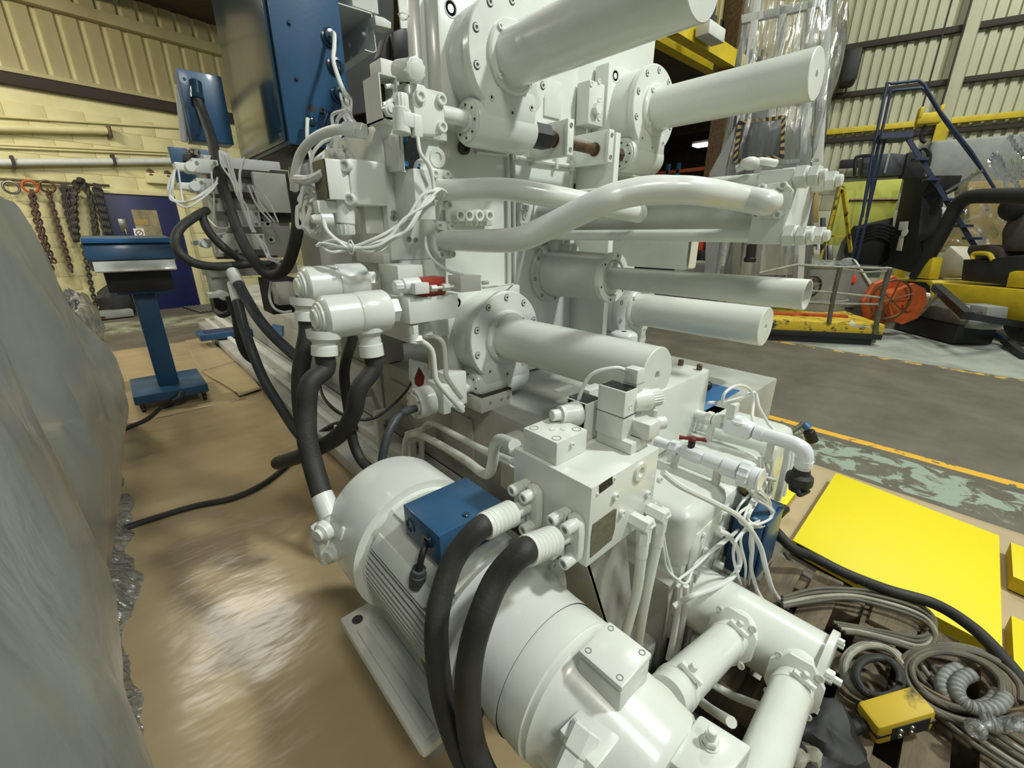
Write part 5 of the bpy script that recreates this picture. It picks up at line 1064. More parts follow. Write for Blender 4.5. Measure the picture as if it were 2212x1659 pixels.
bundle('wire_bundle', 'sheaf of white cables tied along the front of the valve tower', [[A(684 + 2 * i, 531 - 2 * i, 'y', 1.6), A(716, 518 + 6 * i, 'y', 1.54), A(760, 529 + 4.5 * i, 'y', 1.5), A(810, 520 + 6 * i, 'y', 1.46), A(850, 498 + 8 * i, 'y', 1.44), A(880, 468 + 9 * i, 'y', 1.42), A(915 + i, 430 + 5 * i, 'y', 1.42), A(938 + 2 * i, 414, 'y', 1.43), A(950 + 2 * i, 422, 'y', 1.46), A(948 + i, 450, 'y', 1.5), A(940, 480, 'y', 1.55)] for i in range(4)], 0.0058)
MB().torus(A(758, 534, 'y', 1.5), A(770, 534, 'y', 1.5) - A(758, 534, 'y', 1.5), 0.022, 0.003, 20, 6).build('cable_tie', 'cable_white', label='white cable tie around the sheaf of cables on the valve tower', cat='cable tie')
wire('white cable from the ribbed solenoid connector drooping into the cable sheaf', [A(x, y, 'y', yy) for x, y, yy in ((699, 478, 1.62), (708, 500, 1.58), (730, 520, 1.55), (760, 532, 1.52))], 0.007)
wire('white cable running down from the upright solenoid past the black label', [A(x, y, 'y', yy) for x, y, yy in ((902, 296, 1.43), (908, 330, 1.42), (925, 355, 1.42), (934, 385, 1.43), (938, 415, 1.43))], 0.0065)
wire('looped white cable on top of the white square cable box', [A(x, y, 'y', yy) for x, y, yy in ((896, 368, 1.50), (900, 352, 1.48), (912, 347, 1.46), (924, 356, 1.45), (934, 385, 1.45))], 0.0065)
wire('thin white cable from the valve tower curving to the red valve box', [A(x, y, 'y', yy) for x, y, yy in ((918, 505, 1.58), (922, 540, 1.55), (940, 565, 1.5), (970, 585, 1.42), (1000, 594, 1.37))], 0.006)
wire('white cable beside the rear elbow hanging in a curve', [A(x, y, 'y', yy) for x, y, yy in ((586, 608, 2.55), (582, 640, 2.55), (592, 665, 2.5), (612, 674, 2.5), (630, 672, 2.5))], 0.007)
bundle('wire_bundle', 'white cables rising from the coil past the blue cabinet corner', [[A(680 + 3 * i, 440 - 4 * i, 'y', 1.9), A(676 + 2 * i, 390, 'y', 2.0), A(676 + 4 * i, 350, 'y', 2.1), A(700 + 6 * i, 318, 'y', 2.1), A(735 + 4 * i, 295 - 6 * i, 'y', 2.05)] for i in range(3)] + [[A(722 + 3 * i, 345, 'y', 1.9), A(720 + 2 * i, 300, 'y', 1.95), A(722 + 4 * i, 255, 'y', 2.0), A(745 + 8 * i, 238 - 3 * i, 'y', 1.9)] for i in range(2)], 0.008)
pt = [A(x, y, 'y', yy) for x, y, yy in ((636, 420, 2.15), (637, 380, 2.1), (648, 335, 2.05), (675, 302, 1.95), (710, 284, 1.85), (745, 279, 1.75), (785, 283, 1.68))]
t = thing('painted_cable', 'thick cable painted pale from the black loop up to the valve tower top', 'cable', pt[3])
MB().tube(pt, 0.018, 14).build('cable', 'cable_white', t)
MB().cyl(pt[5], pt[5] + (pt[6] - pt[5]) * 0.75, 0.026, 0.003, 18).build('ferrule', 'white', t)
MB().hexn(pt[6] - (pt[6] - pt[5]) * 0.25, pt[6] + (pt[6] - pt[5]) * 0.1, 0.028, 0.003).build('gland', 'white', t)
wire('thick white cable joining the black sided solenoid valve', [A(x, y, 'y', yy) for x, y, yy in ((640, 387, 1.9), (660, 389, 1.75), (680, 384, 1.7), (700, 374, 1.64))], 0.016)
hose('hanging_hose', 'long black cable looping down from the blue junction box and up again', [q2 + V((0, 0, 0)), A(440, 250, 'y', 3.4), A(457, 300, 'y', 3.2), A(472, 370, 'y', 3.0), A(490, 430, 'y', 2.85), A(515, 500, 'y', 2.72), A(540, 550, 'y', 2.6), A(572, 588, 'y', 2.5), A(600, 592, 'y', 2.4), A(622, 570, 'y', 2.3), A(638, 520, 'y', 2.22), A(644, 470, 'y', 2.18), A(638, 425, 'y', 2.15), A(636, 415, 'y', 2.15)], 0.027)
hose('hanging_hose', 'black hose looping out to the left in front of the navy door', [A(x, y, 'y', yy) for x, y, yy in ((446, 455, 2.95), (425, 466, 2.85), (392, 490, 2.75), (378, 520, 2.7), (390, 548, 2.65), (425, 570, 2.65), (480, 576, 2.7), (540, 570, 2.75), (590, 572, 2.8))], 0.021)
hose('hanging_hose', 'black hose falling diagonally behind the junction box loop', [A(x, y, 'y', yy) for x, y, yy in ((434, 458, 2.9), (448, 495, 2.85), (478, 530, 2.8), (520, 560, 2.78), (560, 572, 2.78), (596, 580, 2.8))], 0.021)
t = thing('hose_fittings', 'two white hose end fittings below the far valve bank', 'fitting', P(510, 600, 2.6))
MB().cyl(A(501, 586, 'y', 2.7), A(516, 615, 'y', 2.62), 0.03, 0.004, 20).build('upper_fitting', 'white', t)
MB().cyl(A(503, 612, 'y', 2.75), A(514, 652, 'y', 2.65), 0.028, 0.004, 20).build('lower_fitting', 'white', t)
hose('hanging_hose', 'grey black hose from the upper white fitting sweeping right', [A(x, y, 'y', yy) for x, y, yy in ((514, 612, 2.62), (535, 650, 2.55), (560, 690, 2.45), (590, 725, 2.38), (625, 758, 2.3), (660, 790, 2.2))], 0.026, 'rubber_grey')
hose('hanging_hose', 'grey black hose from the lower white fitting running down along the bed foot', [A(x, y, 'y', yy) for x, y, yy in ((513, 650, 2.65), (525, 700, 2.6), (545, 760, 2.5), (570, 820, 2.45), (600, 870, 2.4), (635, 925, 2.35), (655, 950, 2.3))], 0.025, 'rubber_grey')
hose('hanging_hose', 'dark hose hanging farthest left below the far valve bank', [A(x, y, 'y', yy) for x, y, yy in ((495, 640, 2.8), (508, 680, 2.8), (516, 730, 2.8), (530, 765, 2.8), (555, 785, 2.8))], 0.020)
hose('hanging_hose', 'dark hose loop below the lowest far solenoid', [A(x, y, 'y', yy) for x, y, yy in ((468, 672, 3.1), (480, 680, 3.0), (498, 672, 2.95), (500, 650, 2.95))], 0.018)
# blue crossbar and small blue parts low by the bed
t = thing('blue_crossbar', 'blue steel channel bar lying across the floor at the far end of the bed', 'bar', A(500, 715, 'z', 0.1))
p0, p1 = A(425, 728, 'z', 0.12), A(610, 700, 'z', 0.12)
MB().box((p0.x, 6.5, 0.12), (1.55, 6.85, 0.20), 0.006).build('bar', 'blue', t); MB().box((p0.x + 0.06, 6.56, 0.2), (1.5, 6.79, 0.202)).build('recess', 'navy', t)
MB().box((1.1, 6.55, 0), (1.2, 6.8, 0.12)).build('foot', 'blue', t)
for lab, (x0, y0, x1, y1), yy in (('upper small', (588, 700, 610, 722), 3.6), ('lower', (690, 758, 722, 786), 2.4)):
    MB().prism([A(*q, 'x', 1.19) for q in ((x0, y0), (x1, y0 + 4), (x1, y1 + 4), (x0, y1))], X * 0.012).build('blue_bracket', 'blue_bright', label='%s bright blue bracket on the bed side behind the hoses' % lab, cat='bracket')
t = thing('bed_steps', 'white angle brackets and rails on the side of the machine bed behind the hoses', 'bracket', A(720, 850, 'x', 1.1))
for (x0, y0, x1, y1) in ((1.0, 1.95, 1.19, 2.0), (1.0, 2.35, 1.19, 2.4), (1.0, 2.8, 1.19, 2.85)):
    MB().box((x0, y0, 0.30), (x1, y1, 0.36), 0.003).build('arm', 'white_dull', t); MB().box((x0, y0, 0.10), (x0 + 0.04, y1, 0.30), 0.003).build('post', 'white_dull', t)
# ================================================================ control pedestal
t = thing('control_pedestal', 'blue control pedestal on castors standing on the brown paper', 'control panel', (0.14, 4.7, 0.0))
MB().box((-0.112, 4.395, 0.09), (0.39, 5.01, 0.165), 0.008).build('base_box', 'blue', t)
MB().box((0.068, 4.58, 0.165), (0.212, 4.72, 0.95), 0.006).build('column', 'blue', t)
MB().box((-0.02, 4.50, 0.95), (0.30, 4.85, 0.975), 0.004).build('top_plate', 'blue', t)
MB().prism([V((-0.125, 4.40, 1.365)), V((-0.125, 4.36, 1.22)), V((-0.125, 4.75, 1.12)), V((-0.125, 4.75, 1.385))], X * 0.515, 0.006).build('hood', 'blue', t)
MB().box((-0.12, 4.359, 1.335), (0.385, 4.40, 1.37), 0.004).build('hood_lip', 'blue_bright', t)
MB().prism([V((-0.10, 4.38, 1.21)), V((-0.10, 4.34, 1.14)), V((-0.10, 4.36, 1.13)), V((-0.10, 4.42, 1.20))], X * 0.475, 0.002).build('white_shelf', 'white', t)
MB().box((-0.06, 4.46, 0.975), (0.34, 4.80, 1.15), 0.004).build('keyboard_box', 'fork_black', t)
for x in (-0.07, 0.35):
    for y in (4.44, 4.96):
        c = MB().cyl((x - 0.012, y, 0.035), (x + 0.012, y, 0.035), 0.034, 0.004, 18).build('castor', 'black', t); MB().box((x - 0.018, y - 0.015, 0.04), (x + 0.018, y + 0.015, 0.092), 0.003).build('fork', 'brown_steel', c)
MB().tube([V((0.20, 4.40, 0.13)), V((0.17, 4.34, 0.10)), A(350, 882, 'z', 0.02), A(320, 905, 'z', 0.02), A(285, 922, 'z', 0.02), A(255, 933, 'z', 0.02)], 0.021, 12).build('pedestal_cable', 'rubber', label='black cable from the pedestal base to the wrapped bulk', cat='cable')
MB().tube([A(*p, 'z', 0.022) for p in ((270, 1142), (330, 1122), (420, 1095), (500, 1078), (560, 1052), (605, 1020), (640, 985), (665, 958))] + [A(700, 930, 'z', 0.1), A(735, 915, 'z', 0.14), A(790, 925, 'z', 0.12)], 0.019, 12).build('floor_cable', 'rubber', label='long black cable lying on the brown paper from the wrapped bulk to the machine', cat='cable')
# ================================================================ chains on the wall
def chain(name, label, cols, m, link=0.045, r=0.010, m2=None):
    """hanging chain strands made of alternating links"""
    b = MB()
    for pts in cols:
        P_ = smooth(pts, 10); d = 0.0; i = 0; pos = P_[0]; k = 0
        acc = [P_[0]]
        for a, c in zip(P_, P_[1:]):
            L_ = (c - a).length; u = (c - a)
            while d + L_ >= link:
                tt = (link - d) / L_; a = a + u * tt; acc.append(a); u = c - a; L_ = u.length; d = 0
            d += L_
        for k, (a, c) in enumerate(zip(acc, acc[1:])):
            u = (c - a).normalized(); side = BD if k % 2 else BN; side = (side - u * side.dot(u)).normalized(); q = (a + c) / 2
            pp = [q + (u * math.cos(w_) * link * 0.72 + side * math.sin(w_) * link * 0.42) for w_ in [2 * math.pi * j / 10 for j in range(11)]]
            b.tube(pp, r, 5, sm=False, caps=False)
    return b.build(name, m, label=label, cat='chain', group='chains hung on the wall')
def bk(px, py, off=0.12): return back(px, py, off + 0.06)
chain('chain', 'left rusty lifting chain with red shackle hung on the cream wall', [[bk(66, 412), bk(76, 470), bk(95, 530), bk(114, 588)], [bk(70, 412, .16), bk(84, 470, .16), bk(102, 530, .16), bk(119, 570, .16)]], 'rust_chain', 0.06, 0.014)
chain('chain', 'second thin rusty chain hung beside the red shackled one', [[bk(103, 410), bk(112, 440), bk(130, 500), bk(146, 555), bk(156, 588)]], 'rust_chain', 0.06, 0.015)
b = [[bk(134 + i * 4, 398 + i, .1 + .03 * (i % 3)), bk(140 + i * 5, 440, .1 + .03 * (i % 3)), bk(156 + i * 4, 505, .12)] for i in range(3)]
chain('chain', 'dark bunch of chains left of the tall arched bundle', b, 'chain_dark', 0.06, 0.014)
b = [[bk(160 + i * 3, 520, .12), bk(154 + i * 3, 440, .14 + .02 * i), bk(160 + i * 3, 400, .15), bk(173, 386 + i * 2, .2), bk(186 - i * 2, 400, .16), bk(200 - i, 440, .15), bk(212 - i * 2, 520, .12)] for i in range(4)]
chain('chain', 'tall arched bundle of dark heavy chain hung from the wall rail', b, 'chain_dark', 0.06, 0.016)
b = [[bk(203 + i * 4, 398 + i, .12), bk(214 + i * 4, 450, .13), bk(230 + i * 4, 515, .12)] for i in range(4)]
chain('chain', 'dark chain bundle next to the navy door frame', b, 'chain_dark', 0.06, 0.015)
chain('chain', 'long dark chain falling to the floor behind the pedestal hood', [[bk(178, 520), bk(190, 580), bk(200, 630), bk(212, 675)]], 'chain_dark', 0.06, 0.014)
for i, (px, py, lab) in enumerate(((24, 405, 'grey ring shackle at the far left end of the chain rail'), (65, 403, 'rusty ring holding the left lifting chain'), (102, 403, 'brown ring holding the thin rusty chain'))):
    MB().torus(bk(px, py, 0.1), BN, 0.085, 0.018, 20, 8).build('ring_shackle', ('steel', 'orange', 'brown_steel')[i], label=lab, cat='ring', group='rings on the chain rail')
t = thing('floor_blocks', 'dark steel block on the floor below the hanging chains', 'block', back(245, 690))
MB().obox(back(240, 678, 0.5), (BD, BN, Z), (0.28, 0.15, 0.06), 0.01).build('block', 'grey_box', t)
for i in range(5): MB().sph(back(208 + i * 4, 688 - 3 * (i % 2), 0.6), 0.06, 10, 7, (1, 1, 0.7), 0.3).build('scrap', 'rust_chain', t)
t = thing('dark_stool', 'dark cloth covered heap against the wall behind the pedestal column', 'heap', back(260, 670))
MB().sph(back(255, 655, 0.3), 0.3, 16, 10, (0.9, 0.5, 1.1), 0.35).build('heap', 'fork_black', t)
# ================================================================ near wrapped bulk at the left edge
t = thing('wrapped_bulk', 'tall bulk wrapped in milky polythene sheet at the left edge', 'wrapped load', (-0.8, 2.2, 0))
MB().box((-1.35, -0.2, 0.02), (-0.5, 2.4, 1.2), 0.03).build('inner_load', 'grey_box', t)
MB().prism([V((-1.2, 2.4, 0.02)), V((-1.2, 3.6, 0.02)), V((-1.2, 3.3, 0.5)), V((-1.2, 2.6, 1.0)), V((-1.2, 2.4, 1.1))], X * 0.65, 0.02).build('inner_slope', 'tarp', t)
top = [(-0.6, 1.66), (0.3, 1.65), (1.2, 1.62), (1.8, 1.58), (2.2, 1.46), (2.6, 1.24), (3.0, 0.98), (3.4, 0.72), (3.8, 0.40), (4.2, 0.16), (4.5, 0.02)]
def topz(y):
    for (a, za), (b_, zb_) in zip(top, top[1:]):
        if y <= b_: return za + (zb_ - za) * (y - a) / (b_ - a)
    return 0.0
def sheet(u, v):
    y = -0.55 + 5.0 * u; zt_ = max(0.03, topz(y))
    if v < 0.55:
        k = v / 0.55; z = zt_ * k; bulge = -0.30 + 0.16 * math.sin(k * 2.4) * min(1, zt_) - 0.02
        x = bulge
    else:
        k = (v - 0.55) / 0.45; z = zt_ + 0.05 * math.sin(k * 3); x = -0.20 - 1.2 * k
        if k > 0: x += 0
    q = V((x, y, z)); w_ = noise.noise(V((y * 1.4, z * 0.9, 1.7))) * 0.10 + noise.noise(V((y * 5 + z * 2.2, z * 1.1, 4))) * 0.035 + noise.noise(V((y * 13 + z * 6, z * 3, 9))) * 0.010
    q.x += w_ * (0.4 + 0.6 * min(1, z * 2)); q.z += 0.5 * w_ * (1 if v > 0.4 else 0); q.z = max(0.012, q.z); return q
MB().grid(sheet, 110, 46).build('polythene_sheet', 'film_near', t)
ed = [(-0.6, -0.19), (0.6, -0.215), (1.33, -0.226), (1.98, -0.2), (2.64, -0.19), (3.5, -0.221), (4.55, -0.29), (5.4, -0.33)]
def edx(y):
    for (a, za), (b_, zb_) in zip(ed, ed[1:]):
        if y <= b_: return za + (zb_ - za) * (y - a) / (b_ - a)
    return -0.33
def skirt(u, v):
    y = -0.55 + 5.9 * u; k = v; x = edx(y) - 0.19 * k - 0.02; z = 0.014 + 0.30 * k ** 1.5 * min(1, max(0.1, (5.3 - y)))
    q = V((x, y, z)); w_ = noise.noise(V((y * 4, k * 2, 2))) * 0.04 + noise.noise(V((y * 11, k * 5, 7))) * 0.022
    q.x += w_; q.z = max(0.012, q.z + w_ * 0.8 * (0.3 + k)); return q
MB().grid(skirt, 160, 12).build('clear_skirt', 'film_clear', t)
"""small wrapped odds and ends at its far end"""
t = thing('wrapped_cans', 'small clear wrapped bundle with purple cap at the far end of the big wrapped bulk', 'wrapped load', (-0.45, 5.4, 0))
q = A(205, 740, 'z', 0.1); q.y -= 0.0
b0 = A(212, 735, 'y', 5.4)
MB().sph((b0.x - 0.06, 5.4, 0.22), 0.2, 18, 12, (0.55, 0.9, 1.1), 0.35).build('film', 'film_clear', t)
MB().cyl(A(152, 648, 'y', 5.3), A(160, 668, 'y', 5.3), 0.05, 0.006, 14).build('purple_cap', 'navy_steel', t)
MB().cyl(A(205, 730, 'y', 5.4), A(208, 765, 'y', 5.4), 0.06, 0.006, 14).build('can', 'grey_box', t)
MB().sph(A(180, 690, 'y', 5.3), 0.18, 18, 12, (0.6, 0.9, 1.4), 0.4).build('upper_film', 'film_clear', t)
# ================================================================ right front: tank fittings, control box, cables
t = thing('ball_valve', 'white pipe run with red butterfly handle on the oil tank', 'valve', (1.365, 0.5, 0.6))
xv, zv = 1.355, 0.675
def vy(px, py): return A(px, py, 'x', xv).y
MB().cyl((xv, 0.70, zv), (xv, 0.60, zv), 0.018, n=18).build('pipe', 'pvc', t)
MB().hexn((xv, 0.645, zv), (xv, 0.615, zv), 0.026, 0.003).build('hex_union', 'pvc', t)
MB().lathe((xv, 0.60, zv), -Y, [(0, 0), (0, 0.024), (0.012, 0.026), (0.02, 0.028), (0.06, 0.028), (0.068, 0.026), (0.08, 0.024), (0.08, 0)], 8).build('valve_body', 'pvc', t)
hs = MB().cyl((xv, 0.57, zv + 0.02), (xv, 0.57, zv + 0.046), 0.012, n=14).build('stem', 'black', t)
b = MB(); c = V((xv, 0.57, zv + 0.052)); hd = V((0.55, -0.83, 0)).normalized(); sd = hd.cross(Z)
for s in (-1, 1): b.prism([c + sd * 0.009, c - sd * 0.009, c + hd * s * 0.026 - sd * 0.006, c + hd * s * 0.042 - sd * 0.013, c + hd * s * 0.045 + sd * 0.012, c + hd * s * 0.028 + sd * 0.006], Z * 0.009 , 0.002)
b.cyl(c - Z * 0.004, c + Z * 0.01, 0.013, 0.002, 14); b.build('butterfly_handle', 'red', t)
MB().cyl((xv, 0.52, zv), (xv, 0.40, zv), 0.026, 0.003, 24).build('reducer', 'pvc', t)
MB().lathe((xv, 0.455, zv), -Y, [(0, 0.026), (0, 0.032), (0.05, 0.032), (0.052, 0.026)], 24).build('coupling', 'pvc', t)
u = knob((xv, 0.40, zv), -Y, 0.045, 0.034, t, 12, 'pvc', 'union_nut'); MB().cyl((xv, 0.368, zv), (xv, 0.345, zv), 0.034, 0.003, 24).cyl((xv, 0.345, zv), (xv, 0.338, zv), 0.037, 0.002, 24).build('end_cap', 'pvc', t)
for y in (0.62, 0.47): MB().box((xv - 0.012, y - 0.01, 0.595), (xv + 0.012, y + 0.01, zv - 0.02)).build('pipe_stand', 'white', t)
t = thing('cooling_pipe', 'thick white plastic pipe with elbow, solenoid and black hose end at the tank back corner', 'pipe', (1.66, 0.5, 0.6))
xp, zp = 1.66, 0.695
MB().tube([V((xp, 0.455, zp)), V((xp, 0.36, zp)), V((xp, 0.335, zp - 0.002)), V((xp + 0.004, 0.313, zp - 0.012)), V((xp + 0.006, 0.302, zp - 0.032)), V((xp + 0.006, 0.30, zp - 0.06)), V((xp + 0.006, 0.30, zp - 0.075))], 0.027, 20, 5).build('elbow_pipe', 'pvc', t)
MB().lathe((xp, 0.47, zp), -Y, [(0, 0.024), (0, 0.030), (0.03, 0.030), (0.032, 0.027)], 24).build('coupling', 'pvc', t)
MB().lathe((xp + 0.006, 0.30, zp - 0.05), -Z, [(0, 0.027), (0, 0.029), (0.022, 0.029), (0.024, 0.025), (0.05, 0.024)], 22).build('hose_socket', 'pvc', t)
MB().lathe((xp + 0.006, 0.30, zp - 0.085), -Z, [(0, 0.026), (0.02, 0.030), (0.03, 0.042), (0.045, 0.044), (0.06, 0.043), (0.065, 0.03), (0.09, 0.026), (0.1, 0.0)], 16).build('black_hose_end', 'rubber', t)
MB().tube([V((xp - 0.03, 0.29, 0.545)), V((xp - 0.04, 0.28, 0.53)), V((xp + 0.03, 0.27, 0.52))], 0.008, 8).build('clamp_tail', 'fork_black', t)
MB().box((xp - 0.034, 0.475, zp - 0.036), (xp + 0.034, 0.58, zp + 0.03), 0.018, None, 4).build('valve_body', 'pvc', t)
MB().lathe((xp, 0.528, zp + 0.02), Z, [(0, 0.036), (0.008, 0.036), (0.012, 0.03), (0.02, 0.024), (0.02, 0)], 22).build('bonnet', 'pvc', t)
MB().box((xp - 0.024, 0.545, zp + 0.03), (xp + 0.018, 0.578, zp + 0.09), 0.003).build('solenoid', 'white', t)
MB().hexn((xp, 0.59, zp), (xp, 0.625, zp), 0.030, 0.003).hexn((xp, 0.63, zp), (xp, 0.655, zp), 0.028, 0.003).build('hex_union', 'white', t)
MB().tube([V((xp, 0.65, zp)), V((xp, 0.70, zp)), V((xp - 0.005, 0.715, zp + 0.01)), V((xp - 0.01, 0.72, zp + 0.045))], 0.02, 16).build('inlet_elbow', 'white', t)
for y in (0.63, 0.41): MB().box((xp - 0.012, y - 0.01, 0.595), (xp + 0.012, y + 0.01, zp - 0.02)).build('pipe_stand', 'white', t)
for k, (dx, z) in enumerate(((0.09, 0.655), (0.14, 0.64))):
    MB().tube([V((1.60 + dx, 0.80, z)), V((1.62 + dx, 0.60, z)), V((1.66 + dx, 0.40, z - 0.01)), V((1.67 + dx, 0.375, z - 0.05)), V((1.67 + dx, 0.37, 0.52)), V((1.67 + dx, 0.37, 0.40))], 0.013, 10).build('thin_tank_pipe', 'pvc', label='%s thin white pipe bending down over the tank edge' % ('inner', 'outer')[k], cat='pipe', group='thin pipes on the tank')
t = thing('pneumatic_valve_row', 'row of small white pneumatic fittings on the far edge of the tank', 'valve', (1.75, 0.85, 0.6))
for i in range(4): MB().box((1.60 + 0.045 * i, 0.76 + 0.01 * i, 0.6), (1.64 + 0.045 * i, 0.83 + 0.01 * i, 0.68 + 0.012 * (i % 2)), 0.004).build('valve', 'white', t)
MB().sph(A(1528, 833, 'y', 0.9), 0.025, 12, 8).build('black_knob', 'black', t)
t = thing('rear_blue_cover', 'long flat blue cover strip behind the oil tank', 'cover', (2.2, 0.8, 0.58))
p0, p1, p2, p3 = [A(*p, 'z', 0.60) for p in ((1560, 842), (1735, 883), (1727, 900), (1560, 862))]
MB().box((1.9, 0.78, 0.585), (2.36, 1.16, 0.605), 0.003).build('cover', 'blue_bright', t); MB().box((1.92, 0.80, 0), (2.34, 1.14, 0.585)).build('cabinet', 'blue', t)
t = thing('blue_coupling', 'small dark and blue pipe coupling at the back right corner of the tank', 'fitting', (2.12, 0.5, 0.45))
q = A(1735, 915, 'y', 0.50); MB().cyl(q, q + V((0, -0.03, -0.02)), 0.02, 0.004, 14).build('blue_part', 'blue_bright', t); MB().cyl(q + V((0, -0.03, -0.03)), q + V((0.01, -0.06, -0.09)), 0.028, 0.006, 12).build('black_part', 'fork_black', t)
MB().cyl(q, V((2.08, q.y + 0.02, q.z)), 0.012, n=10).build('stem', 'steel', t)
# wires over the tank
W_ = lambda label, lst, r=0.006, m='cable_white', g='white cables on the tank': MB().tube([A(x, y, 'y', yy) for x, y, yy in lst], r, 8, 6).build('white_cable', m, label=label, cat='cable', group=g)
W_('white cable arching over the cooling pipe solenoid', ((1560, 872, 0.56), (1565, 850, 0.56), (1585, 835, 0.55), (1605, 833, 0.54), (1622, 845, 0.53), (1627, 870, 0.52), (1625, 900, 0.50), (1632, 920, 0.48)), 0.006)
W_('white cable with knot falling from the fittings to the tank edge', ((1530, 870, 0.6), (1560, 868, 0.58), (1600, 858, 0.55), (1630, 848, 0.53), (1640, 880, 0.5), (1660, 915, 0.46), (1672, 935, 0.43), (1668, 1000, 0.40), (1660, 1060, 0.39)), 0.006)
W_('long white cable from the manifold block across the tank to the floor', ((1432, 1020, 0.428), (1470, 1050, 0.40), (1540, 1085, 0.37), (1600, 1120, 0.34), (1640, 1175, 0.31), (1655, 1230, 0.28), (1672, 1280, 0.25), (1705, 1320, 0.22), (1730, 1345, 0.2)), 0.0085)
W_('white cable looping from the tank gland down behind the suction flange', ((1552, 1146, 0.39), (1575, 1158, 0.37), (1595, 1190, 0.35), (1597, 1220, 0.34), (1580, 1248, 0.34), (1545, 1268, 0.35), (1500, 1285, 0.37), (1470, 1300, 0.40), (1455, 1310, 0.41)), 0.0085)
bundle('wire_bundle', 'two thin white wires hanging beside the elbow hoses and looping up along the tank', [[A(1425 + 4 * i, 1130, 'y', 0.42), A(1432 + 4 * i, 1180, 'y', 0.42), A(1442 + 4 * i, 1230, 'y', 0.415), A(1455 + 3 * i, 1250, 'y', 0.41), A(1475 + 3 * i, 1252 - 2 * i, 'y', 0.40), A(1510, 1215 + 4 * i, 'y', 0.40), A(1540, 1180 + 4 * i, 'y', 0.40), A(1580, 1150 + 4 * i, 'y', 0.40), A(1620, 1118 + 4 * i, 'y', 0.40)] for i in range(2)], 0.005, 'cable_white', 'white cables on the tank')
bundle('wire_coil', 'coil of many white wires from the brass gland in front of the blue control box', [[A(1614 + i, 1056 + i, 'y', 0.40), A(1635, 1058 + 3 * i, 'y', 0.36), A(1662 - i, 1080 + 2 * i, 'y', 0.34), A(1672 - 2 * i, 1110, 'y', 0.33), A(1660 - 2 * i, 1135 - 2 * i, 'y', 0.33), A(1625, 1142 - 2 * i, 'y', 0.34), A(1605 + 2 * i, 1130 - i, 'y', 0.36), A(1600 + 3 * i, 1105, 'y', 0.37), A(1625 + 2 * i, 1075 + i, 'y', 0.38), A(1655 + i, 1050 - 3 * i, 'y', 0.40)] for i in range(6)], 0.0048, 'cable_white', 'white cables on the tank')
bundle('wire_bundle', 'bundle of white wires running down beside the tank corner', [[A(1640 + 5 * i, 985, 'y', 0.42), A(1646 + 5 * i, 1010, 'y', 0.41), A(1648 + 5 * i, 1060, 'y', 0.40), A(1640 + 4 * i, 1085, 'y', 0.40)] for i in range(5)], 0.006, 'cable_white', 'white cables on the tank')
bundle('wire_bundle', 'white wires hanging down in front of the blue control box', [[A(1612 + 6 * i, 1140, 'y', 0.34), A(1590 + 14 * i, 1170, 'y', 0.33), A(1588 + 18 * i, 1215, 'y', 0.33), A(1600 + 8 * i, 1262, 'y', 0.33)] for i in range(3)], 0.005, 'cable_white', 'white cables on the tank')
W_('white cable turning dark as it drops from the control box to the pallet', ((1622, 1130, 0.33), (1625, 1180, 0.32), (1622, 1220, 0.32), (1626, 1245, 0.31), (1640, 1285, 0.28), (1660, 1310, 0.25)), 0.007)
for k, px in enumerate((1468, 1482, 1500)):
    W_(('left', 'middle', 'right')[k] + ' white conduit running down the front of the tank to the floor', ((px, 1265, 0.41), (px - 3, 1310, 0.408), (px - 12, 1370, 0.405), (px - 24, 1425, 0.40)), 0.010)
b = MB(); 
for p in ((1520, 1190), (1543, 1215), (1560, 1240)): q = A(*p, 'y', 0.425); b.hexn(q, q - Y * 0.03, 0.014, 0.002)
b.build('hex_fittings', 'white', label='three hex fittings in a row on the tank front below its cover', cat='fitting', kind='stuff')
for k, (p0, p1) in enumerate((((1475, 1480), (1580, 1560)), ((1510, 1460), (1640, 1525)))):
    MB().tube([A(*p0, 'y', 0.30), A((p0[0] + p1[0]) / 2, (p0[1] + p1[1]) / 2 + 6, 'y', 0.22), A(*p1, 'y', 0.14)], 0.011, 10).build('drain_hose', 'white', label='%s thin white hose low between the suction pipes' % ('lower', 'upper')[k], cat='hose', group='thin white hoses by the suction pipes')
# blue control box
t = thing('control_box', 'blue control box with black knob beside the yellow panels', 'box', (1.55, 0.33, 0.2))
xA = 1.50; bl = A(1612, 1240, 'y', 0.36)
yb0, yb1, zb0, zb1 = 0.325, 0.42, 0.225, 0.475
MB().box((1.44, yb0, zb0), (1.62, yb1, zb1), 0.006).build('case', 'blue', t)
MB().box((1.455, yb0 - 0.012, zb0 + 0.01), (1.615, yb0 - 0.001, zb1 - 0.01), 0.004).build('lid', 'blue', t)
MB().box((1.621, yb0 + 0.0, zb0 + 0.02), (1.655, yb1 - 0.01, zb1 - 0.02), 0.006).build('side_lid', 'blue', t)
MB().box((1.655, yb0 + 0.02, zb0 + 0.06), (1.685, yb1 - 0.03, zb1 - 0.06), 0.004).build('worn_plate', 'worn_yellow', t)
MB().cyl((1.655, 0.335, 0.40), (1.72, 0.330, 0.40), 0.017, 0.003, 18).build('black_knob', 'black', t)
MB().cyl((1.66, 0.35, 0.31), (1.70, 0.34, 0.30), 0.022, 0.003, 18).build('black_gland', 'rubber', t)
MB().box((1.5, yb1, zb0), (1.56, TY0 + 0.01, zb1 - 0.05), 0.003).build('bracket', 'blue', t)
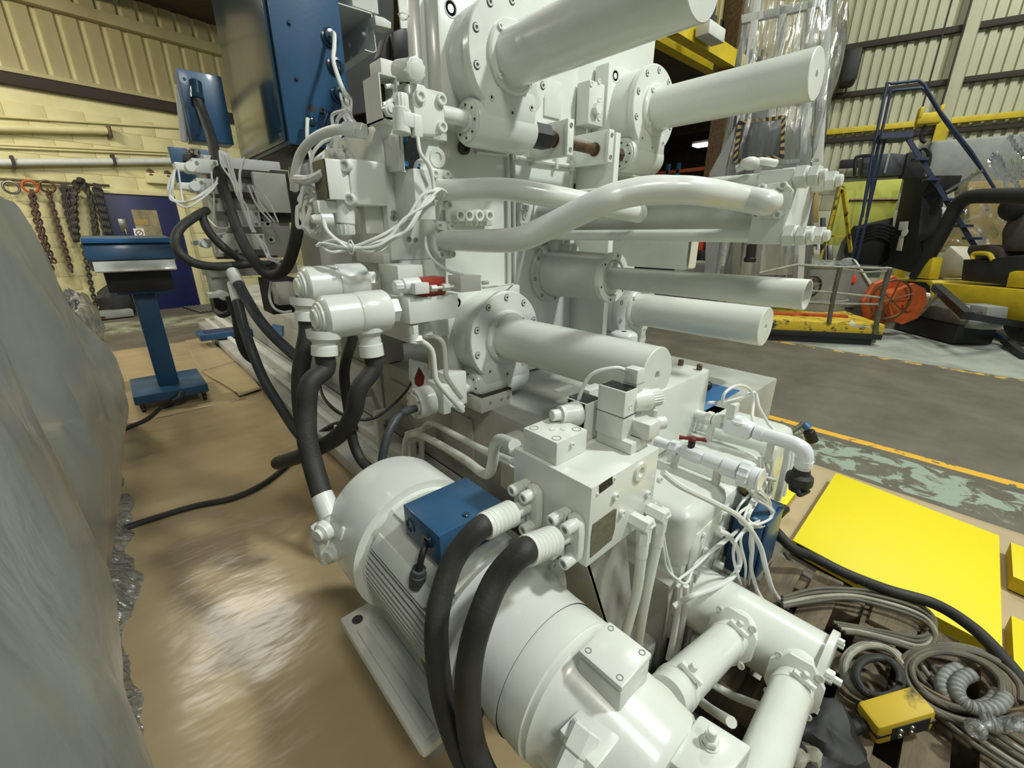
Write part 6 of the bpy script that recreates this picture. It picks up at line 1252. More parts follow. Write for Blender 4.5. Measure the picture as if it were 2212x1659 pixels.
# ---- yellow panels lying on the brown paper
def panel(label, q, z, th=0.05):
    t = thing('yellow_cover_sheet', label, 'cover sheet', sum((V((p[0], p[1], z)) for p in q), V((0, 0, 0))) / 4, 'yellow panels on brown paper')
    MB().prism([V((p[0], p[1], z)) for p in q], Z * 0.003, 0.001).build('face_sheet', 'yellow_panel', t)
    n = len(q)
    for i in range(n):
        a, c = V((q[i][0], q[i][1], z)), V((q[(i + 1) % n][0], q[(i + 1) % n][1], z)); d = (c - a).normalized(); inn = V((-d.y, d.x, 0))
        ctr = sum((V((p[0], p[1], z)) for p in q), V((0, 0, 0))) / n
        if (ctr - a).dot(inn) < 0: inn = -inn
        MB().prism([a, c, c + inn * 0.003, a + inn * 0.003], -Z * th).build('folded_edge', 'yellow_edge', t)
    return t
zz = 0.075
pts = [A(*p, 'z', zz) for p in ((1806, 1022), (2158, 1158), (2150, 1345), (1975, 1330), (1712, 1168))]
A0, A1, A3 = A(1806, 1022, 'z', zz), A(2158, 1158, 'z', zz), A(1712, 1168, 'z', zz)
A2 = A3 + (A1 - A0); 
panel('largest yellow panel lying flat on the brown paper', [A0[:2], A1[:2], A2[:2], A3[:2]], zz, 0.06)
d01 = (A1 - A0).normalized(); d03 = (A3 - A0).normalized()
P0 = A(1748, 1022, 'z', zz); panel('partly hidden yellow panel behind the black hose end', [(P0 - d01 * 0.0)[:2], (P0 - d01 * 0.5)[:2], (P0 - d01 * 0.5 + d03 * 0.62)[:2], (P0 + d03 * 0.62)[:2]], zz - 0.02, 0.04)
P0 = A(2183, 1172, 'z', zz); panel('yellow panel at the right edge of the photo, upper one', [P0[:2], (P0 + d01 * 0.6)[:2], (P0 + d01 * 0.6 + d03 * 0.30)[:2], (P0 + d03 * 0.30)[:2]], zz, 0.06)
P0 = A(2184, 1330, 'z', zz); panel('yellow panel at the right edge of the photo, lower one', [P0[:2], (P0 + d01 * 0.6)[:2], (P0 + d01 * 0.6 + d03 * 0.6)[:2], (P0 + d03 * 0.6)[:2]], zz, 0.06)
# lettering strip on the near edge of the big panel
e0, e1 = A3, A2; ed_ = (e1 - e0).normalized(); en = V((ed_.y, -ed_.x, 0))
if en.dot(V((0, 0, 0)) - e0) < 0: en = -en
t = thing('label_strip', 'black strip with a red marking on the near edge of the largest yellow panel', 'label', e0)
MB().prism([e0 + ed_ * 0.02 + en * 0.001, e0 + ed_ * 0.26 + en * 0.001, e0 + ed_ * 0.26 + en * 0.001 - Z * 0.04, e0 + ed_ * 0.02 + en * 0.001 - Z * 0.04], en * 0.001).build('strip', 'black', t)
MB().prism([e0 + ed_ * 0.04 + en * 0.0025 - Z * 0.012, e0 + ed_ * 0.17 + en * 0.0025 - Z * 0.012, e0 + ed_ * 0.17 + en * 0.0025 - Z * 0.026, e0 + ed_ * 0.04 + en * 0.0025 - Z * 0.026], en * 0.0005).build('red_marking', 'red_speck', t)
# ---- pallet boards and cables at the bottom right
t = thing('timber_pallet', 'weathered timber pallet under the coiled cables', 'pallet', (1.55, -0.1, 0.0))
g0, g1 = A(1830, 1600, 'z', 0.13), A(1905, 1330, 'z', 0.13)
bd = (g1 - g0).normalized(); bd2 = V((bd.y, -bd.x, 0)); ez = V((bd.x, bd.y, 0))
org = (g0 + g1) / 2; org.z = 0
for i, (off, hw) in enumerate(((-0.30, 0.05), (-0.17, 0.045), (0.0, 0.05), (0.145, 0.045), (0.29, 0.05), (0.43, 0.045))):
    sh = (-0.02, 0.0, 0.0, -0.03, -0.09, -0.15)[i]
    MB().obox(org + bd2 * off + bd * sh + Z * 0.130, (bd, bd2, Z), (0.36, hw, 0.011), 0.003).build('plank', 'wood', t)
for i in range(3): MB().obox(org + bd2 * 0.06 + bd * (-0.31 + 0.29 * i) + Z * 0.0595, (bd2, bd, Z), (0.42, 0.045, 0.0585), 0.003).build('bearer', 'wood', t)
MB().obox(org + bd2 * 0.03 + bd * 0.28 + Z * 0.151, (bd, bd2, Z), (0.085, 0.06, 0.009), 0.002).build('short_plank', 'wood', t)
def cable(label, pts, r, m='cable', group='coiled cables on the pallet'):
    return MB().tube(pts, r, 9, 6).build('coiled_cable', m, label=label, cat='cable', group=group)
def rings(cx, cy, rx, ry, z, n, ang=0.0, j=0.0, turns=2):
    out = []
    for k in range(n * turns + 1):
        q = 2 * math.pi * k / n; u = cx + rx * (1 - 0.05 * k / n) * math.cos(q); v = cy + ry * (1 - 0.05 * k / n) * math.sin(q)
        x = cx + (u - cx) * math.cos(ang) - (v - cy) * math.sin(ang); y = cy + (u - cx) * math.sin(ang) + (v - cy) * math.cos(ang)
        out.append(A(x, y, 'z', z + j * math.sin(k * 1.3) + 0.012 * k / n))
    return out
zc_ = 0.165
for i, (cx, cy, rx, ry, m, lab) in enumerate(((1890, 1450, 74, 62, 'cable_pale', 'grey cable coil lying against the suction flange'), (2085, 1480, 150, 84, 'cable', 'wide olive cable coil at the right edge of the pallet'), (2070, 1470, 118, 64, 'cable', 'middle olive cable coil inside the wide coil'), (1898, 1462, 55, 45, 'rubber', 'small dark cable coil next to the suction flange'))):
    cable(lab, rings(cx, cy, rx, ry, zc_ + 0.012 * i, 12, 0.3, 0.006, 3), 0.0085, m)
for i in range(5):
    cable('olive cable strand running diagonally to the bottom right corner, number %s from the left' % ('one', 'two', 'three', 'four', 'five')[i], [A(x + 16 * i * (1 + (y - 1400) / 500), y - 3 * i, 'z', zc_ + 0.02 - 0.006 * i) for x, y in ((1935, 1440), (1960, 1480), (2010, 1530), (2080, 1590), (2150, 1640), (2230, 1690))], 0.0075, ('cable', 'cable_pale', 'cable', 'cable_pale', 'cable')[i])
for i in range(4):
    cable('olive cable strand arching over the near pallet boards, %s' % ('first', 'second', 'third', 'fourth')[i], [A(x, y + 7 * i, 'z', 0.18 + 0.004 * i) for x, y in ((1800 + 8 * i, 1345), (1860, 1355 - 2 * i), (1930, 1368), (1990, 1376 + 3 * i), (2020, 1350 + 4 * i), (2005, 1320 + 3 * i), (1960, 1296 + 3 * i), (1890, 1278 + i * 2), (1830, 1272), (1760, 1272 + 2 * i), (1690, 1290))], 0.007, ('cable', 'cable', 'cable_pale', 'cable')[i])
cable('brown cable crossing the right coil in a long curve', [A(x, y, 'z', 0.21) for x, y in ((1935, 1425), (1975, 1470), (2030, 1505), (2100, 1530), (2180, 1535), (2230, 1525))], 0.0075, 'brown_steel')
cable('thin dark cable from the control box along the paper', [A(x, y, 'z', 0.06) for x, y in ((1695, 1195), (1730, 1240), (1790, 1272), (1850, 1300))], 0.008, 'rubber')
MB().tube([V((1.70, 0.34, 0.30))] + [A(x, y, 'z', z) for x, y, z in ((1712, 1184, 0.26), (1760, 1205, 0.22), (1830, 1240, 0.2), (1920, 1275, 0.2), (2020, 1305, 0.2), (2100, 1355, 0.2), (2165, 1420, 0.2), (2230, 1500, 0.2))], 0.019, 12, 8).build('main_cable', 'rubber', label='thick black supply cable sweeping from the blue control box over the yellow panel', cat='cable')
for i in range(2):
    q = rings(2095 + 24 * i, 1485 + 8 * i, 62 - 8 * i, 44 - 5 * i, 0.2 + 0.02 * i, 12, 0.2)[:9]
    t = thing('metal_conduit', ('outer' if i == 0 else 'inner') + ' grey ribbed flexible conduit bow inside the right coil', 'conduit', q[0], 'flexible conduit bows')
    MB().tube(q, lambda u: 0.017 + 0.0015 * math.sin(u * 300), 10, 14).build('conduit', 'grey_box', t)
t = thing('pendant_control', 'worn yellow crane pendant control with black button face on the pallet', 'pendant', A(1930, 1550, 'z', 0.15))
c = A(1932, 1545, 'z', 0.20); ax1 = V((0.72, -0.55, 0.28)).normalized(); ax2 = V((-0.3, 0.1, 0.95)).normalized(); ax2 = (ax2 - ax1 * ax2.dot(ax1)).normalized(); ax3 = ax1.cross(ax2)
MB().obox(c, (ax1, ax2, ax3), (0.078, 0.045, 0.034), 0.012).build('housing', 'worn_yellow', t)
MB().obox(c + ax3 * 0.0, (ax1, ax2, ax3), (0.079, 0.006, 0.035), 0.003).build('seam', 'fork_black', t)
fn = -ax2 if ax2.y > 0 else ax2
fc_ = -1 if (CAM - c).dot(ax3) < 0 else 1
MB().obox(c + ax3 * 0.034 * fc_ + ax1 * 0.01, (ax1, ax2, ax3), (0.05, 0.030, 0.002), 0.002).build('button_face', 'fork_black', t)
for k in range(4): MB().lathe(c + ax3 * 0.036 * fc_ + ax1 * (-0.02 + 0.02 * (k % 2) * 1.5) + ax2 * (0.012 - 0.024 * (k // 2)), ax3 * fc_, [(0, 0.008), (0.004, 0.007), (0.004, 0)], 12).build('push_button', 'steel', t)
MB().cyl(c - ax1 * 0.078, c - ax1 * 0.12, 0.018, 0.004, 12).build('cable_boot', 'fork_black', t)
for i, (px, py, r, m, lab) in enumerate(((1770, 1590, 0.10, 'fork_black', 'crumpled black rag by the lower suction pipe'), (1745, 1635, 0.05, 'cable_pale', 'small crumpled pale rag at the bottom edge'))):
    q = A(px, py, 'z', 0.17); MB().sph(q, r, 22, 14, (1.1, 0.9, 0.5), 0.5).build('crumpled_rag', m, label=lab, cat='rag')
q = A(2160, 1570, 'z', 0.22)
MB().tube([A(x, y, 'z', 0.24) for x, y in ((2100, 1578), (2130, 1566), (2160, 1560), (2190, 1572), (2230, 1562))], lambda u: 0.016 + 0.007 * math.sin(u * 23), 10, 8).build('plastic_strip', 'film_clear', label='twisted strip of clear plastic film over the right cables', cat='plastic film')
t = thing('oily_tray', 'dark oily tray on the floor under the suction pipes', 'tray', (0.95, 0.15, 0))
MB().box((0.75, -0.25, 0.003), (1.25, 0.40, 0.012), 0.003).build('tray_base', 'chain_dark', t)
for lo, hi in (((0.75, -0.25, 0.012), (0.765, 0.40, 0.04)), ((1.235, -0.25, 0.012), (1.25, 0.40, 0.04)), ((0.75, 0.385, 0.012), (1.25, 0.40, 0.04)), ((0.75, -0.25, 0.012), (1.25, -0.235, 0.04))): MB().box(lo, hi).build('tray_side', 'chain_dark', t)
MB().prism([A(*p, 'z', 0.05) for p in ((1520, 1440), (1580, 1425), (1650, 1460), (1640, 1530), (1560, 1500))], Z * 0.004).build('foil_sheet', 'steel', label='crumpled dull metal sheet under the big suction pipe', cat='sheet')
# ================================================================ background on the right
def quad(b, pts, n, d, bev=0.004):
    """slab: pixel outline on the vertical plane through p0 with normal n, thickness d away from the camera"""
    p0, nn = n; nn = V(nn).normalized(); q = [AN(x, y, p0, nn) for x, y in pts]
    if (q[0] - CAM).dot(nn) < 0: nn = -nn
    return b.prism(q, nn * d, bev)
# tall frame wrapped in clear film
XW = 7.4; NW = ((XW, 1.9, 0), (0.93, 0.37, 0))
def fw(px, py, off=0.0): return AN(px, py, V(NW[0]) + V(NW[1]) * off, NW[1])
t = thing('wrapped_machine_frame', 'tall pale machine frame wrapped in clear film, hazard striped window', 'machine', (XW, 2.2, 0))
def post(pts, d, m='grey_box', name='frame_post'): return quad(MB(), pts, NW, d).build(name, m, t)
post([(1634, -40), (1650, -40), (1598, 330), (1560, 620), (1540, 620)], 0.10, 'white_dull')
post([(1684, 10), (1702, 10), (1668, 320), (1640, 600), (1622, 600)], 0.08, 'white_dull')
post([(1745, 0), (1762, 0), (1752, 330), (1735, 620), (1712, 620)], 0.10, 'white_dull')
post([(1783, -40), (1802, -40), (1778, 350), (1768, 380), (1752, 380)], 0.10, 'white_dull')
post([(1601, 32), (1790, -8), (1790, 10), (1602, 50)], 0.08, 'white_dull', 'cross_member')
post([(1590, 352), (1770, 340), (1770, 350), (1588, 362)], 0.06, 'white_dull', 'cross_member')
post([(1532, 375), (1600, 250), (1590, 365), (1580, 620), (1520, 620)], 0.02, 'grey_box', 'side_sheet')
post([(1640, 300), (1760, 220), (1768, 600), (1600, 600)], 0.25, 'white_dull', 'inner_sheet').location += V(NW[1]).normalized() * 0.5
wn = quad(MB(), [(1600, 264), (1692, 252), (1690, 338), (1588, 347)], ((NW[0][0] - 0.03, NW[0][1], 0), NW[1]), 0.02).build('dark_window', 'rubber_grey', t)
b = MB()
outer = [(1594, 262), (1697, 248), (1694, 342), (1583, 352)]; inner = [(1602, 268), (1688, 257), (1685, 335), (1593, 343)]
def lerp(a, c, k): return (a[0] + (c[0] - a[0]) * k, a[1] + (c[1] - a[1]) * k)
fy_, fk = MB(), MB(); n = 0
for s in range(4):
    o0, o1, i0, i1 = outer[s], outer[(s + 1) % 4], inner[s], inner[(s + 1) % 4]; N = 14 if s % 2 == 0 else 11
    for k in range(N):
        tgt = fy_ if k % 2 else fk
        a0, a1, c0, c1 = k / N, (k + 1) / N, min(1, (k + 0.6) / N), min(1, (k + 1.6) / N)
        quad(tgt, [lerp(o0, o1, a0), lerp(o0, o1, a1), lerp(i0, i1, c1), lerp(i0, i1, c0)], ((NW[0][0] - 0.045, NW[0][1], 0), NW[1]), 0.006, 0)
fy_.build('hazard_stripes_yellow', 'amber_sheet', wn, kind='stuff'); fk.build('hazard_stripes_black', 'black', wn, kind='stuff')
# film around it
edgeL = [(-60, 1612), (0, 1600), (100, 1585), (250, 1560), (400, 1535), (640, 1515)]; edgeR = [(-60, 1838), (0, 1840), (60, 1838), (130, 1826), (200, 1812), (300, 1792), (380, 1768), (640, 1752)]
def eint(e, y):
    for (a, xa), (b_, xb) in zip(e, e[1:]):
        if y <= b_: return xa + (xb - xa) * (y - a) / (b_ - a)
    return e[-1][1]
NWV = V(NW[1]).normalized()
def filmf(u, v):
    y = -60 + 690 * (1 - v); xl_, xr2 = eint(edgeL, y), eint(edgeR, y); q = 2 * math.pi * u; e = 0.55
    cx_ = math.copysign(abs(math.cos(q)) ** e, math.cos(q)); cy_ = math.copysign(abs(math.sin(q)) ** e, math.sin(q))
    a = fw((xl_ + xr2) / 2, y, -0.02); b_ = fw(xr2, y, -0.02); h = b_ - a; p = a + h * cx_ + NWV * (0.42 * cy_ + 0.40)
    w_ = noise.noise(V((math.cos(q) * 3, math.sin(q) * 3, p.z * 1.2))) * 0.06 + noise.noise(V((math.cos(q) * 9, math.sin(q) * 9, p.z * 2.5))) * 0.025
    return p + (h.normalized() * cx_ + NWV * cy_).normalized() * w_
MB().grid(filmf, 72, 60).build('film_wrap', 'film_wrap', t)
# tarp covered load and rack behind
t = thing('tarp_load', 'load under a dark grey tarpaulin left of the wrapped frame', 'covered load', A(1485, 380, 'x', 10))
c = A(1485, 385, 'x', 10.0)
def tarp(u, v):
    q = 2 * math.pi * u; h = 2.55 - 0.25 * abs(math.cos(q)) * v; r = 0.75 * (1.1 - 0.18 * v)
    if v > 0.9: r *= (1 - v) / 0.1
    p = V((10.2 + r * math.cos(q), c.y + r * math.sin(q) * 0.9, 2.55 * min(1, v / 0.9))); w_ = noise.noise(p * 2.2) * 0.12; p.x += w_; p.y += w_; p.z += w_ * 0.6 * (v > 0.5); p.z = max(0.0, p.z); return p
MB().grid(tarp, 36, 24).build('tarpaulin', 'tarp', t)
MB().box((9.7, c.y - 0.5, 0.0), (10.7, c.y + 0.5, 0.15)).build('pallet', 'wood', t)
t = thing('storage_rack', 'blue and orange storage rack with boxes far back under the low roof', 'rack', (15, 8.6, 0))
xr_ = 14.6
ys = [A(px, 380, 'x', xr_).y for px in (1330, 1440, 1462, 1545)]
for y in ys: MB().box((xr_, y - 0.05, 0), (xr_ + 0.1, y + 0.05, 3.6), 0.004).build('upright', 'blue_bright', t)
for z in (0.9, 1.7, 2.5, 3.3): MB().box((xr_, ys[0] + 0.3, z), (xr_ + 0.08, ys[-1], z + 0.1), 0.003).build('beam', 'orange', t)
for k, z in enumerate((1.0, 1.8, 2.6)):
    for j in range(5): MB().box((xr_ + 0.1, ys[0] - 0.2 - j * 0.62, z), (xr_ + 0.7, ys[0] - 0.62 - j * 0.62, z + 0.35 + 0.12 * ((j + k) % 3)), 0.01).build('crate', ('wood', 'grey_box', 'blue', 'card', 'tarp')[(j + 2 * k) % 5], t)
t = thing('tool_cabinet', 'dark open cabinet with red tag and yellow edge under the cylinder', 'cabinet', A(1540, 590, 'x', 8.2))
NC = ((8.0, 3.1, 0), (0.9, 0.43, 0))
quad(MB(), [(1400, 512), (1575, 520), (1566, 690), (1400, 690)], ((8.7, 3.5, 0), NC[1]), 0.05).build('back', 'fork_black', t)
quad(MB(), [(1478, 522), (1574, 525), (1572, 542), (1480, 539)], NC, 0.1).build('top_shelf', 'brown_steel', t)
quad(MB(), [(1566, 524), (1576, 524), (1560, 680), (1550, 680)], NC, 0.1).build('yellow_edge', 'fork_yellow', t)
quad(MB(), [(1575, 520), (1602, 520), (1594, 640), (1566, 640)], NC, 0.3).build('side_panel', 'sheet_right', t)
quad(MB(), [(1511, 522), (1520, 523), (1517, 541), (1509, 540)], ((7.95, 3.1, 0), NC[1]), 0.01).build('red_tag', 'orange_tag', t)
quad(MB(), [(1515, 543), (1560, 545), (1556, 590), (1510, 588)], ((8.4, 3.3, 0), NC[1]), 0.3).build('grey_tin', 'rubber_grey', t)
t = thing('waste_bin', 'pale square waste bin heaped with pinkish film scraps', 'bin', A(1520, 600, 'x', 7.6))
NB = ((7.5, 2.9, 0), (0.9, 0.43, 0))
quad(MB(), [(1456, 572), (1552, 572), (1546, 640), (1462, 640)], NB, 0.5, 0.01).build('bin_body', 'grey_box', t)
b = MB()
for i in range(16): q = AN(1472 + 5 * i + 3 * (i % 3), 572 - 4 * (i % 2), V(NB[0]) + V(NB[1]) * 0.2, NB[1]); b.sph(q, 0.06, 8, 6, (1, 1, 0.7), 0.5)
b.build('film_scraps', 'card', t, kind='stuff')
t = thing('black_torch_holder', 'black cylinder hanging below the cylinder end block in front of pale sheet', 'fixture', A(1620, 550, 'x', 6.5))
MB().cyl(A(1624, 528, 'x', 6.5), A(1621, 558, 'x', 6.5), 0.06, n=14).build('tube', 'black', t); MB().cyl(A(1621, 556, 'x', 6.5), A(1619, 566, 'x', 6.5), 0.075, 0.01, 14).build('foot', 'black', t); MB().tube([A(1617, 520, 'x', 6.6), A(1624, 530, 'x', 6.5)], 0.015, 6).build('cord', 'black', t)
# ---- yellow platform with rails
a0, a1 = V((6.47, 2.05, 0)), V((7.27, 0.86, 0)); dd = (a1 - a0).normalized(); nb = V((dd.y, -dd.x, 0)); nb = nb if nb.x > 0 else -nb
NP = (tuple(a0), tuple(nb)); L_ = (a1 - a0).length
def pl(s, q, z): return a0 + dd * s + nb * q + V((0, 0, z))
t = thing('work_platform', 'worn yellow steel work platform with thin grey guard rails', 'platform', (a0 + a1) / 2)
cc = pl(L_ / 2, 0.6, 0.21); MB().obox(cc, (dd, nb, Z), (L_ / 2 + 0.04, 0.6, 0.07), 0.008).build('deck', 'worn_yellow', t)
MB().obox(pl(L_ / 2, -0.0, 0.12), (dd, nb, Z), (L_ / 2 + 0.03, 0.03, 0.035), 0.004).build('lower_beam', 'fork_black', t)
MB().obox(pl(L_ / 2, 0.5, 0.05), (dd, nb, Z), (L_ / 2 - 0.06, 0.5, 0.05)).build('skid', 'black', t)
MB().obox(pl(L_ / 2 - 0.1, 0.5, 0.295), (dd, nb, Z), (L_ / 2 - 0.1, 0.06, 0.02), 0.003).build('orange_edge', 'orange', t)
def prail(pts, r=0.016, m='cable'): return MB().tube([AN(x, y, NP[0], NP[1]) if not o else AN(x, y, V(NP[0]) + nb * o, NP[1]) for x, y, o in pts], r, 8, sm=False)
prail([(1885, 740, 0), (1895, 690, 0), (1910, 620, 0), (1922, 580, 0)], 0.03).build('corner_post', 'cable', t)
prail([(1790, 700, 0), (1800, 640, 0), (1815, 578, 0)], 0.028).build('middle_post', 'cable', t)
prail([(1640, 590, 0), (1720, 572, 0), (1815, 577, 0), (1925, 580, 0)]).build('top_rail', 'cable_pale', t)
prail([(1815, 580, 0), (1870, 588, 0), (1920, 585, 0)], 0.012).build('slack_rail', 'cable_pale', t)
prail([(1752, 628, 0), (1800, 632, 0), (1905, 643, 0)], 0.014).build('mid_rail', 'cable_pale', t); prail([(1745, 652, 0), (1800, 656, 0), (1900, 657, 0)], 0.014).build('low_rail', 'cable_pale', t)
quad(MB(), [(1835, 700), (1842, 692), (1848, 700), (1880, 706), (1878, 711), (1836, 706)], (NP[0], NP[1]), 0.04).build('white_scrap', 'paper_white', t)
# rolls, drum, hopper, reel behind the rails
t = thing('steel_drum', 'dull grey steel drum with plastic liner standing behind the yellow platform', 'drum', (8.2, 2.1, 0))
q = A(1768, 600, 'x', 8.2); MB().lathe((8.2, q.y, 0.0), Z, [(0, 0), (0, 0.42), (0.4, 0.43), (0.41, 0.45), (0.44, 0.45), (0.45, 0.43), (0.9, 0.42), (0.92, 0.44), (0.95, 0.44), (0.95, 0.40), (0.6, 0.38), (0.6, 0)], 32).build('drum', 'grey_box', t)
MB().sph((8.2, q.y, 0.95), 0.40, 20, 8, (1, 1, 0.16), 0.5).build('liner', 'film_clear', t)
t = thing('dark_bin', 'dark grey plastic bin left of the steel drum', 'bin', (7.9, 2.6, 0))
quad(MB(), [(1648, 576), (1700, 580), (1696, 640), (1636, 640), (1632, 590)], ((7.8, 2.6, 0), (0.9, 0.43, 0)), 0.4, 0.02).build('bin', 'rubber_grey', t)
t = thing('grey_hopper', 'grey angular machine guard with red tag behind the guard rails', 'machine guard', (8.6, 1.5, 0))
NH = ((8.4, 1.5, 0), (0.95, 0.3, 0))
quad(MB(), [(1816, 568), (1830, 560), (1842, 558), (1884, 614), (1878, 622), (1866, 690), (1800, 690), (1832, 640), (1815, 590)], NH, 0.35, 0.01).build('guard_body', 'grey_box', t)
quad(MB(), [(1842, 558), (1850, 562), (1886, 616), (1880, 618)], ((8.36, 1.5, 0), NH[1]), 0.36, 0.01).build('white_top', 'paper_white', t)
quad(MB(), [(1840, 595), (1851, 594), (1848, 613), (1838, 611)], ((8.36, 1.5, 0), NH[1]), 0.01).build('red_tag', 'orange_tag', t)
quad(MB(), [(1802, 660), (1844, 666), (1843, 669), (1801, 664)], ((8.36, 1.5, 0), NH[1]), 0.01).build('slot', 'black', t)
for i, (cx_, cy_, rx, lab) in enumerate(((1752, 618, 26, 'thin dark steel hoop with spokes leaning by the drum'), (1924, 647, 55, 'large rusty wire hoop around the orange reel'))):
    c = AN(cx_, cy_, V(NP[0]) + nb * (0.9 - 0.5 * i), NP[1]); R_ = (AN(cx_ + rx, cy_, V(NP[0]) + nb * (0.9 - 0.5 * i), NP[1]) - c).length
    t = thing('wire_hoop', lab, 'hoop', c - Z * R_)
    MB().torus(c, -nb + dd * 0.2, R_ * 0.9, 0.014, 40, 6).build('rim', 'brown_steel' if i else 'rubber', t)
    for k in range(3): q = math.radians(20 + 60 * k); v = (dd * math.cos(q) + Z * math.sin(q)) * R_ * 0.88; MB().cyl(c - v, c + v, 0.008, n=6).build('spoke', 'brown_steel', t)
t = thing('orange_hose_reel', 'orange reel of hose standing behind the rusty hoop', 'reel', AN(1900, 690, V(NP[0]) + nb * 0.6, NP[1]))
ctr = AN(1905, 648, V(NP[0]) + nb * 0.9, NP[1])
MB().lathe(ctr + nb * 0.0, -nb + dd * 0.35, [(0, 0), (0, 0.34), (0.05, 0.36), (0.08, 0.34), (0.08, 0.18), (0.34, 0.17), (0.34, 0.28), (0.40, 0.28), (0.40, 0.10), (0.43, 0.1), (0.43, 0)], 8).build('reel', 'orange', t)
MB().cyl(ctr + V((0, 0, 0.1)) + dd * 0.2, ctr + V((0, 0, 0.06)) + dd * 0.55, 0.06, 0.01, 10).build('white_handle', 'paper_white', t)
MB().obox(V((ctr.x, ctr.y, ctr.z / 2)) + nb * 0.1, (dd, nb, Z), (0.1, 0.1, ctr.z / 2), 0.01).build('stand', 'orange', t)
c = AN(1920, 706, V(NP[0]) + nb * 0.25, NP[1]); c = A(1920, 706, 'z', 0.0)
t = thing('plastic_bucket', 'dirty cream plastic bucket right of the platform', 'bucket', c)
MB().lathe((c.x, c.y, 0), Z, [(0, 0), (0, 0.19), (0.38, 0.235), (0.385, 0.245), (0.41, 0.245), (0.41, 0.22), (0.1, 0.19), (0.1, 0)], 28).build('bucket', 'bucket', t); MB().sph((c.x, c.y, 0.42), 0.2, 12, 8, (1, 1, 0.5), 0.4).build('rubbish', 'card', t)
# ---- forklift
FP = V((10.0, 1.0, 0)); FD = (V((8.6, -0.35, 0)) - FP).normalized(); FN = V((-FD.y, FD.x, 0)); FN = FN if FN.x > 0 else -FN
if (FP - CAM).dot(FN) < 0: FN = -FN
NF = (tuple(FP), tuple(FN))
def fl(px, py, off=0.0): return AN(px, py, FP + FN * off, FN)
t = thing('forklift', 'old yellow and black forklift truck parked behind the aisle at right', 'forklift', FP + FD * 1.0)
quad(MB(), [(2017, 610), (2240, 628), (2240, 690), (2196, 698), (2016, 672)], NF, 1.0, 0.02).build('side_panel', 'fork_yellow', t)
quad(MB(), [(1934, 601), (2012, 605), (2017, 612), (2016, 665), (2010, 668), (2008, 618), (1998, 610), (1936, 606)], NF, 1.0, 0.01).build('front_wing', 'fork_yellow', t)
quad(MB(), [(1940, 606), (2010, 612), (2012, 668), (1950, 680)], ((FP + FN * 0.3).to_tuple(), tuple(FN)), 0.5).build('wheel_arch', 'black', t)
c = fl(1968, 648, 0.02); MB().lathe(c, FN, [(0, 0), (0, 0.15), (0.0, 0.28), (0.03, 0.40), (0.28, 0.40), (0.3, 0.3), (0.3, 0)], 28).build('front_wheel', 'rubber', t)
c = fl(2215, 690, 0.02); MB().lathe(c, FN, [(0, 0), (0, 0.15), (0.0, 0.22), (0.03, 0.30), (0.25, 0.30), (0.27, 0.2), (0.27, 0)], 24).build('rear_wheel', 'rubber', t)
quad(MB(), [(2080, 560), (2128, 565), (2150, 556), (2240, 548), (2240, 622), (2075, 606)], ((FP + FN * 0.1).to_tuple(), tuple(FN)), 0.8, 0.02).build('engine_cover', 'fork_black', t)
quad(MB(), [(2180, 588), (2192, 585), (2240, 586), (2240, 624), (2172, 620)], ((FP + FN * 0.06).to_tuple(), tuple(FN)), 0.5, 0.01).build('rear_cover', 'fork_yellow', t)
m_ = quad(MB(), [(1953, 384), (2030, 379), (2020, 410), (1992, 425), (1985, 500), (1970, 590), (1915, 575), (1930, 500)], ((FP + FN * 0.2).to_tuple(), tuple(FN)), 0.35, 0.01).build('mast', 'fork_black', t)
quad(MB(), [(1943, 479), (1962, 478), (1959, 498), (1940, 497)], ((FP + FN * 0.18).to_tuple(), tuple(FN)), 0.01).build('white_label', 'paper_white', m_)
quad(MB(), [(1943, 509), (1953, 508), (1947, 542), (1935, 541)], ((FP + FN * 0.18).to_tuple(), tuple(FN)), 0.01).build('side_label', 'card', m_)
q = fl(1955, 502, 0.18); MB().lathe(q, -FN, [(0, 0.07), (0.01, 0.07), (0.01, 0)], 16).build('round_label', 'paper_white', m_)
g = [fl(x, y, 0.05) for x, y in ((1978, 600), (2020, 530), (2050, 475), (2066, 447), (2085, 430), (2110, 424), (2160, 423), (2240, 423))]
MB().tube(g, 0.10, 10, 6).build('overhead_guard', 'fork_black', t)
quad(MB(), [(1975, 600), (2008, 560), (2016, 556), (2006, 603)], NF, 0.15).build('front_brace', 'fork_yellow', t)
MB().tube([fl(1976, 532, 0.3), fl(2040, 495, 0.2)], 0.025, 8).build('lever_rod', 'fork_black', t)
quad(MB(), [(2085, 545), (2090, 530), (2130, 528), (2160, 535), (2160, 560), (2095, 562)], ((FP + FN * 0.3).to_tuple(), tuple(FN)), 0.5, 0.04).build('seat', 'tarp', t)
quad(MB(), [(2160, 500), (2175, 470), (2215, 450), (2240, 460), (2240, 545), (2160, 545)], ((FP + FN * 0.35).to_tuple(), tuple(FN)), 0.4, 0.05).build('seat_back', 'tarp', t)
q = fl(2200, 447, 0.4); MB().sph(q, 0.2, 14, 10).build('head_rest', 'fork_black', t)
MB().tube([fl(2102, 560, 0.1), fl(2105, 548, 0.1), fl(2135, 549, 0.1), fl(2145, 562, 0.1)], 0.03, 8).build('grab_handle', 'fork_yellow', t)
quad(MB(), [(2024, 600), (2030, 560), (2050, 530), (2085, 560), (2075, 598)], ((FP + FN * 0.45).to_tuple(), tuple(FN)), 0.4, 0.03).build('side_bag', 'card', t)
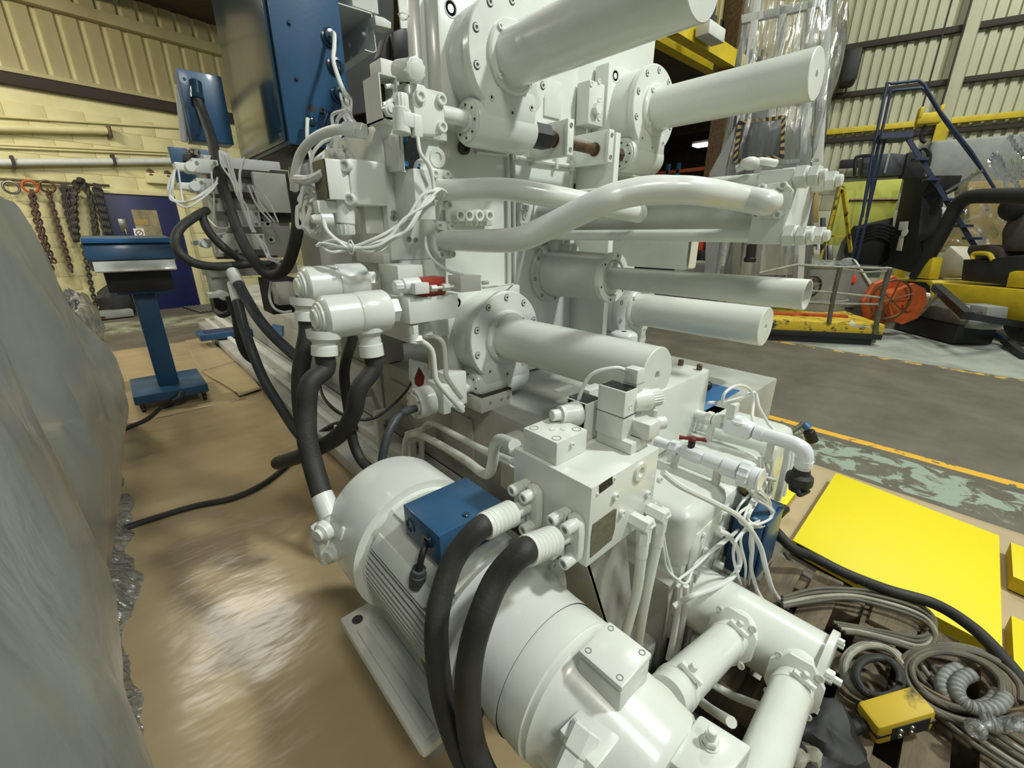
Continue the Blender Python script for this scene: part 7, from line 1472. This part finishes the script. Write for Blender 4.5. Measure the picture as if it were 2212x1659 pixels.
# lime machine guards and control unit behind
NL = ((11.4, 1.2, 0), (0.93, 0.37, 0))
t = thing('lime_machine', 'lime yellow sheet metal machine with dark hydraulic unit on top', 'machine', (11.6, 1.9, 0))
quad(MB(), [(1822, 394), (1950, 386), (1925, 490), (1845, 488), (1812, 530), (1790, 528)], NL, 0.6, 0.01).build('upper_guard', 'lime', t)
quad(MB(), [(1838, 488), (1930, 490), (1900, 600), (1800, 600)], ((11.9, 1.3, 0), NL[1]), 0.4).build('lower_body', 'grey_box', t)
MB().tube([AN(1834, 432, NL[0], NL[1]), AN(1940, 431, NL[0], NL[1])], 0.03, 6, sm=False).build('brown_strip', 'brown_steel', t)
quad(MB(), [(1850, 488), (1930, 470), (1920, 575), (1845, 570)], ((11.2, 1.2, 0), NL[1]), 0.1).build('dark_opening', 'black', t)
quad(MB(), [(1866, 338), (1925, 330), (1985, 335), (1975, 378), (1862, 382)], ((11.5, 1.2, 0), NL[1]), 0.4, 0.02).build('hydraulic_unit', 'rubber_grey', t)
quad(MB(), [(1950, 384), (1962, 330), (1990, 320), (2000, 385)], ((11.4, 1.2, 0), NL[1]), 0.3).build('pipework', 'fork_black', t)
quad(MB(), [(1908, 374), (1913, 374), (1924, 330), (1919, 330)], ((11.45, 1.2, 0), NL[1]), 0.01).build('silver_strip', 'grey_box', t)
MB().tube([AN(x, y, (11.4, 1.2, 0), NL[1]) for x, y in ((1846, 380), (1848, 345), (1856, 338), (1885, 335))], 0.03, 6).build('hose', 'fork_black', t)
MB().tube([AN(x, y, (11.4, 1.2, 0), NL[1]) for x, y in ((1982, 325), (1998, 320), (2008, 335), (2004, 360))], 0.035, 6).build('hose', 'fork_black', t)
b = MB()
for i in range(5):
    c = AN(1885, 535 + 3 * i, (11.1, 1.2, 0), NL[1]); b.torus(c, V(NL[1]), 0.42 - 0.03 * i, 0.022, 24, 6)
b.build('hanging_hose_coil', 'fork_black', label='dark coil of hose hanging on the lime machine', cat='hose coil', kind='stuff')
t = thing('lime_cabinet', 'lime yellow cabinet with pale film top behind the forklift guard', 'cabinet', (11.0, 0.4, 0))
NK = ((10.9, 0.4, 0), (0.93, 0.37, 0))
quad(MB(), [(1992, 466), (2055, 466), (2030, 520), (1985, 590), (1972, 590), (1978, 520)], NK, 0.6, 0.01).build('cabinet', 'lime', t)
quad(MB(), [(1996, 465), (2003, 448), (2030, 442), (2056, 456), (2060, 465)], NK, 0.5, 0.03).build('film_top', 'paper_white', t)
# A-frame stepladder
NS = ((9.6, 1.9, 0), (0.93, 0.37, 0))
t = thing('yellow_stepladder', 'worn yellow A shaped stepladder in front of the lime machine', 'ladder', AN(1815, 580, NS[0], NS[1]))
sa = lambda x, y, o=0.0: AN(x, y, V(NS[0]) + V(NS[1]) * o, NS[1])
MB().bar(sa(1773, 560), sa(1816, 405), 0.06, 0.03).build('rail', 'worn_yellow', t); MB().bar(sa(1838, 545, 0.4), sa(1820, 405, 0.0), 0.06, 0.03).build('rail', 'worn_yellow', t)
MB().bar(sa(1778, 510), sa(1830, 510, 0.3), 0.04, 0.02).build('rung', 'worn_yellow', t); MB().bar(sa(1812, 406), sa(1824, 406), 0.08, 0.05).build('top_cap', 'worn_yellow', t)
t = thing('tool_stand', 'cluttered tool stand with orange and grey parts between ladder and drum', 'stand', AN(1760, 600, NS[0], NS[1]))
quad(MB(), [(1722, 530), (1762, 526), (1764, 532), (1722, 536)], NS, 0.3).build('shelf', 'brown_steel', t)
for i, (x0, y0, x1, y1, m) in enumerate(((1724, 530, 1734, 585, 'navy_steel'), (1740, 535, 1752, 552, 'red'), (1735, 552, 1748, 575, 'orange'), (1757, 540, 1772, 552, 'card'), (1750, 550, 1756, 575, 'blue'), (1765, 500, 1772, 545, 'paper_white'), (1774, 470, 1784, 575, 'rubber_grey'), (1752, 405, 1768, 480, 'amber_sheet'), (1788, 530, 1800, 590, 'steel'))): quad(MB(), [(x0, y0), (x1, y0), (x1, y1), (x0, y1)], NS, 0.12, 0.01).build('part', m, t)
# navy rolling steps
NR = ((10.4, 0.9, 0), (0.93, 0.37, 0))
r_ = lambda x, y, o=0.0: AN(x, y, V(NR[0]) + V(NR[1]) * o, NR[1])
t = thing('rolling_steps', 'tall navy tubular rolling steps with handrails behind the forklift', 'steps', r_(1900, 560))
for off, pts in ((0, ((1862, 470), (1885, 330), (1917, 178), (1925, 181), (1985, 174), (1996, 182), (2030, 240), (2100, 330), (2150, 410), (2160, 430))), (0.5, ((1872, 470), (1895, 330), (1924, 198), (1930, 195), (1990, 190), (2000, 196), (2040, 260), (2125, 372)))):
    MB().tube([r_(x, y, off) for x, y in pts], 0.022, 8, 4, sm=False).build('handrail', 'navy_steel', t)
MB().bar(r_(1895, 300), r_(1962, 296), 0.5, 0.08).build('platform', 'navy_steel', t)
MB().bar(r_(1960, 297), r_(2110, 540), 0.05, 0.06).build('stringer', 'navy_steel', t); MB().bar(r_(1900, 300), r_(1840, 560), 0.035, 0.035).build('rear_leg', 'navy_steel', t); MB().bar(r_(1912, 300), r_(1852, 560), 0.035, 0.035).build('rear_leg', 'navy_steel', t)
for i, (x, y) in enumerate(((1985, 345), (2010, 388), (2042, 432), (2060, 458), (2080, 488), (2098, 515))): MB().bar(r_(x - 13, y), r_(x + 16, y), 0.25, 0.04).build('tread', 'navy_steel', t)
MB().bar(r_(2042, 415), r_(2122, 368), 0.04, 0.04).build('brace', 'steel', t); MB().bar(r_(2166, 435), r_(2192, 468), 0.04, 0.04).build('brace', 'steel', t)
# amber sheet wrapped load at the right edge
t = thing('amber_load', 'film wrapped load with amber sheet at the right edge behind the forklift', 'wrapped load', (12.4, -0.6, 0))
NA = ((12.4, -0.6, 0), (0.93, 0.37, 0))
quad(MB(), [(2090, 392), (2240, 388), (2240, 540), (2030, 545), (2095, 480)], NA, 0.6, 0.02).build('amber_sheet', 'amber_sheet', t)
def fil(u, v):
    p = AN(2040 + 210 * u - 10 * v * (1 - u), 560 - 265 * v * (0.45 + 0.55 * min(1, u * 1.6)), V(NA[0]) - V(NA[1]) * 0.25, NA[1]); w_ = noise.noise(V((u * 7 + v * 3, v * 4, 3))) * 0.22; return p - V(NA[1]) * (w_ + 0.25 * math.sin(math.pi * u))
MB().grid(fil, 40, 30).build('clear_film', 'film_wrap', t)
MB().obox(AN(2160, 350, V(NA[0]) + V(NA[1]) * 0.5, NA[1]), (RD, RN, Z), (1.1, 0.3, 0.4), 0.05).build('upper_load', 'grey_box', t)
# crane hook, wall fan
c = A(2006, 257, 'x', 11.5)
t = thing('crane_hook', 'yellow crane hook block hanging in front of the corrugated wall', 'hook', c)
MB().obox(c, (RD, RN, Z), (0.17, 0.1, 0.09), 0.03).build('block', 'fork_yellow', t)
for s in (-0.13, 0.14): MB().obox(c + RD * s + Z * 0.10, (RD, RN, Z), (0.03, 0.11, 0.09), 0.02).build('sheave_cheek', 'fork_yellow', t)
for s in (-0.12, 0.13): MB().cyl(c + RD * s + Z * 0.15, V((c.x, c.y, 10.2)) + RD * s, 0.012, n=6).build('rope', 'fork_black', t)
MB().tube([c - Z * 0.1 + RD * 0.02, c - Z * 0.2 + RD * 0.04, c - Z * 0.32 + RD * 0.02, c - Z * 0.38 - RD * 0.05], 0.03, 8).build('hook', 'fork_black', t)
c = rw(1836, 148, 0.5)
MB().obox(c, (RD, RN, Z), (0.16, 0.3, 0.34), 0.08).build('wall_heater', 'fork_black', label='dark heater unit on the wall beside the wrapped frame', cat='heater')
# tool heap in front of the forklift
c0 = A(2025, 725, 'z', 0); c1 = A(2075, 700, 'z', 0)
t = thing('engine_hoist_parts', 'heap of dark scrap blocks wrapped with grey brown sheet before the forklift', 'heap', c0)
q = A(2028, 728, 'z', 0.0); hd_ = FD
MB().obox(V((q.x, q.y, 0.14)), (hd_, FN, Z), (0.50, 0.25, 0.13), 0.03).build('dark_base', 'black', t)
MB().obox(V((q.x, q.y, 0.36)), (hd_, FN, Z), (0.52, 0.26, 0.10), 0.05).build('grey_bundle', 'tarp', t)
MB().bar(fl(1977, 686, -0.9), fl(2030, 634, -0.9), 0.05, 0.03).build('pale_bar', 'cable_pale', t)
MB().bar(fl(2022, 620, -0.8), fl(2090, 682, -1.2), 0.09, 0.09).build('hoist_arm', 'fork_black', t); MB().bar(fl(2030, 634, -0.85), fl(2080, 690, -1.2), 0.05, 0.04).build('pink_bar', 'bucket', t)
t = thing('hoist_leg', 'long dark hoist legs lying on the floor at the right edge', 'frame', A(2190, 750, 'z', 0))
MB().bar(fl(2085, 682, -1.2), A(2230, 705, 'z', 0.25), 0.08, 0.08).build('leg', 'fork_black', t); MB().bar(A(2120, 705, 'z', 0.2), A(2185, 742, 'z', 0.05), 0.06, 0.06).build('leg', 'navy_steel', t); MB().bar(A(2170, 735, 'z', 0.08), A(2215, 770, 'z', 0.04), 0.07, 0.07).build('leg', 'fork_black', t)
t = thing('grey_control_case', 'grey switch box leaning on the yellow forklift side', 'box', fl(2110, 690, -0.6))
quad(MB(), [(2078, 660), (2084, 655), (2134, 663), (2130, 690), (2080, 680)], ((FP - FN * 0.55).to_tuple(), tuple(FN)), 0.25, 0.01).build('case', 'grey_box', t)
quad(MB(), [(2080, 658), (2094, 660), (2092, 674), (2079, 672)], ((FP - FN * 0.57).to_tuple(), tuple(FN)), 0.01).build('label', 'card', t)
quad(MB(), [(2084, 690), (2122, 696), (2118, 712), (2082, 708)], ((FP - FN * 0.7).to_tuple(), tuple(FN)), 0.25, 0.01).build('lower_case', 'grey_box', t)
